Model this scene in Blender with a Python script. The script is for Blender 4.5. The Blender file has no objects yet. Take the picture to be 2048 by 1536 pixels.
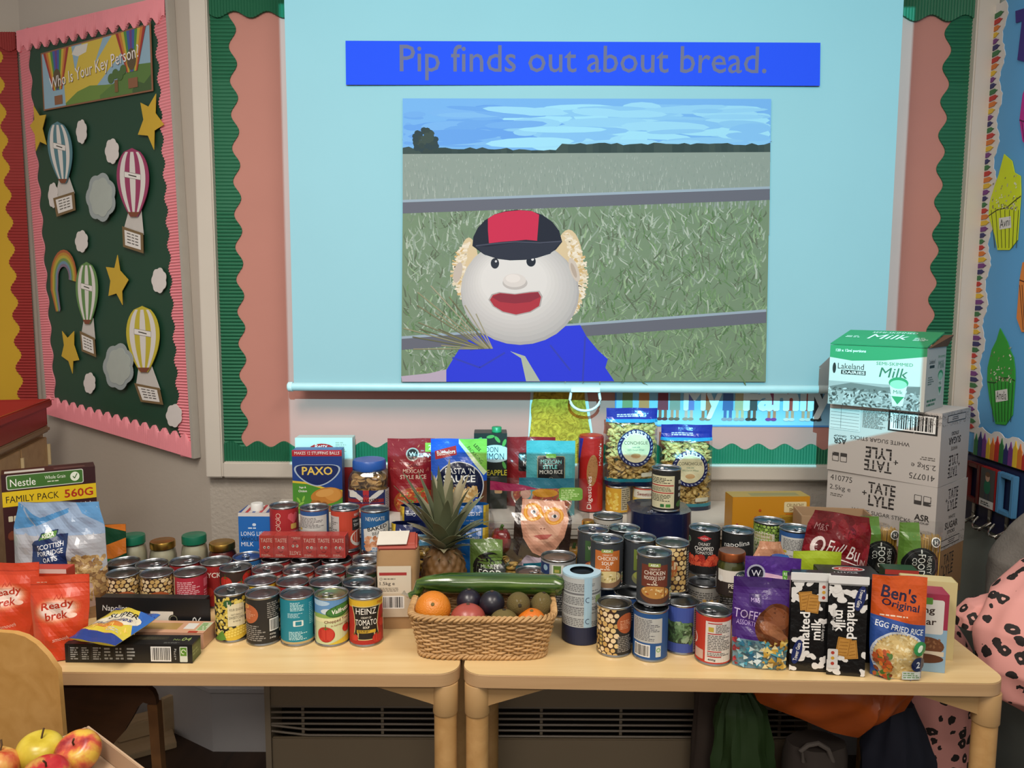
import bpy, bmesh, math, random
from mathutils import Vector, Matrix
S = bpy.context.scene
C = S.collection
PI = math.pi

# ---------------------------------------------------------------- camera
F = 1538.0                      # focal length in pixels of the 2048 x 1536 frame
PITCH = math.radians(6.0)
ROLL = math.radians(0.3)
TZ = 0.66                       # table top height
HC = TZ + 0.745                 # camera height
D = 2.31                        # main wall plane (y)
RX = 1.45                       # right wall plane (x)
SHZ = HC - 0.60                 # heater shelf top
cd = bpy.data.cameras.new('camera')
cd.sensor_width = 36.0
cd.lens = F / 2048 * 36.0
cd.clip_start = 0.02
cam = bpy.data.objects.new('camera', cd)
C.objects.link(cam)
cam.location = (0, 0, HC)
cam.rotation_euler = (Matrix.Rotation(PI / 2 - PITCH, 3, 'X') @ Matrix.Rotation(ROLL, 3, 'Z')).to_euler()
S.camera = cam

# ---------------------------------------------------------------- world, lights, exposure
S.view_settings.view_transform = 'Standard'
S.view_settings.look = 'None'
S.view_settings.gamma = 1.0
S.view_settings.use_curve_mapping = False
S.view_settings.exposure = 0.0
w = bpy.data.worlds.new('world')
S.world = w
w.use_nodes = True
w.node_tree.nodes['Background'].inputs[0].default_value = (1.0, 0.94, 0.88, 1)
w.node_tree.nodes['Background'].inputs[1].default_value = 0.42

def area_light(name, loc, rot, sx, sy, power, color):
    l = bpy.data.lights.new(name, 'AREA')
    l.shape = 'RECTANGLE'
    l.size = sx
    l.size_y = sy
    l.energy = power
    l.color = color
    o = bpy.data.objects.new(name, l)
    C.objects.link(o)
    o.location = loc
    o.rotation_euler = rot
    return o
area_light('ceiling_panel_light', (-0.75, 0.35, 2.75), (0, 0, 0), 0.6, 1.2, 50, (1.0, 0.92, 0.82))
area_light('ceiling_panel_light', (0.85, 0.35, 2.75), (0, 0, 0), 0.6, 1.2, 26, (1.0, 0.92, 0.82))
area_light('ceiling_panel_light', (0.0, -1.6, 2.75), (0, 0, 0), 1.2, 0.6, 40, (1.0, 0.92, 0.82))

# the ceiling projector: its beam is a rectangle on the screen wall (x0..x1, z0..z1)
PJ = Vector((0.05, -0.9, 2.43))
def projector(x0, x1, z0, z1, power, color):
    l = bpy.data.lights.new('projector_lamp', 'SPOT')
    l.energy = power
    l.spot_size = math.radians(110)
    l.spot_blend = 0.0
    l.shadow_soft_size = 0.004
    l.use_nodes = True
    nt = l.node_tree
    em = nt.nodes['Emission']
    tc = nt.nodes.new('ShaderNodeTexCoord')
    sp = nt.nodes.new('ShaderNodeSeparateXYZ')
    nt.links.new(tc.outputs['Normal'], sp.inputs[0])
    ab = nt.nodes.new('ShaderNodeMath'); ab.operation = 'ABSOLUTE'
    nt.links.new(sp.outputs[2], ab.inputs[0])
    L = D - PJ.y
    fac = None
    for i, lo, hi in ((0, (x0 - PJ.x) / L, (x1 - PJ.x) / L), (1, (z0 - PJ.z) / L, (z1 - PJ.z) / L)):
        dv = nt.nodes.new('ShaderNodeMath'); dv.operation = 'DIVIDE'
        nt.links.new(sp.outputs[i], dv.inputs[0]); nt.links.new(ab.outputs[0], dv.inputs[1])
        for op, t in (('GREATER_THAN', lo), ('LESS_THAN', hi)):
            g = nt.nodes.new('ShaderNodeMath'); g.operation = op
            nt.links.new(dv.outputs[0], g.inputs[0]); g.inputs[1].default_value = t
            if fac is None:
                fac = g
            else:
                m = nt.nodes.new('ShaderNodeMath'); m.operation = 'MULTIPLY'
                nt.links.new(fac.outputs[0], m.inputs[0]); nt.links.new(g.outputs[0], m.inputs[1])
                fac = m
    em.inputs[0].default_value = (*color, 1)
    nt.links.new(fac.outputs[0], em.inputs[1])
    o = bpy.data.objects.new('projector_lamp', l)
    C.objects.link(o)
    o.location = PJ
    o.rotation_euler = (PI / 2, 0, 0)

# ---------------------------------------------------------------- pixel -> place helpers
_R = cam.rotation_euler.to_matrix()
def ray(px, py):
    return (_R @ Vector(((px - 1024) / F, (768 - py) / F, -1.0)))
def onz(px, py, z):
    r = ray(px, py); t = (z - HC) / r.z
    return Vector((r.x * t, r.y * t, z))
def ony(px, py, y):
    r = ray(px, py); t = y / r.y
    return Vector((r.x * t, y, HC + r.z * t))
def onx(px, py, x):
    r = ray(px, py); t = x / r.x
    return Vector((x, r.y * t, HC + r.z * t))
def onplane(px, py, p0, n):
    r = ray(px, py); c = Vector((0, 0, HC)); t = (p0 - c).dot(n) / r.dot(n)
    return c + r * t

projector(ony(571, 500, D).x, ony(1789, 700, D).x, ony(1200, 937, D).z, 2.25, 680, (0.20, 0.80, 0.98))

# ---------------------------------------------------------------- materials
def lin(h):
    h = h.lstrip('#')
    v = [int(h[i:i + 2], 16) / 255 for i in (0, 2, 4)]
    return tuple(c / 12.92 if c < .04045 else ((c + .055) / 1.055) ** 2.4 for c in v)
MT = {}
def newmat(key):
    m = bpy.data.materials.new(key)
    m.use_nodes = True
    MT[key] = m
    return m, m.node_tree, m.node_tree.nodes['Principled BSDF']
def nd(nt, t, **k):
    n = nt.nodes.new(t)
    for a, b in k.items():
        setattr(n, a, b)
    return n
def plain(h, rough=.5, metal=0.0, vary=.06, scale=30, bump=0.0, bscale=200, coat=0, spec=.5, name=None):
    key = 'plain_%s_%g_%g_%g_%g_%g' % (h, rough, metal, bump, bscale, coat)
    if key in MT:
        return MT[key]
    m, nt, b = newmat(key)
    c = lin(h)
    tc = nd(nt, 'ShaderNodeTexCoord')
    no = nd(nt, 'ShaderNodeTexNoise'); no.inputs['Scale'].default_value = scale; no.inputs['Detail'].default_value = 3
    nt.links.new(tc.outputs['Object'], no.inputs['Vector'])
    mx = nd(nt, 'ShaderNodeMix', data_type='RGBA')
    mx.inputs[6].default_value = (*[max(0, x * (1 - vary)) for x in c], 1)
    mx.inputs[7].default_value = (*[min(1, x * (1 + vary)) for x in c], 1)
    nt.links.new(no.outputs[0], mx.inputs[0])
    nt.links.new(mx.outputs[2], b.inputs['Base Color'])
    b.inputs['Roughness'].default_value = rough
    b.inputs['Metallic'].default_value = metal
    b.inputs['Specular IOR Level'].default_value = spec
    b.inputs['Coat Weight'].default_value = coat
    if bump:
        n2 = nd(nt, 'ShaderNodeTexNoise'); n2.inputs['Scale'].default_value = bscale; n2.inputs['Detail'].default_value = 2
        nt.links.new(tc.outputs['Object'], n2.inputs['Vector'])
        bp = nd(nt, 'ShaderNodeBump'); bp.inputs['Strength'].default_value = bump; bp.inputs['Distance'].default_value = .004
        nt.links.new(n2.outputs[0], bp.inputs['Height'])
        nt.links.new(bp.outputs[0], b.inputs['Normal'])
    return m
def printed(key, rough, coat=0.0, bump=0.0, bscale=60, spec=.5):
    if key in MT:
        return MT[key]
    m, nt, b = newmat(key)
    a = nd(nt, 'ShaderNodeAttribute'); a.attribute_name = 'ink'
    nt.links.new(a.outputs['Color'], b.inputs['Base Color'])
    b.inputs['Roughness'].default_value = rough
    b.inputs['Coat Weight'].default_value = coat
    b.inputs['Coat Roughness'].default_value = .12
    b.inputs['Specular IOR Level'].default_value = spec
    if bump:
        tc = nd(nt, 'ShaderNodeTexCoord')
        n2 = nd(nt, 'ShaderNodeTexNoise'); n2.inputs['Scale'].default_value = bscale; n2.inputs['Detail'].default_value = 3
        nt.links.new(tc.outputs['Object'], n2.inputs['Vector'])
        bp = nd(nt, 'ShaderNodeBump'); bp.inputs['Strength'].default_value = bump; bp.inputs['Distance'].default_value = .006
        nt.links.new(n2.outputs[0], bp.inputs['Height'])
        nt.links.new(bp.outputs[0], b.inputs['Normal'])
    return m
PAPER = printed('print_paper', .55)
CARD = printed('print_card', .38)
GLOSS = printed('print_gloss_film', .22, .3, .35, 45)
SOFT = printed('print_satin_film', .4, .1, .25, 45)
SLIDE = printed('print_slide', .8, spec=.1)
def wood(key, c1, c2, sx=1.2, sy=16, rough=.42, axis=0):
    if key in MT:
        return MT[key]
    m, nt, b = newmat(key)
    tc = nd(nt, 'ShaderNodeTexCoord')
    mp = nd(nt, 'ShaderNodeMapping')
    sc = [sy, sy, sy]; sc[axis] = sx
    mp.inputs['Scale'].default_value = sc
    nt.links.new(tc.outputs['Object'], mp.inputs[0])
    no = nd(nt, 'ShaderNodeTexNoise'); no.inputs['Scale'].default_value = 2.2; no.inputs['Detail'].default_value = 5; no.inputs['Distortion'].default_value = .6
    nt.links.new(mp.outputs[0], no.inputs['Vector'])
    r = nd(nt, 'ShaderNodeValToRGB')
    r.color_ramp.elements[0].position = .3; r.color_ramp.elements[1].position = .72
    r.color_ramp.elements[0].color = (*lin(c1), 1); r.color_ramp.elements[1].color = (*lin(c2), 1)
    nt.links.new(no.outputs[0], r.inputs[0])
    nt.links.new(r.outputs[0], b.inputs['Base Color'])
    b.inputs['Roughness'].default_value = rough
    return m
def clear(key, tint, gloss, rough, hi=.5):
    if key in MT:
        return MT[key]
    m, nt, b = newmat(key)
    nt.nodes.remove(b)
    out = nt.nodes['Material Output']
    tr = nd(nt, 'ShaderNodeBsdfTransparent'); tr.inputs[0].default_value = (*tint, 1)
    gl = nd(nt, 'ShaderNodeBsdfGlossy'); gl.inputs['Roughness'].default_value = rough
    lw = nd(nt, 'ShaderNodeLayerWeight'); lw.inputs[0].default_value = .35
    mr = nd(nt, 'ShaderNodeMapRange'); mr.inputs[3].default_value = gloss; mr.inputs[4].default_value = hi
    nt.links.new(lw.outputs['Fresnel'], mr.inputs[0])
    mx = nd(nt, 'ShaderNodeMixShader')
    nt.links.new(mr.outputs[0], mx.inputs[0]); nt.links.new(tr.outputs[0], mx.inputs[1]); nt.links.new(gl.outputs[0], mx.inputs[2])
    nt.links.new(mx.outputs[0], out.inputs[0])
    return m
FILM = clear('clear_film', (.96, .96, .96), .06, .12, .45)
GLASS = clear('clear_glass', (.94, .96, .95), .06, .05, .7)
TIN = plain('b4b6b8', .28, 1.0, .04)
TINDARK = plain('6e7276', .3, 1.0, .04)
GOLD = plain('c8a050', .3, 1.0, .05)

# ---------------------------------------------------------------- mesh helpers
class MB:
    def __init__(s):
        s.v = []; s.f = []
    def add(s, v, f):
        o = len(s.v); s.v += [tuple(p) for p in v]; s.f += [tuple(i + o for i in q) for q in f]; return s
    def box(s, x0, y0, z0, x1, y1, z1, m=None):
        v = [(x, y, z) for z in (z0, z1) for y in (y0, y1) for x in (x0, x1)]
        if m is not None:
            v = [m @ Vector(p) for p in v]
        return s.add(v, [(0, 2, 3, 1), (4, 5, 7, 6), (0, 1, 5, 4), (2, 6, 7, 3), (0, 4, 6, 2), (1, 3, 7, 5)])
    def lathe(s, prof, n=32, c=(0, 0, 0), cap0=True, cap1=True):
        v = []; f = []
        for r, z in prof:
            for i in range(n):
                a = 2 * PI * i / n
                v.append((c[0] + r * math.cos(a), c[1] + r * math.sin(a), c[2] + z))
        for k in range(len(prof) - 1):
            for i in range(n):
                j = (i + 1) % n
                f.append((k * n + i, k * n + j, (k + 1) * n + j, (k + 1) * n + i))
        if cap0: f.append(tuple(range(n - 1, -1, -1)))
        if cap1: f.append(tuple((len(prof) - 1) * n + i for i in range(n)))
        return s.add(v, f)
    def tube(s, pts, r, n=8, cap=True):
        pts = [Vector(p) for p in pts]
        v = []; f = []
        up = Vector((0, 0, 1))
        for i, p in enumerate(pts):
            t = (pts[min(i + 1, len(pts) - 1)] - pts[max(i - 1, 0)]).normalized()
            a = t.cross(up)
            if a.length < .05: a = t.cross(Vector((1, 0, 0)))
            a.normalize(); b = a.cross(t)
            rr = r[i] if isinstance(r, (list, tuple)) else r
            for k in range(n):
                q = 2 * PI * k / n
                v.append(p + (a * math.cos(q) + b * math.sin(q)) * rr)
        for i in range(len(pts) - 1):
            for k in range(n):
                j = (k + 1) % n
                f.append((i * n + k, i * n + j, (i + 1) * n + j, (i + 1) * n + k))
        if cap:
            f.append(tuple(range(n - 1, -1, -1))); f.append(tuple((len(pts) - 1) * n + k for k in range(n)))
        return s.add(v, f)
    def prism(s, pts, y0, y1, m=None):
        """polygon (x, z) extruded along y"""
        n = len(pts)
        v = [(x, y0, z) for x, z in pts] + [(x, y1, z) for x, z in pts]
        if m is not None:
            v = [m @ Vector(p) for p in v]
        f = [tuple(range(n)), tuple(range(2 * n - 1, n - 1, -1))]
        f += [(i, i + n, (i + 1) % n + n, (i + 1) % n) for i in range(n)]
        return s.add(v, f)
    def grid(s, fn, nu, nv, wrap=False):
        v = [fn(i / nu, j / nv) for j in range(nv + 1) for i in range(nu + (0 if wrap else 1))]
        k = nu if wrap else nu + 1
        f = []
        for j in range(nv):
            for i in range(nu):
                a = j * k + i; b = j * k + (i + 1) % k
                f.append((a, b, b + k, a + k))
        return s.add(v, f)
    def ball(s, c, r, n=16, sq=(1, 1, 1), fn=None):
        def g(u, v):
            a = u * 2 * PI; b = (v - .5) * PI
            d = Vector((math.cos(a) * math.cos(b), math.sin(a) * math.cos(b), math.sin(b)))
            k = r * (fn(d) if fn else 1)
            return Vector(c) + Vector((d.x * sq[0], d.y * sq[1], d.z * sq[2])) * k
        return s.grid(g, n, max(6, n * 2 // 3), True)
    def mesh(s, name, smooth=False):
        me = bpy.data.meshes.new(name)
        me.from_pydata(s.v, [], s.f)
        me.update()
        if smooth:
            me.polygons.foreach_set('use_smooth', [True] * len(me.polygons))
            try: me.set_sharp_from_angle(angle=math.radians(smooth if smooth is not True else 40))
            except Exception: pass
        return me
def link(name, me, mat, parent=None, loc=None):
    o = bpy.data.objects.new(name, me)
    C.objects.link(o)
    if mat is not None and not me.materials:
        me.materials.append(mat)
    if parent is not None:
        o.parent = parent
    if loc is not None:
        o.location = loc
    return o
def obj(name, mb, mat, parent=None, smooth=False, loc=None, bevel=0, seg=2):
    me = mb.mesh(name, smooth)
    if bevel:
        bm = bmesh.new(); bm.from_mesh(me)
        bmesh.ops.recalc_face_normals(bm, faces=bm.faces)
        bmesh.ops.bevel(bm, geom=[e for e in bm.edges if e.calc_face_angle(0) > .5], offset=bevel, segments=seg, affect='EDGES', clamp_overlap=True)
        bm.to_mesh(me); bm.free()
    return link(name, me, mat, parent, loc)
def tag(o, label, cat, group=None):
    o['label'] = label; o['category'] = cat
    if group: o['group'] = group
    return o
def E(name, label, cat, loc=(0, 0, 0), rz=0, group=None, rx=0, ry=0):
    o = bpy.data.objects.new(name, None)
    C.objects.link(o)
    o.empty_display_size = .02
    o.location = loc; o.rotation_euler = (rx, ry, rz)
    return tag(o, label, cat, group)
def struct(o, label=None, cat=None):
    o['kind'] = 'structure'
    if label: o['label'] = label
    if cat: o['category'] = cat
    return o

# ---------------------------------------------------------------- flat print ("art"): polygons in centimetres, x centred, y up
_TX = {}
def textmesh(s, bold):
    # heavy outlines fold over themselves in sharp letters
    bold = 0.0 if any(c in 'MWN' for c in s) else min(bold, .02)
    k = (s, bold)
    if k not in _TX:
        cu = bpy.data.curves.new('t', 'FONT')
        cu.body = s; cu.align_x = 'CENTER'; cu.resolution_u = 2; cu.offset = bold
        o = bpy.data.objects.new('t', cu)
        me = o.to_mesh()
        vs = [(v.co.x, v.co.y) for v in me.vertices]
        fs = [tuple(p.vertices) for p in me.polygons]
        o.to_mesh_clear()
        bpy.data.objects.remove(o); bpy.data.curves.remove(cu)
        if vs:
            x0 = min(v[0] for v in vs); x1 = max(v[0] for v in vs); y0 = min(v[1] for v in vs); y1 = max(v[1] for v in vs)
        else:
            x0 = y0 = 0; x1 = y1 = 1
        _TX[k] = (vs, fs, x0, x1, y0, y1)
    return _TX[k]
class Art:
    DL = .004
    def __init__(s, w, h, bg=None, step=0):
        s.w = w; s.h = h; s.P = []; s.l = .006
        if bg: s.rect(-w / 2, 0, w / 2, h, bg)
    def _n(s):
        s.l += s.DL; return s.l
    def poly(s, pts, c, l=None):
        s.P.append((pts, [tuple(range(len(pts)))], lin(c) if isinstance(c, str) else c, s._n() if l is None else l)); return s
    def rect(s, x0, y0, x1, y1, c, l=None):
        return s.poly([(x0, y0), (x1, y0), (x1, y1), (x0, y1)], c, l)
    def rr(s, x0, y0, x1, y1, r, c):
        p = []
        for cx, cy, a in ((x1 - r, y0 + r, -90), (x1 - r, y1 - r, 0), (x0 + r, y1 - r, 90), (x0 + r, y0 + r, 180)):
            for k in range(5):
                q = math.radians(a + k * 22.5); p.append((cx + r * math.cos(q), cy + r * math.sin(q)))
        return s.poly(p, c)
    def ell(s, cx, cy, rx, ry, c, rot=0, n=20, l=None, a0=0, a1=360):
        p = []; cr = math.cos(math.radians(rot)); sr = math.sin(math.radians(rot))
        full = a1 - a0 >= 360
        for k in range(n if full else n + 1):
            q = math.radians(a0 + (a1 - a0) * k / n)
            x = rx * math.cos(q); y = ry * math.sin(q)
            p.append((cx + x * cr - y * sr, cy + x * sr + y * cr))
        return s.poly(p, c, l)
    def ring(s, cx, cy, r0, r1, c, a0=0, a1=360, n=28, sy=1):
        l = s._n()
        for k in range(n):
            q0 = math.radians(a0 + (a1 - a0) * k / n); q1 = math.radians(a0 + (a1 - a0) * (k + 1) / n)
            s.poly([(cx + r0 * math.cos(q0), cy + sy * r0 * math.sin(q0)), (cx + r1 * math.cos(q0), cy + sy * r1 * math.sin(q0)),
                    (cx + r1 * math.cos(q1), cy + sy * r1 * math.sin(q1)), (cx + r0 * math.cos(q1), cy + sy * r0 * math.sin(q1))], c, l)
        return s
    def line(s, pts, wd, c, l=None):
        l = s._n() if l is None else l
        for (x0, y0), (x1, y1) in zip(pts, pts[1:]):
            d = math.hypot(x1 - x0, y1 - y0) or 1; nx = -(y1 - y0) / d * wd / 2; ny = (x1 - x0) / d * wd / 2
            s.poly([(x0 + nx, y0 + ny), (x0 - nx, y0 - ny), (x1 - nx, y1 - ny), (x1 + nx, y1 + ny)], c, l)
        return s
    def text(s, t, cx, cy, h, c, w=None, bold=.018, rot=0, shear=0, arc=None):
        vs, fs, x0, x1, y0, y1 = textmesh(t, bold)
        k = h / (y1 - y0); kx = k if w is None else w / (x1 - x0)
        mx = (x0 + x1) / 2; my = (y0 + y1) / 2
        cr = math.cos(math.radians(rot)); sr = math.sin(math.radians(rot))
        p = []
        for x, y in vs:
            X = (x - mx) * kx; Y = (y - my) * k; X += shear * Y
            if arc:
                q = X / arc; R = arc + Y; X = R * math.sin(q); Y = R * math.cos(q) - arc
            p.append((cx + X * cr - Y * sr, cy + X * sr + Y * cr))
        s.P.append((p, fs, lin(c), s._n())); return s
    def scatter(s, x0, y0, x1, y1, n, rx, ry, cols, seed=1, rot=180, inside=None):
        R = random.Random(seed); base = s.l
        for i in range(n):
            x = R.uniform(x0, x1); y = R.uniform(y0, y1)
            k = R.uniform(.75, 1.25); q = R.uniform(-rot, rot); cc = R.choice(cols); dl = R.uniform(.002, .016)
            if inside and not inside(x, y): continue
            s.ell(x, y, rx * k, ry * k, cc, q, 8, base + dl)
        s.l = base + .018; return s
    def pea(s, x0, y0, x1, y1, r, cols, dark, seed=1):
        """a packed bed of round pieces (jittered hex grid) on a dark ground"""
        s.rect(x0, y0, x1, y1, dark)
        R = random.Random(seed); l = s._n(); l2 = s._n(); y = y0; row = 0
        while y < y1 + r:
            x = x0 + (row % 2) * r
            while x < x1 + r:
                xx = x + R.uniform(-.25, .25) * r; yy = y + R.uniform(-.25, .25) * r
                cc = R.choice(cols); k = R.uniform(.82, .98)
                s.ell(xx, yy, r * k, r * k * .95, cc, 0, 9, l + R.uniform(0, .002))
                x += 2 * r
            y += 1.75 * r; row += 1
        return s
    def lines(s, x0, y0, x1, y1, n, c, seed=3, fill=.55):
        R = random.Random(seed); l = s._n(); st = (y1 - y0) / n
        for i in range(n):
            x = x0; y = y1 - (i + .8) * st
            end = x0 + (x1 - x0) * R.uniform(.6, 1)
            while x < end - st * .3:
                wd = min(R.uniform(.6, 2.6) * st, end - x)
                s.rect(x, y, x + wd, y + st * fill, c, l); x += wd + st * .4
        return s
    def barcode(s, x0, y0, x1, y1, seed=5, vert=False):
        s.rect(x0, y0, x1, y1, 'e8e6e2'); l = s._n(); R = random.Random(seed)
        a, b = (y0, y1) if vert else (x0, x1); m = (b - a) * .06; t = a + m
        st = (b - a) / 60
        while t < b - m:
            wd = R.choice((1, 1, 2, 3)) * st
            if vert: s.rect(x0 + .08, t, x1 - .08, min(t + wd, b - m), '20201f', l)
            else: s.rect(t, y0 + (y1 - y0) * .08, min(t + wd, b - m), y1 - (y1 - y0) * .08, '20201f', l)
            t += wd + R.choice((1, 1, 2)) * st
        return s
    def mesh(s, name, fn=None, cu=0, cv=0, diag=None):
        """fn maps (x, y, layer) in metres to 3D; cu / cv = bisect steps in cm"""
        bm = bmesh.new(); col = bm.loops.layers.float_color.new('ink')
        for pts, fs, c, l in s.P:
            vs = [bm.verts.new((x, y, l)) for x, y in pts]
            for q in fs:
                try: f = bm.faces.new([vs[i] for i in q])
                except ValueError: continue
                for lp in f.loops: lp[col] = (*c, 1)
        big = [f for f in bm.faces if len(f.verts) > 4]
        if big: bmesh.ops.triangulate(bm, faces=big)
        W = s.w / 2; H = s.h; e = 1e-4
        for co, no, need in (((-W, 0, 0), (-1, 0, 0), any(v.co.x < -W - e for v in bm.verts)), ((W, 0, 0), (1, 0, 0), any(v.co.x > W + e for v in bm.verts)),
                             ((0, 0, 0), (0, -1, 0), any(v.co.y < -e for v in bm.verts)), ((0, H, 0), (0, 1, 0), any(v.co.y > H + e for v in bm.verts))):
            if need:
                bmesh.ops.bisect_plane(bm, geom=bm.verts[:] + bm.edges[:] + bm.faces[:], plane_co=co, plane_no=no, clear_outer=True)
        def cuts(axis, lo, hi, st):
            n = int(round((hi - lo) / st))
            for i in range(1, n):
                t = lo + (hi - lo) * i / n
                co = [0, 0, 0]; co[axis] = t; no = [0, 0, 0]; no[axis] = 1
                bmesh.ops.bisect_plane(bm, geom=bm.verts[:] + bm.edges[:] + bm.faces[:], plane_co=co, plane_no=no)
        if cu: cuts(0, -W, W, cu)
        if cv: cuts(1, 0, H, cv)
        if diag:
            sx, sy = diag
            for k in range(1, int(round(s.w / sx + H / sy))):
                bmesh.ops.bisect_plane(bm, geom=bm.verts[:] + bm.edges[:] + bm.faces[:], plane_co=(-W + k * sx, 0, 0), plane_no=(1 / sx, 1 / sy, 0))
        if fn is None: fn = lambda x, y, l: (x, -l, y)
        for v in bm.verts:
            v.co = fn(v.co.x * .01, v.co.y * .01, v.co.z * .01)
        me = bpy.data.meshes.new(name); bm.to_mesh(me); bm.free()
        return me
# ---------------------------------------------------------------- surfaces of the room
class Surf:
    def __init__(s, ox, oy, rz):
        s.o = Vector((ox, oy, 0)); s.rz = rz
        s.ex = Vector((math.cos(rz), math.sin(rz), 0)); s.n = Vector((math.sin(rz), -math.cos(rz), 0))
    def uv(s, px, py, off=0):
        p = onplane(px, py, s.o + s.n * off, s.n)
        return (p - s.o).dot(s.ex), p.z
    def at(s, u, z, off=0):
        p = s.o + s.ex * u + s.n * off
        return Vector((p.x, p.y, z))
A = ony(421, 1000, D)
RX = ony(1957, 480, D).x
_u = Vector((.775, -.48, 0)).normalized()
WALL = Surf(0, D, 0)
CANT = Surf(A.x, A.y, math.atan2(_u.y, _u.x))
_bl = onplane(47, 66, CANT.o, CANT.n)
B = Vector((_bl.x - .02, 0, 0)); B.y = A.y + (A.x - B.x) * .48 / .775
ALC = Surf(B.x, B.y, 0)
RIGHT = Surf(RX, D, -PI / 2)

WALLMAT = plain('ada499', .75, 0, .05, 3, .5, 90)
WALLSM = plain('b8aea2', .7, 0, .05, 3, .12, 60)
WHITE = plain('c9c1b6', .35, 0, .04, 8, .06, 40)
def wall(name, x0, y0, x1, y1, mat, z1=2.8, th=.06):
    a = Vector((x0, y0, 0)); b = Vector((x1, y1, 0)); d = (b - a).normalized(); n = Vector((-d.y, d.x, 0)) * th
    v = []
    for z in (0, z1):
        v += [(a.x, a.y, z), (b.x, b.y, z), (b.x + n.x, b.y + n.y, z), (a.x + n.x, a.y + n.y, z)]
    return struct(obj(name, MB().add(v, [(0, 1, 5, 4), (1, 2, 6, 5), (2, 3, 7, 6), (3, 0, 4, 7), (4, 5, 6, 7), (3, 2, 1, 0)]), mat))
wall('wall_back', A.x, D, RX + .06, D, WALLMAT)
wall('wall_canted', B.x, B.y, A.x, A.y, WALLSM)
wall('wall_alcove', B.x - 1.6, B.y, B.x, B.y, WALLSM)
wall('wall_right', RX, D, RX, -1.2, plain('9aa39c', .7, 0, .05, 3, .1, 60))
FLOORM = wood('floor_wood', '2b1a10', '46301f', 1.0, 9, .5, 1)
struct(obj('floor', MB().box(-3.2, -2.2, -.05, 2.2, 3.2, 0), FLOORM))
# skirting: tall board with a moulded top, along canted and back walls
def skirting(name, p, q, h, ext0, ext1):
    a = Vector((*p, 0)); b = Vector((*q, 0)); d = (b - a).normalized(); n = Vector((d.y, -d.x, 0))
    prof = [(0, 0), (.03, 0), (.03, h - .05), (.038, h - .042), (.038, h - .03), (.022, h - .016), (.022, h - .008), (.012, h), (0, h)]
    v = []
    for c, ext in ((a, ext0), (b, ext1)):
        for t, z in prof:
            pp = c + n * t + d * (ext * t); v.append((pp.x, pp.y, z))
    k = len(prof)
    f = [(i, i + k, (i + 1) % k + k, (i + 1) % k) for i in range(k)] + [tuple(range(k)), tuple(range(2 * k - 1, k - 1, -1))]
    o = obj(name, MB().add(v, f), plain('b9b6b6', .5, 0, .05, 10)); return struct(o)
_m = math.tan(math.atan2(.48, .775) / 2)
skirting('baseboard_left', (B.x, B.y), (A.x, A.y), .24, 0, _m)
skirting('baseboard_back', (A.x, D), (RX, D), .24, -_m, 0)

# ---------------------------------------------------------------- pin-board helpers
def corr_strip(parent, p0, p1, width, amp, per, rper, mat, side=1, base=.004, ramp=.0022, phase=0, name='border_strip'):
    """corrugated paper border: outer edge p0->p1 in (u, z), scalloped inner edge on the given side"""
    a = Vector((p0[0], 0, p0[1])); b = Vector((p1[0], 0, p1[1])); L = (b - a).length; d = (b - a) / L
    n = Vector((-d.z, 0, d.x)) * side
    cnt = int(L / rper * 4); v = []; f = []
    for i in range(cnt + 1):
        t = L * i / cnt
        y = -base - ramp * (1 + math.sin(2 * PI * t / rper))
        wv = width + amp * math.sin(2 * PI * t / per + phase)
        for k in (0, .5, 1):
            q = a + d * t + n * (wv * k); v.append((q.x, y, q.z))
        q = a + d * t + n * wv; v.append((q.x, -base * .5, q.z))
    for i in range(cnt):
        for k in range(3):
            q = (i * 4 + k, i * 4 + k + 1, i * 4 + 5 + k, i * 4 + 4 + k)
            f.append(q if side < 0 else q[::-1])
    return obj(name, MB().add(v, f), mat, parent, 60)
class Pin:
    """a flat card pinned on a surface, outlined in photograph pixels"""
    def __init__(s, surf, name, label, cat, px, py, off=.006, group=None):
        s.surf = surf; s.off = off
        u, z = surf.uv(px, py, off); s.u = u; s.z = z
        s.e = E(name, label, cat, surf.at(u, z, off), surf.rz, group)
        s.parts = 0
    def L(s, px, py):
        u, z = s.surf.uv(px, py, s.off); return ((u - s.u) * 100, (z - s.z) * 100)
    def card(s, pts, mat, th=.002, y=0, name='card', px=True):
        q = [s.L(*p) for p in pts] if px else pts
        q = [(a / 100, b / 100) for a, b in q]
        ar = sum(q[i][0] * q[(i + 1) % len(q)][1] - q[(i + 1) % len(q)][0] * q[i][1] for i in range(len(q)))
        if ar > 0: q = q[::-1]
        return obj(name, MB().prism([p for p in q[::-1]], -y - th, -y), mat, s.e)
    def print(s, art, y=.002, name='printed_face', mat=None):
        return link(name, art.mesh(name, lambda x, z, l: (x, -y - l, z)), mat or PAPER, s.e)
def bigart():
    a = Art(1000, 1000); a.h = 1000
    return a
def free_art():
    a = Art(4000, 1); return a
class FArt(Art):
    """unclipped art"""
    def __init__(s):
        Art.__init__(s, 1e5, 1)
    def mesh(s, name, fn=None, cu=0, cv=0):
        s.w = 2e5; s.h = 1e5
        P = s.P; off = 5e4
        s.P = [([(x, y + off) for x, y in p], f, c, l) for p, f, c, l in P]
        g = fn or (lambda x, y, l: (x, -l, y))
        return Art.mesh(s, name, lambda x, y, l: g(x, y - off * .01, l), 0, 0)

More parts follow.
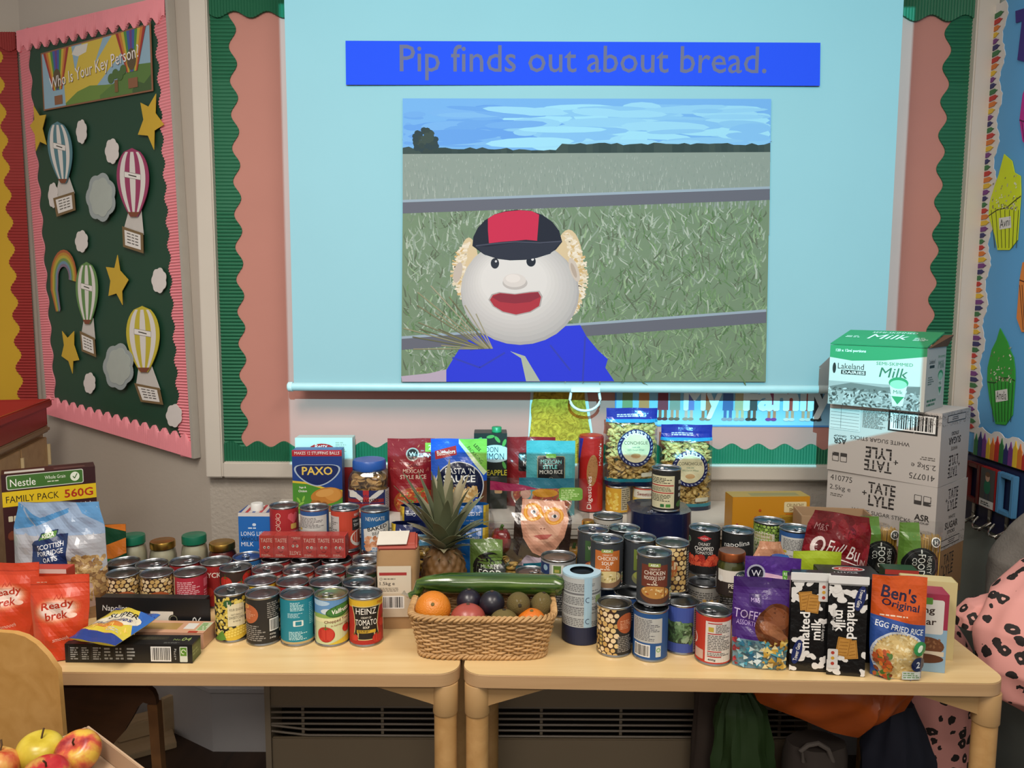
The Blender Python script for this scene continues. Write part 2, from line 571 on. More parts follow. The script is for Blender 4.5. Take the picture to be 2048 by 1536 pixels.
# ---------------------------------------------------------------- main notice board (green corrugated border, salmon paper)
def wx(px, py): return WALL.uv(px, py)
fl0, fl1 = wx(420, 940)[0], wx(452, 910)[0]
fz0, fz1 = wx(800, 953)[1], wx(800, 922)[1]
ztop = wx(1000, -110)[1]
fr1 = wx(1912, 500)[0]
nb = E('noticeboard', 'large salmon-pink noticeboard with green scalloped border and white frame behind the screen', 'noticeboard', (0, D, 0))
def rail(x0, z0, x1, z1, name='frame_rail'):
    return obj(name, MB().box(x0, -.032, z0, x1, 0, z1), WHITE, nb, bevel=.004)
rail(fl0, fz0, fl1, ztop)
rail(fr1, fz0, RX - .001, ztop)
rail(fl1 + .0005, fz0, fr1 - .0005, fz1)
rail(fl1 + .0005, ztop - .05, fr1 - .0005, ztop)
obj('backing_paper', MB().box(fl1, -.006, fz1, fr1, 0, ztop - .05), plain('c08478', .7, 0, .06, 4, .25, 12), nb)
GREENC = plain('1d6a4b', .6, 0, .05, 20)
corr_strip(nb, (fl1, fz1), (fl1, ztop - .05), .062, .011, .095, .0105, GREENC, -1, .007)
corr_strip(nb, (fr1, fz1), (fr1, ztop - .05), .066, .011, .095, .0105, GREENC, 1, .007)
corr_strip(nb, (fl1, fz1), (fr1, fz1), .052, .009, .080, .0085, GREENC, 1, .0125)
zt = wx(500, 32)[1]
corr_strip(nb, (fl1, ztop - .05), (fr1, ztop - .05), ztop - .05 - zt, .009, .095, .0085, GREENC, -1, .0125)

# banner under the screen
pn = Pin(WALL, 'wall_banner', 'pale blue banner with white bubble letters half hidden below the screen', 'banner', 1440, 850, .0075)
bx0, bz0 = pn.L(1229, 852); bx1, bz1 = pn.L(1682, 700)
pn.card([(bx0, bz0), (bx1, bz0), (bx1, bz1), (bx0, bz1)], plain('8fc6e4', .5), .001, 0, 'sheet', px=False)
a = FArt()
a.rect(bx0, bz0, bx1, bz0 + .5, '4f8fd0'); a.rect(bx0, bz0 + .5, bx0 + .4, bz1, '4f8fd0')
R = random.Random(4)
legs = [(1255, 'cfa07a', '8a9a6a', 'b06a50'), (1288, 'e8c0a0', 'e08a50', '9ab05a'), (1326, '8a5a40', '8a3040', '5a2a2a'), (1350, 'c09070', '9a9a8a', '6a5a4a'), (1378, 'd0b0a0', '7a80c0', '9a8a7a'),
        (1412, 'a07050', 'c07a50', '8a7a6a'), (1456, '4a68a0', '4a68a0', '8a90a0'), (1480, 'c8b890', 'c8b890', '9aa0a0'), (1504, '6a5040', '4a4a4a', '3a3030'), (1544, 'c08060', 'a04a70', '7a3a8a'), (1580, 'd0a080', 'c04a40', 'd0d0c8'), (1612, 'd0a080', 'c04a40', 'd0d0c8'), (1634, '3a3a40', '3a3a40', '2a2a2a')]
for x, sk, cl, sh in legs:
    x0, _ = pn.L(x, 800)
    for dx in (-.8, .8):
        a.rect(x0 + dx - .45, bz0 + 2.4, x0 + dx + .45, bz0 + 7, sk)
        a.ell(x0 + dx - .2, bz0 + 2.3, .95, .5, sh, 0, 10)
    a.poly([(x0 - 1.6, bz0 + 5.0), (x0 + 1.6, bz0 + 5.0), (x0 + 1.3, bz1), (x0 - 1.3, bz1)], cl)
x0, z0 = pn.L(1405, 803); [a.text('My', x0 + dx, z0 + dz, 10, 'eef4f4', 11) for dx, dz in ((-.3, 0), (.3, 0), (0, .3), (0, -.3), (.2, .2), (-.2, -.2))]
x0, z0 = pn.L(1574, 803); [a.text('Family', x0 + dx, z0 + dz, 10, 'eef4f4', 26) for dx, dz in ((-.3, 0), (.3, 0), (0, .3), (0, -.3), (.2, .2), (-.2, -.2))]
pn.print(a, .001)
# furry yellow cut-out
pn = Pin(WALL, 'fur_cutout', 'mustard yellow furry cut-out shape pinned under the screen', 'decoration', 1120, 880, .0075)
m, nt, b = newmat('yellow_fur')
tc = nd(nt, 'ShaderNodeTexCoord'); no = nd(nt, 'ShaderNodeTexNoise'); no.inputs['Scale'].default_value = 38; no.inputs['Detail'].default_value = 6; no.inputs['Distortion'].default_value = 2.5
nt.links.new(tc.outputs['Object'], no.inputs['Vector'])
r = nd(nt, 'ShaderNodeValToRGB'); r.color_ramp.elements[0].color = (*lin('8a6a10'), 1); r.color_ramp.elements[1].color = (*lin('d8b238'), 1)
r.color_ramp.elements[0].position = .3; r.color_ramp.elements[1].position = .7
nt.links.new(no.outputs[0], r.inputs[0]); nt.links.new(r.outputs[0], b.inputs['Base Color']); b.inputs['Roughness'].default_value = .95
bp = nd(nt, 'ShaderNodeBump'); bp.inputs['Strength'].default_value = .9; bp.inputs['Distance'].default_value = .006; nt.links.new(no.outputs[0], bp.inputs['Height']); nt.links.new(bp.outputs[0], b.inputs['Normal'])
pn.card([(1062, 770), (1172, 770), (1190, 900), (1194, 925), (1050, 925), (1056, 880)], plain('cfd6d8', .7), .0015, 0, 'paper_edge')
R = random.Random(2)
q = [(1067, 770)] + [(1067 - 12 * i / 12 + R.uniform(-1.5, 1.5), 770 + 155 * i / 12) for i in range(1, 13)] + [(1188, 925)] + [(1187 - 20 * i / 12 + R.uniform(-1.5, 1.5), 925 - 155 * i / 12) for i in range(1, 12)] + [(1166, 770)]
pn.card(q, m, .009, .0016, 'fur')

# ---------------------------------------------------------------- projector screen
SD = D - .085
SCR = Surf(0, SD, 0)
sl, sr = SCR.uv(578, 400)[0], SCR.uv(1787, 400)[0]
sb = SCR.uv(1100, 776)[1]
stop = 2.3
sc = E('projector_screen', 'white pull-down projector screen showing a projected slide', 'projector screen', (0, SD, sb))
def scf(u, v):
    x = sl + (sr - sl) * u
    return (x, .003 * math.cos(u * 2 * PI) + .002 * math.sin(v * 5 + u * 3), .012 + (stop - sb - .012) * v)
g = MB().grid(scf, 24, 10)
g.grid(lambda u, v: (scf(u, v)[0], scf(u, v)[1] + .0012, scf(u, v)[2]), 24, 10)
obj('screen_fabric', g, plain('8f9797', .85, 0, .03, 4, 0, 1, 0, .1), sc, True)
obj('bottom_bar', MB().tube([(sl - .002, 0, 0), (sr + .002, 0, 0)], .0125, 16), plain('a8b0ae', .35), sc, 50)
for x, e in ((sl, -1), (sr, 1)):
    obj('end_cap', MB().tube([(x + e * .002, 0, 0), (x + e * .014, 0, 0), (x + e * .018, 0, 0)], [.0145, .0145, .010], 16), plain('c2c6c2', .3), sc, 50)
u0, z0 = SCR.uv(1170, 790); z0 -= sb
hd = [(u0 - .040, 0, -.008)] + [(u0 + .044 * math.cos(q), -.004, z0 - .012 + .034 * math.sin(q)) for q in [math.radians(t) for t in range(180, 361, 15)]] + [(u0 + .040, 0, -.008)]
obj('pull_handle', MB().tube(hd, .0042, 10), plain('d2d6d4', .35), sc, 60)
obj('handle_bracket', MB().box(u0 - .042, -.016, -.010, u0 + .042, -.0128, .004), plain('d2d6d4', .35), sc, bevel=.001)

# the projected slide (flat picture on the fabric)
SLL = (1.10, 1.95, 2.15)   # light that falls on the screen (room + beam)
def sp(px, py):
    u, z = SCR.uv(px, py); return u * 100, (z - sb) * 100
a = FArt()
a.poly([sp(692, 83), sp(1639, 87), sp(1638, 173), sp(693, 171)][::-1], '2a55f0')
tx, tz = sp(1166, 128)
a.text('Pip finds out about bread.', tx, tz, (sp(1166, 92)[1] - sp(1166, 163)[1]), '6c7290', sp(1532, 128)[0] - sp(800, 128)[0], .004)
FX = [sp(806, 198), sp(1541, 198), sp(1530, 763), sp(803, 763)]
def ph(x, y):
    """photo coords: px of the target"""
    return sp(x, y)
a.poly([ph(806, 198), ph(1541, 199), ph(1539, 320), ph(806, 320)][::-1], '74b0e6')
R = random.Random(11)
base = a.l
for i in range(150):   # clouds
    t = R.random(); x = 806 + 735 * R.random(); y = 216 + 78 * R.random()
    wd = min(R.uniform(20, 90), x - 808, 1538 - x)
    cx, cy = ph(x, y)
    if wd < 6: continue
    mixc = R.choice(['6aa4e2', '70aae4', '76b0e6', '7cb6e6', '66a0e2'] if x < 1050 else ['86c2e8', '8ecaea', '96d2ec', '80bce8', '9ad8ee'])
    a.ell(cx, cy, wd / 6.7, R.uniform(2, 7) / 6.7 * 1.6, mixc, R.uniform(-4, 4), 12, base + .003 + .012 * i / 150)
a.l = base + .02
hz = []
for i in range(61):   # hedge, one quad per step
    x = 806 + 733 * i / 60
    hz.append((x, (297 if x < 1000 else (299 if x < 1120 else 289)) + R.uniform(-3, 3)))
l = a._n()
for (xa, ya), (xb, yb) in zip(hz, hz[1:]):
    a.poly([ph(xa, 325), ph(xb, 325), ph(xb, yb), ph(xa, ya)], R.choice(['3c4c4a', '42524e', '384846']), l)
for i in range(60):   # lone tree
    q = R.uniform(0, 2 * PI); k = math.sqrt(R.random())
    cx, cy = ph(852 + 24 * k * math.cos(q), 283 + 24 * k * math.sin(q)); a.ell(cx, cy, .9, .8, R.choice(['3a4846', '42504a', '36464a']), 0, 8, a.l + .002 + .0002 * i)
a.l += .012
a.l += .01
a.poly([ph(806, 309), ph(1539, 305), ph(1537, 470), ph(806, 470)][::-1], '8a9a90')
a.poly([ph(806, 425), ph(1537, 400), ph(1530, 763), ph(803, 763)][::-1], '748c70')
l = a.l
for i in range(1500):  # wheat, far
    x = R.uniform(810, 1534); y = R.uniform(312, 420); k = (y - 300) / 120
    h = 3 + 14 * k
    p0 = ph(x, y); p1 = ph(x + R.uniform(-2, 2), y - min(h, y - 309)); wd = .08 + .12 * k
    a.poly([(p0[0] - wd, p0[1]), (p0[0] + wd, p0[1]), p1], R.choice(['8c9c92', '98a69c', '82938a', 'a2b0a6', '889a8e']), l + .003 + .012 * R.random())
l = a.l + .02
for i in range(3600):  # long grass
    x = R.uniform(812, 1526); y = R.uniform(425, 762)
    t = min(1, max(0, (y - 430) / 330 + (x - 1150) / 900))
    cols = (['8a9e8c', '9caf9c', '7c9078', '728870', 'a6b6a4'] if R.random() > t else ['6c8c62', '628258', '78986e', '86a47c', '587650', '90ac86'])
    if R.random() < .18: cols = ['5f6e58', '66745e']
    le = R.uniform(10, 34); q = R.gauss(0, .6 + .5 * t)
    x2 = min(1530, max(806, x + le * math.sin(q))); y2 = max(412, y - le * math.cos(q))
    xm = (x + x2) / 2 + R.uniform(-4, 4); ym = (y + y2) / 2
    p0 = ph(x, y); pm = ph(xm, ym); p1 = ph(x2, y2); wd = R.uniform(.12, .3)
    cc = R.choice(cols); ll = l + .018 * R.random()
    a.poly([(p0[0] - wd, p0[1]), (p0[0] + wd, p0[1]), (pm[0] + wd, pm[1]), (pm[0] - wd, pm[1])], cc, ll); a.poly([(pm[0] - wd, pm[1]), (pm[0] + wd, pm[1]), p1], cc, ll)
a.l = l + .022
for (xa, ya, xb, yb, wd) in ((806, 414, 1538, 387, 27), (804, 686, 1531, 632, 27)):   # metal bars of the gate
    a.poly([ph(xa, ya - wd / 2), ph(xb, yb - wd / 2), ph(xb, yb + wd / 2), ph(xa, ya + wd / 2)][::-1], '666a74')
    a.poly([ph(xa, ya - wd / 2), ph(xb, yb - wd / 2), ph(xb, yb - wd / 2 + 5), ph(xa, ya - wd / 2 + 5)][::-1], '96aab6')
# the smiling doll
def el(px, py, rx, ry, c, rot=0, n=28, **k):
    x, y = ph(px, py); a.ell(x, y, rx / 6.72, ry / 6.72, c, rot, n, **k)
a.poly([ph(892, 763), ph(893, 740), ph(910, 712), ph(925, 688), ph(950, 672), ph(1010, 668), ph(1130, 652), ph(1160, 650), ph(1172, 672), ph(1195, 700), ph(1215, 718), ph(1210, 735), ph(1228, 762)][::-1], '3340d8')
a.poly([ph(1020, 702), ph(1042, 716), ph(1052, 762), ph(1080, 762), ph(1050, 712)], 'a9b7a4')
for pts in ([(1170, 672), (1165, 762)], [(905, 715), (960, 735), (1010, 705)], [(1100, 690), (1140, 740)], [(940, 700), (975, 690)]):
    a.line([ph(*p) for p in pts], .5, '3a44b4')
a.poly([ph(805, 763), ph(803, 752), ph(860, 746), ph(893, 738), ph(893, 763)][::-1], 'b2a8b8')
base = a.l
for cx, cy, rx, ry in ((1136, 548, 30, 84), (938, 545, 20, 66)):
    el(cx, cy, rx, ry, 'd0bf98')
for i in range(640):   # fluffy hair: short soft strokes round the head
    sd = R.random() < .6
    t = R.random()
    if sd: x = 1126 + 40 * math.sin(t * PI) ** .7 * R.uniform(.3, 1.08); y = 468 + t * 172; q = R.uniform(-.9, .5)
    else: x = 942 - 30 * math.sin(t * PI) ** .7 * R.uniform(.3, 1.1); y = 484 + t * 122; q = PI - R.uniform(-.9, .5)
    p0 = ph(x, y); p1 = ph(x + 9 * math.cos(q), y - 9 * math.sin(q))
    a.line([p0, p1], R.uniform(.35, .7), R.choice(['d6ccb0', 'e0d8c0', 'cdbd94', 'dad0b4', 'c9ae78', 'e4deca']), base + .006 + .00003 * i)
a.l = base + .03
el(1040, 586, 114, 100, 'a9aba9'); el(1038, 582, 112, 98, 'b4b6b3')
for k in range(8):
    t = k / 7; el(1036 - 8 * t, 577 - 14 * t, 108 - 44 * t, 93 - 42 * t, '%02x%02x%02x' % (int(186 + 28 * t), int(188 + 27 * t), int(184 + 26 * t)))
el(1148, 540, 8, 24, 'c6beb0', 20); el(1147, 541, 4, 15, 'b0a494', 20); el(916, 545, 8, 20, 'bcb4a6', -14)
el(1030, 566, 24, 13, 'b8b6b0'); el(1029, 561, 22, 13, 'd2cfc8'); el(1026, 557, 14, 8, 'dcd9d2')
el(990, 527, 8, 10, '33363e'); el(1062, 523, 9, 10, '2c3038'); el(1065, 519, 2.6, 2.6, 'd8dcdc'); el(992, 523, 2.2, 2.2, 'c8cccc')
pts = [(980, 600), (986, 590), (1000, 586), (1030, 589), (1060, 585), (1076, 584), (1082, 594), (1078, 612), (1060, 623), (1032, 629), (1006, 623), (988, 612)]
a.poly([ph(1031 + (x_ - 1031) * 1.06, 606 + (y_ - 606) * 1.1) for x_, y_ in pts][::-1], 'a8a4a0')
a.poly([ph(*p) for p in pts][::-1], 'a83a44')
a.poly([ph(*p) for p in [(984, 594), (1000, 587), (1030, 590), (1076, 585), (1080, 594), (1060, 604), (1030, 607), (1000, 604)]][::-1], '8a3440')
cap = [(945, 492), (947, 474), (956, 456), (970, 441), (990, 429), (1010, 423), (1034, 420), (1060, 422), (1084, 430), (1104, 444), (1118, 462), (1124, 484), (1112, 499), (1096, 509), (1074, 516), (1050, 520), (1020, 521), (995, 518), (968, 509)]
a.poly([ph(*p) for p in cap][::-1], '2b2d38')
a.poly([ph(*p) for p in [(976, 438), (988, 430), (1010, 424), (1040, 421), (1064, 423), (1078, 430), (1076, 456), (1074, 482), (1052, 480), (1030, 482), (1004, 484), (978, 487), (976, 460)]][::-1], 'c23350')
a.poly([ph(*p) for p in [(950, 492), (975, 494), (1030, 486), (1085, 488), (1122, 484), (1100, 508), (1060, 519), (1010, 520), (970, 510)]][::-1], '343743')
a.line([ph(952, 492), ph(985, 488), ph(1030, 484), ph(1080, 486), ph(1122, 483)], .35, '4a4e5c')
for i in range(16):    # ears of wheat held by the doll
    x0, y0 = 985 - i * 2, 697; q = math.radians(118 + i * 4 + R.uniform(-3, 3)); le = R.uniform(70, 190)
    xe = max(808, x0 + le * math.cos(q)); ye = y0 - le * math.sin(q)
    a.line([ph(x0, y0), ph(xe, ye)], .35, R.choice(['7a7a5e', '8f8e70', '696a50', '9c9a80']))
a.P = [(p_, f_, tuple(min(.95, c_[i] / SLL[i]) for i in range(3)), l_) for p_, f_, c_, l_ in a.P]
slide = link('projected_slide', a.mesh('projected_slide', lambda x, y, l: (x, -.0065 - l * .5, y)), SLIDE, sc)

# ---------------------------------------------------------------- left canted notice board
def cu(px, py): return CANT.uv(px, py)
TL, TR, BR, BL = cu(47, 66), cu(344, -3), cu(397, 914), cu(106, 827)
cb = E('noticeboard', 'dark green noticeboard with pink scalloped border on the angled wall', 'noticeboard', CANT.at(0, 0), CANT.rz)
def quad(name, q, y0, y1, mat):
    v = [(u, -y0, z) for u, z in q] + [(u, -y1, z) for u, z in q]
    return obj(name, MB().add(v, [(0, 1, 2, 3)[::-1], (4, 5, 6, 7), (0, 4, 7, 3), (1, 2, 6, 5), (0, 1, 5, 4), (3, 7, 6, 2)]), mat, cb)
quad('backing_board', [BL, BR, TR, TL], .001, .016, plain('16412e', .6, 0, .06, 5, .12, 12))
quad('frame_rail', [BR, (BR[0] + .012, BR[1]), (TR[0] + .012, TR[1]), TR], .001, .024, plain('a9a39a', .5))
PINKC = plain('e8909a', .6, 0, .05, 20)
corr_strip(cb, BL, BR, .060, .010, .052, .0055, PINKC, 1, .0215, .0015)
corr_strip(cb, TL, TR, .062, .010, .056, .0055, PINKC, -1, .0215, .0015)
corr_strip(cb, BL, TL, .058, .007, .095, .0090, PINKC, -1, .0172, .002)
corr_strip(cb, BR, TR, .058, .007, .070, .0090, PINKC, 1, .0172, .002)

OFF = .019
def pin(name, label, cat, px, py, group=None, off=OFF):
    return Pin(CANT, name, label, cat, px, py, off, group)
# banner with sun rays and hills
p = pin('title_banner', 'laminated banner with sun rays and hills at the top of the green noticeboard', 'banner', 195, 150, off=.020)
bc = [(82, 107), (302, 46), (307, 182), (88, 222)]
p.card(bc, plain('8a5a3c', .4), .0012)
a = FArt()
def bl(u, v):
    """u 0..1 left-right, v 0..1 bottom-top, inset"""
    u = .012 + u * .976; v = .025 + v * .95
    (x0, y0), (x1, y1), (x2, y2), (x3, y3) = [p.L(*q) for q in (bc[3], bc[2], bc[1], bc[0])]
    return ((x0 * (1 - u) + x1 * u) * (1 - v) + (x3 * (1 - u) + x2 * u) * v, (y0 * (1 - u) + y1 * u) * (1 - v) + (y3 * (1 - u) + y2 * u) * v)
def bp_(pts, c): a.poly([bl(*q) for q in pts], c)
bp_([(0, 0), (1, 0), (1, 1), (0, 1)], '8fb0c4')
for x0, x1 in ((.40, .60), (.68, .92), (.2, .3)):
    bp_([(.20 + .1 * x0, 0), (.34 + .1 * x0, 0), (x1, 1), (x0, 1)], 'd3b842')
bp_([(.30, .86), (.36, .80), (.44, .84), (.46, .98), (.34, .98)], 'd8d4cc')
bp_([(.22, .04), (.34, .20), (.46, .26), (.60, .22), (.72, .20), (.72, 0), (.22, 0)], '6a8a3a')
bp_([(.55, .06), (.75, .30), (.88, .44), (1, .42), (1, 0), (.55, 0)], '577a38')
bp_([(.84, .05), (.88, .18), (.94, .12), (1, .24), (1, 0), (.84, 0)], '3f5c30')
for cx, cy, sx in ((.145, .62, .13), (.845, .66, .13)):     # two rainbow balloons
    for k, c in enumerate(['a03028', 'c87830', 'c8b038', '4a8a40', '3a5aa0', '6a3a80', '3a5aa0', '4a8a40', 'c8b038', 'c87830', 'a03028']):
        f0 = (k / 11 - .5) * 2; f1 = ((k + 1) / 11 - .5) * 2
        bp_([(cx + f0 * sx * .35, cy - .32), (cx + f1 * sx * .35, cy - .32), (cx + f1 * sx, min(1, cy + .38)), (cx + f0 * sx, min(1, cy + .38))], c)
    x, y = bl(cx, cy - .12); a.ell(x, y, 2.4, 3.2, '5a4a2e')
    bp_([(cx - .035, cy - .58), (cx + .045, cy - .58), (cx + .045, cy - .42), (cx - .035, cy - .42)], '8a5a3c')
bp_([(.69, .06), (.72, .06), (.72, .26), (.69, .26)], '7a5a30')
for q in ((.66, .30), (.70, .36), (.74, .32), (.77, .40)):
    x, y = bl(*q); a.ell(x, y, 1.7, 1.5, '4a6a34')
x0, y0 = bl(.07, .40); x1, y1 = bl(.91, .62)
a.text('Who Is Your Key Person?', (x0 + x1) / 2 + .1, (y0 + y1) / 2 - .1, 5.2, '6a5a50', math.hypot(x1 - x0, y1 - y0), .03, math.degrees(math.atan2(y1 - y0, x1 - x0)))
a.text('Who Is Your Key Person?', (x0 + x1) / 2, (y0 + y1) / 2, 5.0, 'efe6e2', math.hypot(x1 - x0, y1 - y0), .012, math.degrees(math.atan2(y1 - y0, x1 - x0)))
p.print(a, .0012)
# stars
STAR = plain('c9a52c', .55)
for pts, lab in (([(70, 212), (82, 232), (95, 230), (88, 258), (96, 290), (83, 284), (75, 303), (73, 270), (63, 252), (72, 240)], 'yellow paper star overlapping the pink border at the top left'),
                 ([(315, 188), (314, 227), (331, 250), (312, 262), (311, 300), (299, 272), (279, 270), (290, 240), (284, 206), (300, 214)], 'yellow paper star beside the pink border below the banner'),
                 ([(238, 510), (243, 541), (260, 560), (247, 583), (248, 610), (236, 587), (220, 592), (224, 562), (215, 534), (232, 536)], 'yellow paper star near the middle of the green noticeboard'),
                 ([(127, 662), (138, 676), (151, 662), (151, 690), (161, 720), (149, 722), (148, 747), (140, 722), (126, 712), (131, 690)], 'yellow paper star low on the green noticeboard left of the grey cloud')):
    cx = sum(q[0] for q in pts) / len(pts); cy = sum(q[1] for q in pts) / len(pts)
    p = pin('paper_star', lab, 'star', cx, cy, 'yellow stars', .0235 if cx < 100 else OFF); p.card(pts, STAR, .0015, .004)
# clouds
def blob(cx, cy, rx, ry, lobes, rot=0, n=48):
    o = []
    for k in range(n):
        q = 2 * PI * k / n
        rr = 1 + .13 * abs(math.sin(q * lobes / 2 + rot)) - .05
        o.append((cx + rx * rr * math.cos(q), cy + ry * rr * math.sin(q)))
    return o
CLW = plain('d9d2cf', .6); CLG = plain('9aa3a4', .6)
for cx, cy, rx, ry, lab in ((166, 264, 10, 23, 'small white cloud right of the blue striped balloon'), (227, 303, 13, 24, 'small white cloud left of the magenta striped balloon'), (109, 391, 9, 24, 'small white cloud beside the basket of the blue balloon'),
                            (166, 483, 12, 21, 'small white cloud above the rainbow and green balloon'), (321, 561, 14, 24, 'small white cloud above the yellow striped balloon'), (182, 766, 11, 20, 'small white cloud below the lowest yellow star'), (351, 831, 15, 22, 'small white cloud in the lower right corner of the board')):
    p = pin('paper_cloud', lab, 'cloud', cx, cy, 'white clouds'); p.card(blob(cx, cy, rx, ry, 7), CLW, .0015, .004)
for cx, cy, rx, ry, lab in ((205, 395, 28, 46, 'large grey cloud left of the magenta balloon'), (240, 733, 29, 44, 'large grey cloud left of the yellow balloon')):
    p = pin('paper_cloud', lab, 'cloud', cx, cy, 'grey clouds', .024); p.card(blob(cx, cy, rx, ry, 7), CLG, .0015, .004); p.card(blob(cx + 1, cy, rx * .78, ry * .8, 7), plain('aab2ac', .6), .0008, .0056, 'inner_cloud')
# rainbow
p = pin('paper_rainbow', 'paper rainbow arch in faded colours beside the left pink border', 'rainbow', 130, 570)
a = FArt()
for k, c in enumerate(['a85a30', 'b8862e', 'b4a63c', '6f8f4c', '6a8aa0', '7d6a80']):
    o0 = 27 - k * 2.7; o1 = o0 - 2.7
    def arc(o): 
        pts = []
        for t in range(15):
            q = math.radians(-8 + t * 14)
            pts.append((129 + o * math.cos(q) * .98, 556 - (o * 2.1 if t < 99 else 0) * math.sin(q)))
        return pts
    A0 = arc(o0); A1 = arc(o1)
    A0 = A0 + [(103 + k * 2.5, 580), (114 + k * 1.5, 624)]; A1 = A1 + [(103 + (k + 1) * 2.5, 580), (114 + (k + 1) * 1.5, 618)]
    l = a._n()
    for i in range(len(A0) - 1):
        a.poly([p.L(*A0[i]), p.L(*A0[i + 1]), p.L(*A1[i + 1]), p.L(*A1[i])], c, l)
p.print(a, .003, 'rainbow_card')
# balloons
def balloon(px, top, bot, hw, bk, colr, lab, tilt=0):
    """px, top, bot, half width; bk = basket quad"""
    p = pin('paper_balloon', lab, 'balloon', px, (top + bot) / 2, 'hot-air balloons on the green board')
    def wd(t): return math.sqrt(max(0, 1 - ((.42 - t) / .42) ** 2)) if t < .42 else .22 + .78 * max(0, math.cos((t - .42) / .58 * PI * .5)) ** .9
    def bx(t, s): return (px + tilt * (t - .4) + hw * wd(t) * s, top + (bot - top) * t)
    rp = [(bx(.9, -.7)[0] - 2, bx(.9, 0)[1]), (bx(.9, .7)[0] + 2, bx(.9, 0)[1]), (bk[1][0] - 1, bk[1][1] + 3), (bk[0][0] + 1, bk[0][1] + 3)]
    p.card(rp, plain('c9c4bf', .6), .0012, .002, 'rope_card')
    n = 18
    out = [bx(i / n, -1) for i in range(n + 1)] + [bx(i / n, 1) for i in range(n, -1, -1)]
    p.card(out, plain(colr, .5), .002, .006, 'envelope')
    a = FArt()
    ms = [-1, -.8, -.5, -.18, .18, .5, .8, 1]
    for k in range(7):
        if k % 2 == 0 and k in (0, 6): continue
        if k % 2 == 0: continue
        l = a._n()
        for i in range(1, n):
            q = [bx(i / n, ms[k]), bx((i + 1) / n, ms[k]), bx((i + 1) / n, ms[k + 1]), bx(i / n, ms[k + 1])]
            a.poly([p.L(*t) for t in q], 'ddd8d4', l)
    nx, ny = bx(.36, 0)
    q = [(nx - hw * .52, ny - 3), (nx + hw * .52, ny + 3), (nx + hw * .52, ny + 15), (nx - hw * .52, ny + 9)]
    a.poly([p.L(*t) for t in q][::-1], '8a8480'); q = [(nx - hw * .5, ny - 2), (nx + hw * .5, ny + 4), (nx + hw * .5, ny + 14), (nx - hw * .5, ny + 8)]
    a.poly([p.L(*t) for t in q][::-1], 'e8e4e0')
    x0, y0 = p.L(nx - hw * .25, ny + 4); x1, y1 = p.L(nx + hw * .25, ny + 8); a.line([(x0, y0), (x1, y1)], .35, '3a3632')
    q = [bx(.93, -1), bx(.93, 1), bx(1, .8), bx(1, -.8)]
    a.poly([p.L(*t) for t in q][::-1], '7a4028')
    p.print(a, .008, 'stripes')
    p.card(bk, plain('77603f', .6), .002, .006, 'basket')
    a = FArt(); cx = sum(t[0] for t in bk) / 4; cy = sum(t[1] for t in bk) / 4
    q = [(cx + (t[0] - cx) * .78, cy + (t[1] - cy) * .74) for t in bk]
    a.poly([p.L(*t) for t in q][::-1], 'e4e0dc')
    for k in range(4):
        v = (k + .8) / 5; L0 = (q[0][0] + (q[3][0] - q[0][0]) * v, q[0][1] + (q[3][1] - q[0][1]) * v); L1 = (q[1][0] + (q[2][0] - q[1][0]) * v, q[1][1] + (q[2][1] - q[1][1]) * v)
        for s0, s1 in ((.15, .38), (.44, .6), (.66, .85)):
            e0 = p.L(L0[0] + (L1[0] - L0[0]) * s0, L0[1] + (L1[1] - L0[1]) * s0); e1 = p.L(L0[0] + (L1[0] - L0[0]) * s1, L0[1] + (L1[1] - L0[1]) * s1)
            a.line([e0, e1], .3, '55504c')
    p.print(a, .008, 'name_card')
balloon(124, 244, 367, 24, [(111, 397), (152, 384), (155, 421), (118, 434)], '4f7f8c', 'teal and white striped paper balloon near the top left of the board', 12)
balloon(270, 297, 434, 32, [(249, 453), (290, 467), (291, 507), (251, 494)], '9a3360', 'magenta and white striped paper balloon below the right star', 4)
balloon(178, 524, 648, 22, [(164, 662), (193, 676), (196, 714), (168, 702)], '5f8a4c', 'green and white striped paper balloon beside the rainbow', 2)
balloon(290, 612, 744, 33, [(273, 766), (323, 776), (330, 809), (286, 803)], 'c4b430', 'yellow and white striped paper balloon low on the green board', 4)

# ---------------------------------------------------------------- yellow board in the alcove
yb = E('noticeboard', 'yellow noticeboard with red corrugated border at the left edge', 'noticeboard', (0, B.y, 0))
def au(px, py): return ALC.uv(px, py)[0] + B.x, ALC.uv(px, py)[1]
yx1 = B.x - .004; yz1 = au(20, 68)[1]; yz0 = au(40, 850)[1]
obj('backing_paper', MB().box(yx1 - 1.2, -.014, yz0, yx1 - .02, -.001, yz1), plain('caa01c', .6, 0, .06, 5, .15, 10), yb)
REDC = plain('9c2f2c', .6, 0, .05, 20)
corr_strip(yb, (yx1, yz0), (yx1, yz1), .062, .012, .095, .0105, REDC, 1, .0145)
corr_strip(yb, (yx1, yz1), (yx1 - 1.2, yz1), .055, .010, .095, .0085, REDC, 1, .0195)
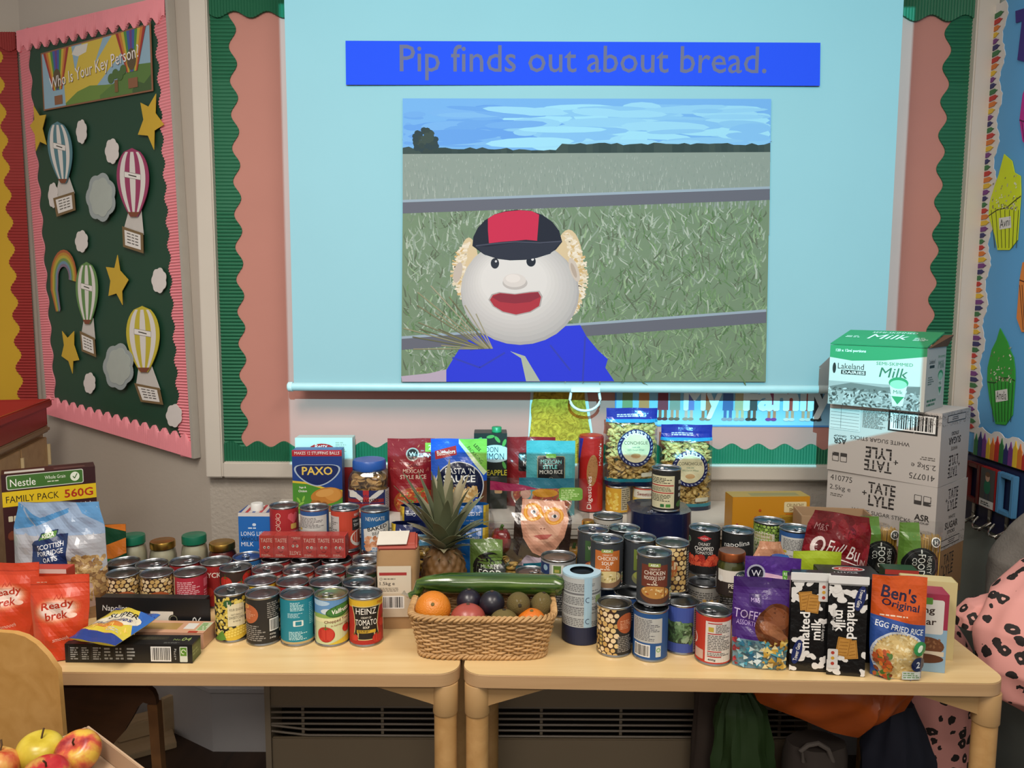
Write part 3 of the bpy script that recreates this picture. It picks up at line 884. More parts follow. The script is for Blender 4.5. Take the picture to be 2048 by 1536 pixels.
# ---------------------------------------------------------------- tables
TOPW = wood('maple_top', 'd3b27c', 'e0c491', 1.0, 14, .35)
EDGEW = wood('maple_edge', 'b08c64', 'c09c74', 1.0, 14, .4)
LEGW = wood('maple_leg', 'b58a55', 'c69c66', 14, 14, .38, 2)
def rrect(w, d, r, n=8, ins=0):
    p = []
    for cx, cy, a in ((w - r, r, -90), (w - r, d - r, 0), (r, d - r, 90), (r, r, 180)):
        for k in range(n + 1):
            q = math.radians(a + 90 * k / n); p.append((cx + (r - ins) * math.cos(q), cy + (r - ins) * math.sin(q)))
    return p
def table(label, loc, rz, w, d, tape=False):
    e = E('school_table', label, 'table', loc, rz, 'school tables')
    def pr(name, mat, z0, z1, ins, bev):
        p = rrect(w, d, .045, 8, ins); n = len(p)
        mb = MB().add([(x, y, z0) for x, y in p] + [(x, y, z1) for x, y in p], [tuple(range(n - 1, -1, -1)), tuple(range(n, 2 * n))] + [(i, (i + 1) % n, (i + 1) % n + n, i + n) for i in range(n)])
        return obj(name, mb, mat, e, 30, bevel=bev)
    pr('edge_band', EDGEW, -.029, -.0015, 0, .0012)
    pr('table_top', TOPW, -.0015, 0, .0008, 0)
    for ix, iy in ((0, 0), (1, 0), (0, 1), (1, 1)):
        x = .029 if ix == 0 else w - .029; y = .029 if iy == 0 else d - .029
        lg = obj('leg', MB().lathe([(.0235, -TZ + .012), (.0235, -.09)], 24, (x, y, 0)), LEGW, e, 40)
        obj('foot_cap', MB().lathe([(.025, -TZ), (.025, -TZ + .018)], 20, (x, y, 0)), plain('3a3430', .6), lg, 40)
        mb = MB().lathe([(.0255, -.095), (.0262, -.093), (.0262, -.0305), (.0255, -.0295)], 28, (x, y, 0))
        sx = 1 if ix == 0 else -1; sy = 1 if iy == 0 else -1
        for dx, dy in ((sx, 0), (0, sy)):
            a0 = Vector((x, y, 0)); dd = Vector((dx, dy, 0)); nn = Vector((-dy, dx, 0)) * .012
            v = []
            for t, z in ((.012, -.0295), (.15, -.0295), (.15, -.034), (.03, -.072), (.012, -.080)):
                for s_ in (-1, 1):
                    q = a0 + dd * t + nn * s_; v.append((q.x, q.y, z))
            mb.add(v, [(0, 2, 4, 6, 8), (9, 7, 5, 3, 1)] + [(2 * i, 2 * i + 1, (2 * i + 3) % 10, (2 * i + 2) % 10) for i in range(5)])
        obj('leg_bracket', mb, plain('b08c5e', .4), lg, 40)
        if tape and ix == 0 and iy == 1:
            obj('tape_ring', MB().lathe([(.0245, -.20), (.0245, -.188)], 20, (x, y, 0)), plain('b0701c', .4), lg, 40)
    return e
pL = onz(917, 1348, TZ); pR = onz(924, 1349, TZ)
TW, TD = 1.30, .57
table('light maple school table on the left under the tins', (pL.x - TW, pL.y, TZ), 0, TW, TD)
q1 = onz(960, 1350, TZ); q2 = onz(1980, 1367, TZ)
TR_RZ = math.atan2(q2.y - q1.y, q2.x - q1.x)
table('light maple school table on the right carrying the sugar boxes', (pR.x, pR.y, TZ), TR_RZ, onz(2022, 1366, TZ).x - pR.x, TD, True)

# ---------------------------------------------------------------- convector heater with shelf
HY = 2.085
hx0 = ony(531, 1450, HY).x; hx1 = .85
g0 = ony(700, 1476, HY).z; g1 = ony(700, 1412, HY).z
he = E('convector_heater', 'beige metal convector heater with slatted grille and white shelf behind the tables', 'heater', (0, HY, 0))
HB = plain('8f7f68', .45, 0, .05, 6)
obj('upper_panel', MB().box(hx0 + .017, 0, g1, hx1, .012, SHZ - .022), HB, he)
obj('lower_panel', MB().box(hx0 + .017, 0, .03, hx1, .012, g0), HB, he, bevel=.003)
obj('side_panel', MB().box(hx0, -.004, 0, hx0 + .016, D - HY - .042, SHZ - .022), plain('9a8b76', .45), he)
obj('side_panel', MB().box(hx1 + .001, 0, 0, hx1 + .013, D - HY - .042, SHZ - .022), plain('9a8b76', .45), he)
obj('interior', MB().box(hx0 + .017, .1, .03, hx1, .11, SHZ - .03), plain('1c1712', .9), he)
obj('shelf', MB().box(hx0 - .006, -.018, SHZ - .02, hx1 + .013, D - HY - .0005, SHZ), plain('d2ccc2', .4), he, bevel=.003)
for k in range(2):
    obj('shelf_trim', MB().box(hx0 - .006, -.022 + k * .004, SHZ - .034 - k * .012, hx1 + .013, -.006, SHZ - .0215 - k * .0135), plain('c9c2b8', .4), he)
for k in range(6):
    z = g1 - .004 - (g1 - g0 - .010) * k / 5
    pts = [(hx0 + .016, .004, z), (hx0 + .12, .004, z), (hx1, .004, z)]
    if k >= 4: pts[0] = (hx0 + .016, .004, z + .012); 
    obj('grille_bar', MB().tube(pts, .0034, 6), plain('8d8172', .4), he, True)
x = hx0 + .105
while x < hx1:
    obj('grille_support', MB().box(x - .004, .008, g0, x + .004, .014, g1), plain('857968', .4), he); x += .228

# ---------------------------------------------------------------- child's chair (plywood)
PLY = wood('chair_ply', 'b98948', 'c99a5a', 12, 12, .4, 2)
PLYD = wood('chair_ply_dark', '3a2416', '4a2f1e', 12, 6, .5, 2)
cx0 = -.99
ch = E('wooden_chair', 'child-size plywood chair with rounded backrest tucked at the left table', 'chair', (0, 0, 0))
bz = ony(30, 1280, 1.31).z
hw = .178; cxm = ony(116, 1400, 1.31).x - hw
def backf(u, v):
    t = u * 2 - 1; zz = v
    top = bz - .06 * max(0, abs(t) - .45) ** 2.2 / .55 ** 2.2
    z = .33 + (top - .33) * v
    x = cxm + hw * t * (1 - .05 * (1 - v))
    return Vector((x, 1.325 + .03 * (1 - t * t) - .03 * v + .02, z))
mb = MB().grid(backf, 16, 10)
mb.grid(lambda u, v: backf(1 - u, v) + Vector((0, .012, 0)), 16, 10)
n = 17
fs = [(i, i + 1, 187 + 16 - i - 1, 187 + 16 - i) for i in range(16)]
o2 = 187
top = 10 * 17
fs += [(top + i + 1, top + i, o2 + top + 16 - i, o2 + top + 15 - i) for i in range(16)]
fs += [(j * 17 + 17, j * 17, o2 + j * 17 + 16, o2 + j * 17 + 33) for j in range(10)]
fs += [(j * 17 + 16, j * 17 + 33, o2 + j * 17 + 17, o2 + j * 17) for j in range(10)]
mb.f += fs
obj('backrest', mb, PLY, ch, 50)
obj('seat', MB().box(cxm - .16, 1.375, .335, cxm + .16, 1.56, .35), PLY, ch, bevel=.005)
for xx in (cxm - .15, cxm + .135):
    for yy in (1.378, 1.53):
        obj('leg', MB().box(xx, yy, 0, xx + .018, yy + .028, .3345), PLY, ch, bevel=.003)
# darker chair pushed right under the table
dc_y = 1.60
def cq(px, py): q = ony(px, py, dc_y); return (q.x, q.z)
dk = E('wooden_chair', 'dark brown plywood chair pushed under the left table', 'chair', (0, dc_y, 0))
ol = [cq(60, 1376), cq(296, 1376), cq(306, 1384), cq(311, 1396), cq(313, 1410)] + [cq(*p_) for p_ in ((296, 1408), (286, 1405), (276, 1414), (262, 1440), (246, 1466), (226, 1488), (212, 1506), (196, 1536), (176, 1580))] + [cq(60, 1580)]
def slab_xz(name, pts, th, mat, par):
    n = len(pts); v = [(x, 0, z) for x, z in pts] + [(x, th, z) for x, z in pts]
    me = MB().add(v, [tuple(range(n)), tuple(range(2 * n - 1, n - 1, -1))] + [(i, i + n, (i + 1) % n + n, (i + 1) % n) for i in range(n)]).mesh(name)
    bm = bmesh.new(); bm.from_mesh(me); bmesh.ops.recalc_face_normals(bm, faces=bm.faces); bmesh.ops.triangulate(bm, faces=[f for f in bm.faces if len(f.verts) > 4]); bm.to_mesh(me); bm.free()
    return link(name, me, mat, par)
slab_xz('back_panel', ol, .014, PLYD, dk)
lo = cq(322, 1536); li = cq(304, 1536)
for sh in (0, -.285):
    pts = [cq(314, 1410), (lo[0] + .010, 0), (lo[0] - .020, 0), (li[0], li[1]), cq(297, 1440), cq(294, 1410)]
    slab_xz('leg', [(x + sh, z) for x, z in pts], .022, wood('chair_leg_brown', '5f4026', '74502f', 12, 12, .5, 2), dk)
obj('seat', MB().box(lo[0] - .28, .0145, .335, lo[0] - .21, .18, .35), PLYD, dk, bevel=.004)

# ---------------------------------------------------------------- wooden pieces on the floor by the canted wall
q = onz(300, 1470, .02)
wb = E('wooden_board', 'flat pale wooden board lying on the floor by the skirting', 'board', (q.x - .02, q.y - .03, 0), .55)
obj('board', MB().box(-.16, -.07, 0, .10, .07, .02), wood('pale_wood', 'b59a76', 'c4ab88', 1, 12, .5), wb, bevel=.002)
blk = E('wooden_block', 'short pale wooden block resting on the floor board', 'block', (q.x - .05, q.y + .0, .0205), .55)
obj('block', MB().box(-.05, -.03, 0, .05, .03, .055), wood('pale_wood', 'b59a76', 'c4ab88', 1, 12, .5), blk, bevel=.004)
dr = E('wooden_drawer_side', 'finger-jointed wooden drawer side standing on the floor near the plinth', 'drawer', (q.x + .115, q.y + .125, 0), .95)
obj('panel', MB().box(-.13, 0, 0, .0, .016, .13), wood('pale_wood', 'b59a76', 'c4ab88', 1, 12, .5), dr)
for k in range(5):
    obj('finger_joint', MB().box(.0005, -.002, .004 + k * .026, .016, .018, .017 + k * .026), wood('pale_wood', 'b59a76', 'c4ab88', 1, 12, .5), dr, bevel=.002)

# ---------------------------------------------------------------- cabinet and red tray at the left
cz = .985
c0 = onz(98, 851, cz); c1 = onz(-60, 925, cz)
cdv = (c1 - c0); cdl = cdv.length; crz = math.atan2(cdv.y, cdv.x)
CABW = wood('cabinet_wood', 'a5825a', 'b8956c', 12, 12, .45, 2)
cab = E('storage_cabinet', 'light wooden storage cabinet in the alcove under the red tray', 'cabinet', (c0.x, c0.y, 0), crz)
# local x runs from far corner towards the camera; local +y points into the room (right)
obj('body', MB().box(0, -.42, 0, .52, -.02, cz - .022), CABW, cab)
obj('worktop', MB().box(-.012, -.43, cz - .0215, .53, 0, cz), wood('cabinet_top', '8a6f54', '9a7f62', 1, 12, .45), cab, bevel=.006)
for k in range(2):
    dd = obj('door', MB().box(.02 + k * .245, -.0195, .06, .255 + k * .245, -.003, cz - .035), CABW, cab, bevel=.002)
    obj('door_handle', MB().box(.275 if k else .225, -.0025, .62, .29 if k else .24, .014, .70), wood('cabinet_top', '8a6f54', '9a7f62', 1, 12, .45), dd, bevel=.004)
    obj('hinge', MB().box(.015 + k * .245, -.0025, cz - .13, .022 + k * .245, .006, cz - .06), plain('c9b48a', .4), dd)
tr = E('red_tray', 'shallow red plastic tray on top of the left cabinet', 'tray', (c0.x, c0.y, cz + .0005), crz)
REDP = plain('9c2a20', .35, 0, .05, 10)
th = .085
def trw(x0, y0, x1, y1): return MB().box(x0, y0, 0, x1, y1, th)
obj('tray_side', trw(.0, -.012, .50, -.006), REDP, tr, bevel=.002); obj('tray_side', trw(.0, -.40, .50, -.394), REDP, tr, bevel=.002)
obj('tray_side', trw(-.006, -.40, .0, -.006), REDP, tr, bevel=.002); obj('tray_side', trw(.50, -.40, .506, -.006), REDP, tr, bevel=.002)
obj('tray_base', MB().box(0, -.394, 0, .5, -.012, .004), plain('c9b89c', .5), tr)
obj('tray_rim', MB().box(-.016, -.0055, th - .022, .516, .008, th + .004), REDP, tr, bevel=.004)
obj('tray_rim', MB().box(-.018, -.41, th - .022, -.0065, .008, th + .004), REDP, tr, bevel=.004)

# ---------------------------------------------------------------- right wall: blue board with crayon border
def ru(px, py): return RIGHT.uv(px, py)
rb = E('noticeboard', 'blue noticeboard with crayon border on the right-hand wall', 'noticeboard', (RX, D, 0), -PI / 2)
bz0 = ru(1990, 917)[1]; bz1 = 2.25
s1 = 1.1
obj('backing_paper', MB().box(.004, -.012, bz0, s1, -.001, bz1), plain('5aa0d4', .6, 0, .08, 4, .25, 8), rb)
CR = ['b02a26', 'c8702a', 'd0ac2c', '6a3078', '24245e', '2c6a3c']
CRM = [plain(c, .5) for c in CR]
vw = ru(1987, 420)[0]
# white scalloped strip behind the vertical crayons
R = random.Random(8)
def strip_v():
    v = []; f = []
    n = 120
    for i in range(n + 1):
        z = bz0 + .06 + (bz1 - bz0 - .06) * i / n
        wv = .078 + .009 * math.sin(z * 2 * PI / .115) + .003 * math.sin(i * 2.4)
        v += [(.003, -.0135, z), (wv, -.0135, z), (wv, -.012, z)]
    for i in range(n):
        for k in range(2):
            f.append((i * 3 + k, i * 3 + k + 1, i * 3 + k + 4, i * 3 + k + 3))
    return MB().add(v, f)
obj('border_strip', strip_v(), plain('d0ccc8', .6), rb)
z = bz0 + .07; i = 0
while z < bz1 - .02:
    L = .066 + .008 * math.sin(z * 2 * PI / .115)
    pts = [(.006, z), (L - .016, z), (L - .012, z + .003), (L - .003, z + .0065), (L - .012, z + .010), (L - .016, z + .013), (.006, z + .013)]
    obj('crayon', MB().prism(pts, -.016, -.0138), CRM[(-i) % 6], rb); z += .0175; i += 1
pts = [(.08, bz0)]
nn = 90
top = []
for k in range(nn + 1):
    s_ = .08 + (s1 - .08) * k / nn
    top.append((s_, bz0 + .068 + .016 * abs(math.sin(s_ * PI / .075)) + R.uniform(-.003, .003)))
obj('border_strip', MB().prism([(.08, bz0)] + [(s1, bz0)] + top[::-1], -.0215, -.0195), plain('d6d2ce', .6), rb)
s_ = .085; i = 0
while s_ < s1 - .03:
    h = .056 + .016 * abs(math.sin(s_ * PI / .075))
    pts = [(s_, bz0), (s_ + .0165, bz0), (s_ + .0165, bz0 + h - .02), (s_ + .012, bz0 + h - .014), (s_ + .0082, bz0 + h), (s_ + .0045, bz0 + h - .014), (s_, bz0 + h - .02)]
    obj('crayon', MB().prism(pts, -.024, -.0218), CRM[(5 - i) % 6], rb); s_ += .0195; i += 1
RO = .0135
def cake(label, colr, dark, out, line1, box, name_txt, sprk):
    cx = sum(q[0] for q in out) / len(out); cy = sum(q[1] for q in out) / len(out)
    p = Pin(RIGHT, 'paper_cupcake', label, 'cupcake', cx, cy, RO, 'paper cupcakes')
    p.card(out, plain(colr, .55), .0015)
    a = FArt()
    x0, y0, x1, y1 = box
    a.line([p.L(*q) for q in line1], .35, dark)
    n = 7
    for k in range(n):
        t = (k + .5) / n; xa = x0 + (x1 - x0) * t; xb = (x0 + 8) + (x1 - x0 - 14) * t
        a.line([p.L(xa, y0), p.L(xb, y1)], .25, dark)
    if name_txt:
        mx, my = (x0 + x1) / 2, y0 + (y1 - y0) * .32
        q = [(mx - 12, my - 8), (mx + 12, my - 12), (mx + 13, my + 11), (mx - 11, my + 15)]
        a.poly([p.L(*t) for t in q][::-1], 'd8d6d2')
        tx, tz = p.L(mx, my + 1); a.text(name_txt, tx, tz, 2.4, '2a2a2a', (p.L(mx + 10, my)[0] - p.L(mx - 10, my)[0]), .0, 6)
    R = random.Random(3)
    for k in range(sprk):
        xx = x0 + (x1 - x0) * R.uniform(.1, .9); yy = y0 - R.uniform(5, 80) * R.random()
        u, v = p.L(xx, yy); a.ell(u, v, .35, .22, R.choice(['8f8a6a', 'b8b490', '6a6a4a', 'd8d8c4']), R.uniform(0, 90), 5, .03 + .002 * R.random())
    p.print(a, .0015)
cake('lime yellow paper cupcake with glitter on the blue board', 'c9d820', '3a3c14', [(2009, 308), (2025, 322), (2030, 345), (2042, 352), (2043, 388), (2036, 480), (2020, 500), (1996, 500), (1990, 470), (1978, 432), (1980, 405), (1990, 372), (1998, 350)], [(1978, 432), (1995, 420), (2015, 415), (2030, 402), (2043, 392)], (1979, 420, 2043, 496), 'Avni', 70)
cake('green paper cupcake with a white name tag on the blue board', '2f9a34', '143c16', [(2001, 656), (2016, 684), (2021, 700), (2028, 715), (2031, 740), (2031, 760), (2026, 830), (2012, 850), (1992, 848), (1980, 800), (1975, 762), (1976, 735), (1984, 700), (1994, 680)], [(1976, 764), (1990, 766), (2005, 756), (2020, 756), (2031, 762)], (1977, 764, 2031, 844), 'Amelia', 60)
cake('orange paper cupcake cut off by the right edge of the picture', 'd8803a', '5a2a10', [(2046, 525), (2060, 520), (2072, 560), (2072, 640), (2060, 664), (2044, 664), (2034, 636), (2040, 560)], [(2040, 560), (2056, 566), (2072, 558)], (2038, 570, 2072, 660), None, 0)
cake('magenta paper cupcake cut off by the right edge of the picture', 'b8288a', '5a1044', [(2056, 160), (2074, 190), (2076, 270), (2060, 300), (2046, 282), (2040, 240), (2046, 190)], [(2040, 240), (2056, 246), (2076, 236)], (2042, 240, 2076, 296), None, 0)
p = Pin(RIGHT, 'paper_letter', 'purple cut-out capital letter at the top of the blue board', 'letter', 2045, 70, RO)
p.card([(2032, 22), (2072, 10), (2072, 34), (2059, 38), (2052, 124), (2036, 120), (2045, 42), (2033, 46)], plain('3a2a7a', .5), .002)

# peg rail with frames and hooks
pr_z1 = ru(1990, 923)[1]; pr_z0 = ru(1990, 1062)[1]
pg = E('peg_rail', 'navy peg rail with double hooks below the crayon border', 'coat rack', (RX, D, 0), -PI / 2)
obj('back_board', MB().box(.03, -.02, pr_z0, s1, -.001, pr_z1), plain('12143a', .4), pg, bevel=.002)
STEEL = plain('a8a49c', .2, 1.0)
k0 = ru(1968, 960)[0]; k1 = ru(2000, 980)[0]
pitch = (k1 - k0)
for k in range(5):
    s_ = k0 + pitch * k
    hz = pr_z0 + .035
    hk = obj('coat_hook', MB().box(s_ - .008, -.026, hz - .025, s_ + .008, -.0205, hz + .03), STEEL, pg, bevel=.002)
    for e in (-1, 1):
        pts = [(s_, -.026, hz - .012)] + [(s_ + e * .030 * (1 - math.cos(q)) * .5, -.030 - .03 * math.sin(q), hz - .014 - .022 * math.sin(q) + .010 * (1 - math.cos(q))) for q in [math.radians(t) for t in range(15, 190, 25)]]
        obj('hook_prong', MB().tube(pts, .0038, 8), STEEL, hk, True)
frs = [('5a1f1c', 'dark red empty picture frame on the peg rail', 'frame'), ('8a2020', 'red picture frame holding a photo of a figure in green', 'photo'), ('4a80a8', 'light blue empty picture frame on the peg rail', 'frame')]
for k, (c, lab, kd) in enumerate(frs):
    s_ = k0 + pitch * k; zc = ru(1968 + 32 * k, 962 + 17 * k)[1]; zc = (pr_z1 + pr_z0) / 2 + .028
    fe = E('picture_frame', lab, 'picture frame', (RX - .0205, D - s_, zc), -PI / 2, 'frames on the peg rail')
    w2, h2 = .036, .058
    for x0, z0, x1, z1 in ((-w2, -h2, -w2 + .014, h2), (w2 - .014, -h2, w2, h2), (-w2 + .0145, -h2, w2 - .0145, -h2 + .014), (-w2 + .0145, h2 - .014, w2 - .0145, h2)):
        obj('frame_side', MB().box(x0, -.016, z0, x1, -.0005, z1), plain(c, .4), fe, bevel=.002)
    if kd == 'photo':
        a = Art(6.4, 11, '4a4844'); a.P = [([(x, y - 5.5) for x, y in pp], f, cc, l) for pp, f, cc, l in a.P]; b2 = FArt(); b2.P = a.P; a = b2; a.l = .02
        a.rect(-3.2, -5.5, 3.2, -3.4, 'd0ccc6'); a.rect(-1.2, -3.4, -.3, -1.2, '3c4048'); a.rect(.3, -3.4, 1.2, -1.2, '3c4048')
        a.ell(0, .4, 1.5, 2.1, '1f6a4c'); a.ell(0, 3.1, 1.0, 1.25, 'c09a80'); a.ell(0, 3.9, 1.1, .7, '6a4a30'); a.lines(-2.4, -5.1, 2.4, -3.9, 2, '3a3a3a')
        link('photo_print', a.mesh('photo_print', lambda x, y, l: (x, -.0165 - l, y)), PAPER, fe)

# ---------------------------------------------------------------- coats and bags
def leopard(key, basec):
    m, nt, b = newmat(key)
    tc = nd(nt, 'ShaderNodeTexCoord')
    n0 = nd(nt, 'ShaderNodeTexNoise'); n0.inputs['Scale'].default_value = 55; n0.inputs['Detail'].default_value = 2
    nt.links.new(tc.outputs['Object'], n0.inputs['Vector'])
    mixv = nd(nt, 'ShaderNodeMix', data_type='VECTOR'); mixv.inputs[0].default_value = .012
    nt.links.new(tc.outputs['Object'], mixv.inputs[4]); nt.links.new(n0.outputs[1], mixv.inputs[5])
    vo = nd(nt, 'ShaderNodeTexVoronoi'); vo.inputs['Scale'].default_value = 29; vo.inputs['Randomness'].default_value = .8
    nt.links.new(mixv.outputs[1], vo.inputs['Vector'])
    n1 = nd(nt, 'ShaderNodeTexNoise'); n1.inputs['Scale'].default_value = 45
    nt.links.new(tc.outputs['Object'], n1.inputs['Vector'])
    ad = nd(nt, 'ShaderNodeMath', operation='MULTIPLY_ADD'); nt.links.new(n1.outputs[0], ad.inputs[0]); ad.inputs[1].default_value = .42; nt.links.new(vo.outputs['Distance'], ad.inputs[2])
    r = nd(nt, 'ShaderNodeValToRGB'); r.color_ramp.interpolation = 'CONSTANT'
    el_ = r.color_ramp.elements
    el_[0].position = 0; el_[0].color = (*lin('d8a49a'), 1)
    el_[1].position = .30; el_[1].color = (*lin('1f1614'), 1)
    e3 = el_.new(.56); e3.color = (*lin(basec), 1)
    nt.links.new(ad.outputs[0], r.inputs[0]); nt.links.new(r.outputs[0], b.inputs['Base Color']); b.inputs['Roughness'].default_value = .75
    return m
LEO = leopard('leopard_fabric', 'd9968e'); LEO2 = LEO
def loft(st, folds=5, amp=.08, n=40, sub=6, seed=1, sq=2.0):
    """st: list of (x, y, z, rx, ry); folded lofted cloth body"""
    R = random.Random(seed); ph1 = R.uniform(0, 6); ph2 = R.uniform(0, 6)
    rows = []
    for i in range(len(st) - 1):
        for k in range(sub):
            t = k / sub; t2 = t * t * (3 - 2 * t)
            rows.append([st[i][j] * (1 - t2) + st[i + 1][j] * t2 for j in range(5)])
    rows.append(list(st[-1]))
    v = []; f = []
    for ri, (x, y, z, rx, ry) in enumerate(rows):
        for k in range(n):
            q = 2 * PI * k / n
            m_ = 1 + amp * math.sin(folds * q + ph1 + z * 9) + amp * .6 * math.sin((folds * 2 + 1) * q + ph2 - z * 15) + amp * .4 * math.sin(z * 70 + 3 * q)
            v.append((x + rx * m_ * math.cos(q), y + ry * m_ * math.sin(q), z))
    for i in range(len(rows) - 1):
        for k in range(n):
            j = (k + 1) % n; f.append((i * n + k, i * n + j, (i + 1) * n + j, (i + 1) * n + k))
    f.append(tuple(range(n - 1, -1, -1))); f.append(tuple((len(rows) - 1) * n + k for k in range(n)))
    return MB().add(v, f)
cz0 = TZ
ct = E('leopard_coat', 'pink leopard-print coat hanging over the right end of the table', 'coat', (1.22, 1.68, .50))
def rel(st, o): return [(x - o[0], y - o[1], z - o[2], rx, ry) for x, y, z, rx, ry in st]
O = (1.22, 1.68, .50)
obj('coat_body', loft(rel([(1.20, 1.62, .50, .04, .04), (1.18, 1.62, .545, .10, .06), (1.175, 1.63, .61, .13, .075), (1.18, 1.65, .69, .13, .08), (1.20, 1.67, .76, .11, .075), (1.24, 1.69, .82, .075, .06), (1.28, 1.70, .86, .03, .03)], O), 4, .05, 48, 6, 3), LEO, ct, True)
obj('plain_panel', loft(rel([(1.335, 1.58, .53, .04, .05), (1.335, 1.59, .62, .065, .06), (1.335, 1.61, .72, .07, .07), (1.34, 1.63, .80, .06, .06), (1.35, 1.65, .87, .03, .04)], O), 3, .05, 36, 6, 5), plain('cf8a84', .75, 0, .06, 20), ct, True)
obj('sleeve', loft(rel([(1.06, 1.71, .668, .025, .03), (1.07, 1.72, .69, .035, .035), (1.10, 1.72, .72, .04, .035), (1.14, 1.71, .74, .03, .03)], O), 4, .06, 30, 5, 9), LEO, ct, True)
cw = E('pink_coat', 'pale pink fluffy sleeve hanging beside the table corner', 'coat', (1.28, 1.56, .40))
obj('sleeve', loft(rel([(1.16, 1.46, .42, .04, .04), (1.16, 1.46, .47, .06, .045), (1.165, 1.46, .54, .065, .045), (1.18, 1.47, .60, .04, .04)], (1.28, 1.56, .40)), 3, .04, 36, 6, 2), plain('c9a8a2', .9, 0, .08, 30, .3, 150), cw, True)
cg = E('grey_hoodie', 'grey hooded coat hanging from the peg rail behind the boxes', 'coat', (1.34, 1.98, .60))
obj('hoodie_body', loft(rel([(1.325, 1.93, .42, .07, .11), (1.325, 1.92, .60, .075, .12), (1.325, 1.91, .75, .075, .11), (1.335, 1.89, .84, .055, .08), (1.345, 1.88, .90, .03, .04)], (1.34, 1.98, .60)), 4, .06, 40, 6, 7), plain('77726c', .9, 0, .08, 30, .3, 150), cg, True)
# under the table
lc = E('leopard_coat', 'pink leopard-print coat bundled on the floor under the right table', 'coat', (1.09, 1.90, 0))
obj('coat_body', loft(rel([(1.10, 1.90, .0, .12, .09), (1.10, 1.90, .15, .125, .09), (1.09, 1.90, .32, .115, .085), (1.085, 1.89, .45, .11, .08), (1.08, 1.88, .54, .085, .07), (1.08, 1.88, .60, .05, .05)], (1.09, 1.90, 0)), 4, .05, 44, 6, 6), LEO, lc, True)
nv = E('navy_coat', 'dark navy coat heaped on the floor under the right table', 'coat', (.945, 1.76, 0))
obj('coat_body', loft([(0, 0, 0, .085, .08), (0, 0, .18, .09, .085), (-.01, 0, .34, .08, .07), (-.02, 0, .46, .04, .04)], 5, .07, 40, 6, 4), plain('14182a', .8, 0, .1, 20), nv, True)
tb = E('grey_tote_bag', 'dark grey tote bag with webbing handles under the right table', 'bag', (.765, 1.82, 0))
obj('bag_body', loft([(0, 0, 0, .075, .08), (0, 0, .2, .078, .085), (0, 0, .29, .075, .07), (.0, 0, .32, .07, .05)], 4, .03, 40, 4, 2), plain('4a413c', .85, 0, .08, 30), tb, True)
obj('handle', MB().tube([(-.05, -.055, .30), (-.06, -.06, .33), (-.045, -.06, .345), (-.02, -.06, .35), (.005, -.06, .335), (.02, -.055, .30)], .006, 8), plain('6a625c', .8), tb, True)
gb = E('green_bag', 'crumpled green bag standing under the right table', 'bag', (.60, 1.87, 0))
obj('bag_body', loft([(0, 0, 0, .07, .06), (0, 0, .25, .075, .06), (-.01, 0, .38, .06, .05), (-.02, 0, .43, .03, .03)], 7, .10, 44, 5, 8), plain('2f4a22', .6, 0, .1, 20), gb, True)
gc = E('brown_cloth', 'grey-brown cloth hanging behind the orange bag under the table', 'cloth', (.545, 1.985, 0))
obj('cloth_body', loft([(-.01, 0, .0, .04, .03), (0, 0, .36, .045, .035), (.02, 0, .50, .04, .03), (.03, 0, .58, .02, .02)], 4, .1, 30, 5, 3), plain('4f433b', .9, 0, .08, 30), gc, True)
# orange carrier bag, slung below the table top
ob = E('orange_carrier_bag', 'orange plastic carrier bag hanging just below the right table top', 'bag', (.60, 1.70, .36))
con = [(1518, 1386), (1535, 1436), (1570, 1448), (1620, 1462), (1680, 1492), (1738, 1503), (1762, 1478), (1800, 1462), (1838, 1450), (1850, 1418), (1856, 1388)]
cw_ = [ony(px, py, 1.62) for px, py in con]
def obf(u, v, sgn):
    t = u * (len(cw_) - 1); i = min(int(t), len(cw_) - 2); t -= i
    b_ = cw_[i] * (1 - t) + cw_[i + 1] * t
    zt = TZ - .034
    z = b_.z + (zt - b_.z) * v
    k = math.sin(PI * min(1, max(0, u))) ** .6 * (math.sin(PI * (.08 + .84 * v)) ** .7)
    y = 1.70 - sgn * (.075 * k) + .012 * math.sin(u * 17 + v * 6) * k + .008 * math.sin(u * 37 - v * 9) * k
    return Vector((b_.x - .60, y - 1.70, z - .36))
mb = MB().grid(lambda u, v: obf(u, v, 1), 44, 14); mb.grid(lambda u, v: obf(1 - u, v, -1), 44, 14)
obj('bag_film', mb, plain('b8561a', .35, 0, .08, 12, .3, 40), ob, True)

# ---------------------------------------------------------------- stool with box of apples (front left)
sx_, sy2 = -.735, 1.10
stl = E('wooden_stool', 'low wooden stool holding the box of apples at the front left', 'stool', (sx_, sy2, 0))
obj('stool_top', MB().lathe([(.0, .58), (.125, .58), (.13, .585), (.13, .598), (.125, .602), (0, .602)], 32, cap0=False, cap1=False), PLY, stl, 40)
for q in (45, 135, 225, 315):
    q = math.radians(q); obj('leg', MB().tube([(.13 * math.cos(q), .13 * math.sin(q), 0), (.09 * math.cos(q), .09 * math.sin(q), .5795)], .014, 10), PLY, stl, True)
bx = E('cardboard_box', 'open pale cardboard box of apples in the bottom left corner', 'box', (sx_ + .012, sy2 + .022, .6025), math.radians(-38))
CB = plain('b09478', .8, 0, .06, 10)
bw, bd, bh = .30, .26, .040
obj('box_base', MB().box(-bw / 2, -bd / 2, 0, bw / 2, bd / 2, .004), CB, bx)
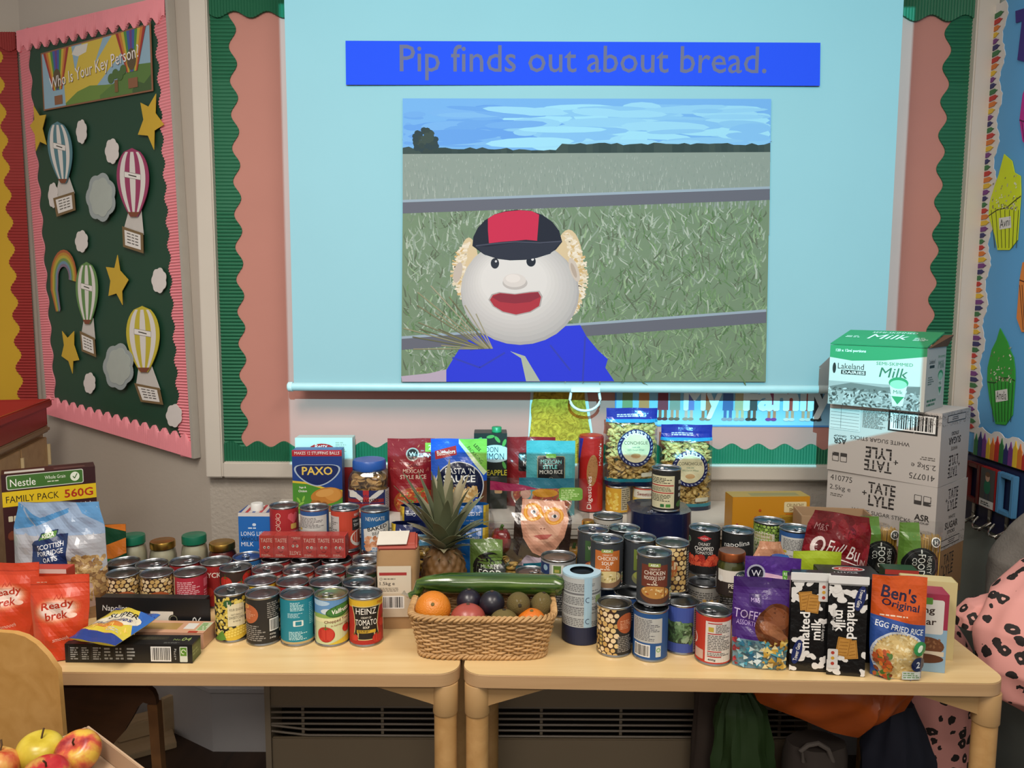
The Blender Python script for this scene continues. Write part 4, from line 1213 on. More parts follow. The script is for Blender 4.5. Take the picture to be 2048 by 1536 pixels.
for x0, y0, x1, y1 in ((-bw / 2, bd / 2 - .005, bw / 2, bd / 2), (-bw / 2, -bd / 2, bw / 2, -bd / 2 + .005), (-bw / 2, -bd / 2 + .0055, -bw / 2 + .005, bd / 2 - .0055), (bw / 2 - .005, -bd / 2 + .0055, bw / 2, bd / 2 - .0055)):
    obj('box_side', MB().box(x0, y0, .0045, x1, y1, bh), CB, bx, bevel=.001)
def apple_mesh():
    def g(u, v):
        a_ = u * 2 * PI; b_ = v * PI
        r_ = math.sin(b_) * (1 + .08 * math.cos(b_)) + .0
        z = math.cos(b_) * .86 - .20 * math.exp(-(b_ / .42) ** 2) + .13 * math.exp(-((PI - b_) / .35) ** 2)
        k = 1 + .025 * math.cos(5 * a_) * (math.cos(b_) < 0) * -math.cos(b_)
        return Vector((-r_ * k * math.cos(a_), r_ * k * math.sin(a_), z)) * .0365
    return MB().grid(g, 32, 22, True).mesh('apple', True)
APM = apple_mesh(); STM = MB().tube([(0, 0, .022), (.001, 0, .032), (.005, .002, .040)], .0016, 6).mesh('stem', True)
def applemat(key, c1, c2, c3):
    m, nt, b = newmat(key)
    tc = nd(nt, 'ShaderNodeTexCoord')
    mp = nd(nt, 'ShaderNodeMapping'); mp.inputs['Scale'].default_value = (30, 30, 12); nt.links.new(tc.outputs['Object'], mp.inputs[0])
    n1 = nd(nt, 'ShaderNodeTexNoise'); n1.inputs['Scale'].default_value = 1.2; n1.inputs['Detail'].default_value = 4; nt.links.new(mp.outputs[0], n1.inputs[0])
    r = nd(nt, 'ShaderNodeValToRGB'); r.color_ramp.elements[0].position = .36; r.color_ramp.elements[1].position = .64
    r.color_ramp.elements[0].color = (*lin(c1), 1); r.color_ramp.elements[1].color = (*lin(c3), 1); e_ = r.color_ramp.elements.new(.5); e_.color = (*lin(c2), 1)
    nt.links.new(n1.outputs[0], r.inputs[0]); nt.links.new(r.outputs[0], b.inputs['Base Color']); b.inputs['Roughness'].default_value = .3
    return m
AP = [applemat('apple_redyellow', '8c1f26', 'c05038', 'd0a840'), applemat('apple_yellow', 'b8a02e', 'c4ae38', 'ccb848'), applemat('apple_blush', 'b8432e', 'cf8a4a', 'd4b060'), applemat('apple_red', 'a01c24', 'ae2a2c', 'b88a40')]
for k, (px, py, z, lab, mi, rx) in enumerate(((157, 1504, .645, 'red and yellow apple with stem against the box corner', 0, .55), (80, 1502, .645, 'plain yellow apple at the back of the box', 1, .2), (-10, 1532, .645, 'blushed orange apple at the left edge of the picture', 2, .4), (92, 1556, .648, 'deep red apple at the very front of the box', 3, -.3))):
    q = onz(px, py, z)
    ae = E('apple', lab, 'apple', (q.x, q.y, z), k * 1.3, 'apples in the box', rx)
    o = bpy.data.objects.new('flesh', APM if k == 0 else APM.copy()); C.objects.link(o); o.parent = ae
    o.data.materials.clear(); o.data.materials.append(AP[mi])
    link('stem', STM, plain('4a3418', .8), ae)
# ---------------------------------------------------------------- package builders
CH = .109; CRD = .0375
_CM = {}
def can_meshes(R_, H, pull):
    k = (R_, H, pull)
    if k in _CM: return _CM[k]
    b = MB().lathe([(R_ - .0015, 0), (R_, .001), (R_, .0032), (R_ - .0013, .005), (R_ - .0013, H - .005), (R_, H - .0032), (R_, H - .001), (R_ - .0009, H), (R_ - .0022, H - .001), (R_ - .0026, H - .0045)], 40, cap1=False).mesh('can_body', 50)
    pr = [(R_ - .0027, H - .0045), (R_ - .006, H - .0052), (R_ - .0075, H - .0042), (R_ - .009, H - .005)]
    if pull: pr += [(R_ - .013, H - .0048), (R_ - .0145, H - .0056), (.004, H - .0056), (.0, H - .0056)]
    else: pr += [(R_ - .012, H - .0042), (R_ - .014, H - .005), (R_ - .018, H - .0044), (R_ - .020, H - .0052), (.004, H - .005), (0, H - .005)]
    l = MB().lathe(pr, 40, cap0=False, cap1=False).mesh('lid', 50)
    rp = None
    if pull:
        z = H - .0030
        pts = [(.011 + .0085 * math.cos(q) , .0075 * math.sin(q), z) for q in [2 * PI * i / 14 for i in range(14)]]
        mb = MB().tube(pts + [pts[0]], .0013, 6, False)
        mb.box(-.0035, -.0045, z - .0012, .006, .0045, z + .0006); mb.lathe([(.003, z - .002), (.003, z + .0014)], 10, (.0005, 0, 0))
        rp = mb.mesh('ring_pull', 50)
    _CM[k] = (b, l, rp); return _CM[k]
CANS = []
def can(px, py, lv, label, art, rot=0, pull=True, R_=CRD, H=CH, group='tinned food', fixed=False, lidmat=None, xy=None, z=None):
    """position from the pixel of the lid centre; lv = height of what it stands on above the table"""
    if xy is None:
        p = onz(px, py, TZ + lv + H); xy = [p.x, p.y]
    CANS.append(dict(p=list(xy), lv=lv, label=label, art=art, rot=rot, pull=pull, R=R_, H=H, group=group, fixed=fixed, lidmat=lidmat))
    return CANS[-1]
def relax(obst=()):
    for it in range(300):
        mv = 0
        for i, a in enumerate(CANS):
            for b in CANS[i + 1:]:
                if a['lv'] + a['H'] <= b['lv'] + 1e-4 or b['lv'] + b['H'] <= a['lv'] + 1e-4: continue
                dx = b['p'][0] - a['p'][0]; dy = b['p'][1] - a['p'][1]; d = math.hypot(dx, dy) or 1e-6
                need = a['R'] + b['R'] + .0008
                if d < need:
                    s_ = (need - d) / d * .5; mv += 1
                    wa = 0 if a['fixed'] else (2 if b['fixed'] else 1); wb = 0 if b['fixed'] else (2 if a['fixed'] else 1)
                    # push mostly in depth, which barely shifts the picture
                    a['p'][0] -= dx * s_ * wa * .6; a['p'][1] -= dy * s_ * wa; b['p'][0] += dx * s_ * wb * .6; b['p'][1] += dy * s_ * wb
            for (x0, y0, x1, y1, z0, z1) in obst:
                if a['lv'] >= z1 or a['lv'] + a['H'] <= z0: continue
                qx = min(max(a['p'][0], x0), x1); qy = min(max(a['p'][1], y0), y1)
                dx = a['p'][0] - qx; dy = a['p'][1] - qy; d = math.hypot(dx, dy)
                if d < a['R'] + .001:
                    mv += 1
                    if d < 1e-6: a['p'][1] = y1 + a['R'] + .001 if a['p'][1] > (y0 + y1) / 2 else y0 - a['R'] - .001
                    else:
                        k = (a['R'] + .0012 - d) / d; a['p'][0] += dx * k; a['p'][1] += dy * k
        if not mv: break
    return it
_AM = {}
def build_cans():
    for c in CANS:
        x, y = c['p']; R_ = c['R']; H = c['H']
        rz = math.atan2(-x, y) * 1.0
        e = E('food_can', c['label'], 'tin can', (x, y, TZ + c['lv'] + .0002), 0, c['group'])
        b, l, rp = can_meshes(R_, H, c['pull'])
        link('can_body', b, TIN, e)
        ld = link('lid', l, c['lidmat'] or TINDARK, e)
        if c['lidmat'] is not None:
            ld.data = l.copy(); ld.data.materials.clear(); ld.data.materials.append(c['lidmat'])
        ld.rotation_euler.z = c['rot'] * .02 + x * 7
        if rp: link('ring_pull', rp, TIN, ld)
        fn = c['art']; key = (fn, R_, H, )
        if key not in _AM:
            r0 = R_ - .0012; hh = (H - .0102) * 100
            a = Art(2 * PI * r0 * 100 - .02, hh); fn(a)
            def mp(x_, y_, l_, r0=r0):
                q = -PI / 2 + x_ / r0; rr = r0 + l_
                return (rr * math.cos(q), rr * math.sin(q), .0051 + y_)
            _AM[key] = a.mesh('paper_label', mp, .65)
        lb = link('paper_label', _AM[key], PAPER, e)
        lb.rotation_euler.z = math.atan2(x, y) * -1 + math.radians(c['rot'])

def carton(name, label, cat, loc, rz, dims, colr, faces, rx=0, ry=0, mat=None, bevel=.0012, group=None, rough=.4):
    w_, d_, h_ = dims
    e = E(name, label, cat, loc, rz, group, rx, ry)
    obj('carton', MB().box(-w_ / 2, -d_ / 2, 0, w_ / 2, d_ / 2, h_), plain(colr, rough, 0, .03), e, bevel=bevel)
    for k, a in faces.items():
        fn = {'front': lambda x, y, l: (x, -d_ / 2 - l, y), 'right': lambda x, y, l: (w_ / 2 + l, x, y), 'left': lambda x, y, l: (-w_ / 2 - l, -x, y),
              'top': lambda x, y, l: (x, y - d_ / 2, h_ + l)}[k]
        link('printed_' + k, a.mesh('printed_' + k, fn), mat or CARD, e)
    return e
def lerp(tab, v):
    for (a, x), (b, y) in zip(tab, tab[1:]):
        if v <= b:
            t = (v - a) / (b - a or 1); t = t * t * (3 - 2 * t); return x + (y - x) * t
    return tab[-1][1]
def pouch(name, label, cat, loc, rz, w_, h_, tprof, art, colr, wprof=((0, 1), (1, 1)), rx=0, crk=.0012, mat=None, seed=1, group=None, film=None, bend=0, parts=None, ex=2.2):
    """tprof: thickness along height; art in cm over the full front"""
    e = E(name, label, cat, loc, rz, group, rx)
    R = random.Random(seed); p1, p2, p3 = (R.uniform(0, 6) for _ in range(3))
    def fr(x, y, s_):
        v = min(1, max(0, y / h_)); u = min(1, abs(x) / (w_ / 2))
        t = lerp(tprof, v) / 2
        prof = max(0, 1 - u ** ex) ** .8
        c = crk * (math.sin(x * 80 + p1 + y * 30) + math.sin(y * 95 + p2 - x * 40) + .6 * math.sin((x + y) * 150 + p3)) * prof * (.35 + min(1, t / .012))
        top = .0035 * math.sin(x * 60 + p1) * max(0, v - .7) / .3
        return Vector((x * lerp(wprof, v), s_ * (t * prof + .0003) + (c if s_ < 0 else -c * .6) + top + bend * (v - .0) ** 2, y))
    nu, nv = max(4, int(round(w_ / .0085))), max(4, int(round(h_ / .0085)))
    G = [[fr((i / nu - .5) * w_, j / nv * h_, -1) for i in range(nu + 1)] for j in range(nv + 1)]
    def flat(x, y, l):
        # piecewise-linear front surface, so every print layer stays parallel
        fx = min(nu - 1e-6, max(0, (x / w_ + .5) * nu)); fy = min(nv - 1e-6, max(0, y / h_ * nv)); i = int(fx); j = int(fy); fx -= i; fy -= j
        if fx + fy <= 1: p = G[j][i] * (1 - fx - fy) + G[j][i + 1] * fx + G[j + 1][i] * fy
        else: p = G[j + 1][i + 1] * (fx + fy - 1) + G[j + 1][i] * (1 - fx) + G[j][i + 1] * (1 - fy)
        return p + Vector((0, -l - .0002, 0))
    mb = MB(); kk = nu + 1
    mb.add([p + Vector((0, .0003, 0)) for row in G for p in row], [t for j in range(nv) for i in range(nu) for t in ((j * kk + i, j * kk + i + 1, (j + 1) * kk + i), (j * kk + i + 1, (j + 1) * kk + i + 1, (j + 1) * kk + i))])
    mb.grid(lambda u, v: fr((.5 - u) * w_, v * h_, 1), nu, nv)
    k = (nu + 1) * (nv + 1)
    for i in range(nu):
        mb.f.append((i + 1, i, k + nu - i, k + nu - i - 1))
    obj('pouch_film', mb, film or plain(colr, .3, 0, .04, 20, 0, 1, .2), e, True)
    if art is not None:
        link('printed_front', art.mesh('printed_front', flat, art.w / nu, art.h / nv, (art.w / nu, art.h / nv)), mat or GLOSS, e)
    return e, fr
def jar(name, label, cat, loc, prof, fill, fillprof, lidprof, lidmat, art=None, artr=0, artz=0, group=None, glass=GLASS):
    e = E(name, label, cat, loc, 0, group)
    obj('glass', MB().lathe(prof, 36), glass, e, 50)
    obj('contents', MB().lathe(fillprof, 32), fill, e, 50)
    obj('lid', MB().lathe(lidprof, 36), lidmat, e, 50)
    if art is not None:
        lb = link('paper_label', art.mesh('paper_label', lambda x, y, l: ((artr + l) * math.sin(x / artr), -(artr + l) * math.cos(x / artr), artz + y), .6), PAPER, e)
        lb.rotation_euler.z = -math.atan2(loc[0], loc[1])
    return e
def T(px, py, h=0): return onz(px, py, TZ + h)

# ---------------------------------------------------------------- tin label artwork
CP = ['d8bd84', 'c9a566', 'e2caa0', 'bd9858']
def a_chick(a):
    a.pea(-11.5, 4.4, 11.5, 10, .55, CP, '3a2014'); a.rect(-11.5, 0, 11.5, 4.6, '3a2014')
    a.pea(-11.5, 0, -4.2, 5, .55, CP, '3a2014', 2); a.pea(4.2, 0, 11.5, 5, .55, CP, '3a2014', 3)
    a.ell(0, 3.2, 3.5, 3.6, 'a8542a', 0, 30); a.ell(0, 5.4, 1.5, .8, 'c9952e'); a.ell(0, 5.4, 1.3, .65, '8a3a1c'); a.text('KTC', 0, 5.4, .7, 'f0d890', 1.8, .02)
    a.text('CHICK', 0, 3.5, 1.0, 'e8dccc', 3.6, .02); a.text('PEAS', 0, 2.2, 1.0, 'e8dccc', 3.0, .02); a.lines(-2, .6, 2, 1.4, 2, 'd8c8b0')
def a_chickback(a):
    a.rect(-11.5, 0, 11.5, 10, '24211f'); a.pea(-11.5, 0, -5.8, 10, .6, CP, '2a1a12'); a.pea(4.4, 0, 11.5, 10, .6, CP, '2a1a12', 4)
    a.ell(-3.4, 6.6, 2.3, 2.1, 'b5623a', 0, 28); a.ell(-4.2, 8.2, .9, .5, 'd89a50'); a.text('KTC', -4.2, 8.2, .4, '8a3a1c', 1.0, .02); a.lines(-5, 5.4, -1.8, 7.4, 6, 'd09878')
    a.lines(-5, .6, .6, 4.2, 8, '8f8a84'); a.lines(.8, 5.6, 4, 9.2, 8, '8f8a84'); a.barcode(1.2, 2.6, 3.6, 5.4, 3); a.text('400g', 1.9, 1.9, .5, 'c8c4be', 1.5); a.text('240g', 1.9, 1.1, .5, 'c8c4be', 1.5)
def a_chickside(a):
    a.rect(-11.5, 0, 11.5, 10, '24211f'); a.pea(-7, 0, 0, 10, .62, CP, '3a2014', 6); a.ell(3.0, 6.8, 2.4, 2.2, 'a8542a', 0, 28); a.lines(1.3, 5.6, 4.6, 7.6, 6, 'd09878'); a.lines(.8, .6, 5.4, 4.2, 9, '8f8a84')
    a.rr(-3.6, 1.4, -2.5, 5.0, .3, '5a4a30'); 
    for k in range(4): a.ell(-3.05, 2.0 + k * .8, .35, .3, 'c4a860')
def a_chickpeel(a):
    a.pea(-11.5, 0, 11.5, 10, .62, CP, '3a2014', 9); a.ell(-1.2, 5.4, 2.4, 2.4, 'b8622e', 0, 28); a.ell(-1.2, 7.0, .9, .5, 'd89a50'); a.rect(3.6, 0, 8, 10, '24211f'); a.lines(3.9, 1, 6, 9, 14, '8f8a84')
def a_teal(a):
    a.rect(-11.5, 0, 11.5, 10, '147f92'); a.rect(-11.5, 0, 11.5, .5, 'b8a070')
    a.lines(-1.6, 7.4, 1.4, 9.4, 7, 'b8dce0'); a.lines(-2.2, 5.9, 1.6, 7.0, 4, 'a8d0d8', 5); a.rr(-1.0, 4.0, 1.2, 5.3, .2, 'd8e0dc'); a.rr(-.5, 4.2, .8, 5.1, .1, '147f92'); a.lines(-2.0, .9, 2.0, 2.9, 6, 'b8dce0', 8); a.rect(4, 1, 6.5, 3.4, '20323a'); a.lines(2.6, 4, 4.2, 9, 12, '70b4c0')
def tomato(a, x, y, r):
    a.ell(x, y, r, r * .85, 'b3261c', 0, 24)
    for k in (-.5, 0, .5): a.ell(x + k * r, y - .05 * r, r * .36, r * .7, 'c2382a', k * -14, 16)
    a.poly([(x - r * .4, y + r * .75), (x, y + r * .5), (x + r * .4, y + r * .75), (x + .1, y + r * .65), (x + .05, y + r * 1.15), (x - .05, y + r * 1.15), (x - .1, y + r * .65)], '3f6a24')
def a_valf(a):
    a.rect(-11.5, 0, 11.5, 10, 'c9cfa0'); a.rect(-11.5, 6.6, 11.5, 10, '5f8fc0'); a.ell(-3, 9.2, 2.6, .6, 'a8c4dc'); a.ell(-1, 7.4, 1.5, .6, 'c8d4dc')
    a.poly([(-11.5, 5.8), (-3, 6.9), (3, 6.2), (11.5, 7), (11.5, 5), (-11.5, 5)], '8aa850'); a.rect(-8, 5.0, 8, 5.9, 'dcd8a8')
    a.ell(2.2, 7.5, 3.6, 1.35, '2f5a2a', 10); a.ell(2.2, 7.55, 3.3, 1.15, '3f7a34', 10); a.text('Valfrutta', 2.2, 7.5, 1.0, 'f0f0e4', 4.6, .02, 8, .2)
    a.text('Chopped Tom', 1.2, 5.2, .8, '6a2a1c', 5.8, .012, 6); a.text('in tomato juice', 1.9, 4.3, .55, '8a3a24', 4.2, .0, 6)
    tomato(a, -1.4, 2.2, 2.0); tomato(a, 3.4, 3.2, 1.1); a.poly([(-11.5, 0), (-1, 0), (6, 2.4), (11.5, 3), (11.5, 0)], 'd4b838'); tomato(a, -1.4, 2.3, 1.95)
    a.rect(-6.6, .5, -4.4, 6.4, 'c4c8b4'); a.lines(-6.4, .8, -4.6, 6.2, 12, '7a7a6a')
def a_heinz(a):
    a.rect(-11.5, 0, 11.5, 10, 'a8231c'); a.rect(-11.5, 8.2, 11.5, 10, 'd4ac2a'); a.lines(2.6, 8.8, 5.0, 9.4, 2, 'a8231c'); a.rr(-5.4, 8.5, -3.6, 9.6, .2, 'c89a1c')
    a.poly([(-3.5, 8.6), (3.5, 8.6), (2.9, 6.8), (2.6, 4.4), (2.9, 2.2), (1.8, 1.0), (-1.8, 1.0), (-2.9, 2.2), (-2.6, 4.4), (-2.9, 6.8)], 'c9b880')
    a.poly([(-3.2, 8.4), (3.2, 8.4), (2.7, 6.8), (2.4, 4.4), (2.7, 2.2), (1.7, 1.2), (-1.7, 1.2), (-2.7, 2.2), (-2.4, 4.4), (-2.7, 6.8)], '17120f')
    a.text('HEINZ', 0, 7.5, 1.35, 'f0ece4', 4.6, .03); a.text('CREAM OF', 0, 6.1, .45, 'e8e0d0', 2.2); a.text('TOMATO', 0, 5.0, 1.3, 'f0ece4', 4.8, .03); a.text('SOUP', 0, 3.9, .5, 'e8e0d0', 1.4, .02)
    a.rect(-2.1, 2.6, 2.1, 3.3, 'c9a52c'); a.lines(-1.9, 2.65, 1.9, 3.25, 2, '3a2a10'); tomato(a, -2.8, 1.5, 1.0); tomato(a, 2.6, 1.3, 1.3); tomato(a, 4.2, 4.5, 1.3); a.rr(4.7, 2, 5.4, 6, .2, 'd8c8b0')
def a_heinz2(a):
    a_heinz(a)
def a_corn(a):
    a.rect(-11.5, 0, 11.5, 10, '1c1e1a'); a.scatter(-11.5, 1, 11.5, 9.8, 420, .42, .36, ['d8c25a', 'cbb044', 'e2d27a', 'b8a040'], 3)
    a.ell(-1.4, 8.4, .9, .8, '2f5a30'); a.text('1', -1.4, 8.4, .8, 'e8e4d0')
    a.poly([(-1.4, 8.2), (2.2, 8.2), (2.4, 3.2), (-1.4, 3.2)], 'd8cfae'); a.text('FOUR SEASONS', .5, 6.9, .55, '3a3426', 3.0); a.text('NATURALLY', .5, 5.8, .4, '4a4434', 2.4); a.text('SWEETCORN', .5, 5.1, .6, '3a3426', 3.3, .02); a.text('IN WATER', .5, 4.3, .35, '4a4434', 1.6)
    a.ell(.6, 1.5, 3.4, 1.4, 'd4b43a', 12, 24); 
    for i in range(9):
        for j in range(3): a.ell(-1.9 + i * .62 + j * .08, .8 + j * .6 + i * .13, .28, .26, 'e4cc60', 0, 8)
    a.poly([(-5, 0), (-2.6, 2.4), (-1.8, .4), (-3, 0)], '5a8a34')
def red_tin(c='a02a26', t=None, tc='e8dcd0'):
    def f(a):
        a.rect(-11.5, 0, 11.5, 10, c); a.rect(1.8, .8, 5.6, 9.2, 'c8bcb2'); a.lines(2.1, 1.2, 5.4, 8.8, 16, '7a706a')
        if t: a.text(t, -1.6, 7.8, 1.3, tc, 5.4, .02)
        tomato(a, -2.4, 3.6, 1.6)
    return f
a_red1 = red_tin(); a_red2 = red_tin('8f1f22'); a_red3 = red_tin('b03a28'); a_ryck = red_tin('97201f', 'ARYCK')
def a_redtext(a):
    a.rect(-11.5, 0, 11.5, 10, 'b02a3c'); a.lines(-3.4, 1, 2.6, 9, 18, 'e0a8ac'); a.rect(-6, 0, -4.4, 10, 'c8b89a'); a.scatter(-6, 0, -4.4, 10, 26, .4, .34, CP, 5); a.rect(3.2, 7, 5.4, 9, 'd86a7a'); a.lines(3.2, 1, 5, 6.4, 9, 'd8909a')
def a_tomdark(a):
    a.rect(-11.5, 0, 11.5, 10, '3a2a22'); 
    for x, y in ((-2.6, 7.6), (1.2, 6.4), (-1.6, 4.2), (3.2, 8.4), (-4.6, 5.4), (4.6, 4.4)): tomato(a, x, y, 1.7)
def a_dark(a):
    a.rect(-11.5, 0, 11.5, 10, '2a2c30'); a.lines(-4, 1, 4, 9, 14, '8a8a88')
def a_blue(a):
    a.rect(-11.5, 0, 11.5, 10, '234a86'); a.lines(-4, 5, 4, 9, 8, 'b8c4d4')
def a_redheart(a):
    a.rect(-11.5, 0, 11.5, 10, 'a32328')
    for y in (8.3, 6.6, 4.9): a.ring(-1.6, y, .5, .62, 'e4ccb8'); a.lines(-2.4, y - 1.0, -.6, y - .65, 1, 'e0b8b0')
    a.poly([(2.4, 6.0), (.8, 7.6), (1.0, 8.6), (1.8, 8.9), (2.4, 8.3), (3.0, 8.9), (3.8, 8.6), (4.0, 7.6)], 'c8505a'); a.rr(1.6, 4.6, 3.4, 6.0, .3, 'c8a050'); a.rect(1.6, .6, 5.2, 4.2, 'b8505a'); a.lines(1.8, .8, 5, 4, 8, 'e0b0b0'); a.text('e 400g', -.8, .7, .55, 'e8d8cc'); a.rr(-4.4, .5, -3.4, 3.6, .2, 'd0b8a8')
def a_whiteback(a):
    a.rect(-11.5, 0, 11.5, 10, '2a5590'); a.rect(-5.6, .3, 3.4, 8.8, 'c4c4c0'); a.lines(-4.8, 5.6, 2.6, 8.4, 8, '6a6a6a'); a.lines(-4.8, .6, 2.6, 4.6, 9, '7a7a7a'); a.rect(-4.8, 4.9, -3.8, 5.5, 'c0a83a'); a.rect(4.4, 0, 5.4, 10, 'c8ccd0')
def a_tomorange(a):
    a.rect(-11.5, 0, 11.5, 10, 'b8402a'); a.rect(-7, .4, -1.6, 8.6, 'b8b4b0'); a.lines(-6.4, 1, -2, 8.2, 15, '6f6a68'); a.rect(1.8, 4.8, 6, 8, '2a2826'); a.text('CREAM OF', 3.8, 7.2, .5, 'e8e4dc'); a.text('TOMATO', 3.8, 6.1, .8, 'e8e4dc', 3.2); a.text('NEWGATE', 3.9, 8.8, .7, 'e8e0d8', 3.0); a.ell(4.2, 2.6, 3.0, 2.2, 'd8d0c4'); a.ell(4.2, 2.9, 2.5, 1.7, 'b8452a')
def a_beans(a):
    a.rect(-11.5, 0, 11.5, 10, '1f5c92'); a.text('NEWGATE', 0, 8.4, 1.0, 'd8d8cc', 5.2, .02)
    a.poly([(-3.4, 5.6), (-3.2, 2.4), (-2.2, 1.2), (3.6, 1.4), (4.4, 7.3), (3.4, 7.4)], 'd8d6d0'); a.text('BAKED', .6, 6.1, 1.0, '1a1a1a', 5.4, .03, 10); a.text('BEANS', 1.0, 4.9, .8, '1a1a1a', 3.6, .03, 10)
    a.scatter(-3.2, .4, 4.2, 3.8, 60, .75, .42, ['c98a62', 'd8a07a', 'b87048', 'e0ac88'], 7, 60); a.poly([(2, 4), (4.6, 4.6), (5, 2.2), (3, 2.6)], 'a89a8a'); a.rr(-1.0, .2, 2.6, 1.2, .2, 'd8d8d4'); a.lines(-.8, .3, 2.4, 1.1, 2, '3a6a9a')
def soup(band, title, t2, bowl, soupc, bits):
    def f(a):
        a.rect(-11.5, 0, 11.5, 10, '33373c'); a.rect(-2.8, 3.6, 3.2, 8.4, band); a.rr(-1.2, 8.0, 1.4, 8.8, .15, '8a9a4a'); a.text('ASDA', .1, 8.4, .5, 'f0f0e4', 1.7, .02)
        a.text('CREAM OF', .2, 7.5, .38, 'e8dcc8', 2.2); a.text(title, .2, 6.7, .85, 'f0e8d8', 4.6, .01); a.text(t2, .2, 5.6, .8, 'f0e8d8', 2.6 if len(t2) < 6 else 4.6, .01); a.ring(.2, 4.7, .25, .36, 'e8dcc8'); a.lines(-1.4, 4.0, 1.8, 4.4, 1, 'e0d0b8')
        a.ell(.4, 1.9, 3.6, 2.0, bowl, 0, 26); a.ell(.4, 2.5, 3.2, 1.35, soupc, 0, 26); a.scatter(-2.2, 1.6, 3.0, 3.4, 16, .3, .18, bits, 5, 180, lambda x, y: ((x - .4) / 3) ** 2 + ((y - 2.5) / 1.2) ** 2 < 1)
        a.rr(4.0, .4, 4.8, 3.2, .15, 'c8c4b8')
        for k in range(4): a.rect(4.1, .7 + k * .6, 4.7, 1.1 + k * .6, ['a85a3a', '7a9a4a', 'c8a83a', '7a9a4a'][k])
        a.rect(5.6, 0, 6.0, 10, 'a8a8a4')
    return f
a_soupc = soup('b8662a', 'CHICKEN', 'SOUP', '8a6a4e', 'd4c088', ['e4d8b0', '9a8a4a']); a_soupn = soup('6a3020', 'CHICKEN', 'NOODLE SOUP', '5a3624', 'b8823e', ['d8b070', 'a85a2a', 'e0c890']); a_souph = soup('6a7a2e', 'PEA & HAM', 'SOUP', '7a7a52', '9aa04a', ['c4c878', '7a8038']); a_soupv = soup('3a5a30', 'VEGETABLE', 'SOUP', '8a5038', 'b05a34', ['d8a060', '8aa04a'])
def a_bluebackcan(a):
    a.rect(-11.5, 0, 11.5, 10, '1f4f88'); a.rect(-4.4, 3.6, 2.6, 8.9, 'b4b4b0'); a.lines(-4.0, 4.0, 2.2, 8.7, 14, '66666a'); a.barcode(-3.8, .5, 0, 3.2, 8); a.rr(1.2, .6, 2.4, 3.0, .1, 'c8ccc4'); a.ring(1.8, 2.1, .3, .45, '5a9a3a')
def a_leaf(a):
    a.rect(-11.5, 0, 11.5, 10, '3a4f9a'); a.rect(-3, 2.0, 2.6, 6.6, '2a3a2a'); R = random.Random(5)
    for i in range(46): a.ell(R.uniform(-3, 2.6), R.uniform(2.2, 6.4), R.uniform(.5, 1.1), R.uniform(.2, .45), R.choice(['4a6a44', '6a8a62', '35502f', '88a080', '56784e']), R.uniform(0, 180), 8, a.l + .0003 * i)
    a.l += .02; a.rect(-5.4, 0, -3.1, 10, '24242c'); a.text('Leaf', -4.2, 1.6, .9, 'e4e4e0', 1.7, .01); a.text('Cut', -4.2, 8.2, .9, 'e4e4e0', 1.6, .01); a.text('Spinach', -4.2, 7.0, .5, 'e4e4e0', 1.9); a.rect(2.8, 0, 5, 10, 'a8a8a4'); a.lines(3, .5, 4.8, 9.4, 18, '606066')
def a_red400(a):
    a.rect(-11.5, 0, 11.5, 10, 'b8301e'); a.rect(-1.6, .3, 4.6, 9.0, 'd4ccc4'); a.rr(-1.0, 6.8, .1, 7.8, .1, 'b8a03a')
    a.lines(.5, 6.6, 4.2, 8.4, 6, '5a5654')
    for y in (8.5, 6.3, 2.5, 1.4): a.rect(-1.1, y, 1.8, y + .22, 'a82a2a')
    a.lines(-1.1, 2.9, 4.2, 6.2, 9, '6a6664'); a.lines(-1.1, 1.7, 4.2, 2.4, 2, '6a6664', 4); a.text('400g', -.2, .8, .55, '3a3836', 1.6); a.rr(-4.6, .6, -2, 2.6, .2, 'c8a898'); a.ring(-5, 4.6, 1.0, 1.3, 'e8dcd0', -70, 70)
def a_chunky(a):
    a.rect(-11.5, 0, 11.5, 10, '1c1a1a'); a.poly([(-1.7, 8.6), (0, 9.4), (1.7, 8.6), (0, 7.9)], 'b02a2e'); a.text('CUCINA', 0, 8.6, .4, 'f0e4dc', 1.8, .02); a.text('CHUNKY', 0, 7.2, .75, 'e8e4de', 2.8, .0); a.text('CHOPPED', 0, 6.1, .95, 'e8e4de', 4.6, .01); a.text('TOMATOES', 0, 5.1, .7, 'e8e4de', 4.2, .0)
    a.scatter(-6, 1.8, 6, 4.2, 90, .7, .5, ['b8301e', 'c8442c', 'd85a3c', '9a2418'], 5); a.rect(-11.5, 0, 11.5, 1.9, '1c1a1a'); a.ell(-4.3, 7.8, .7, .7, 'c0c8b4'); a.ell(-4.3, 7.8, .6, .6, '2f5a34'); a.rect(-5.6, 3, -4.4, 7, 'b8b4ac')
def a_napo(a):
    a.rect(-11.5, 0, 11.5, 10, '191b1c'); a.text('napolina', -.2, 7.6, 1.5, 'e8e8e4', 6.4, .0, 8, .1); a.scatter(-4.5, .5, 5, 4.5, 40, .9, .6, ['6a2a1e', '7a3424', '551f18'], 3)
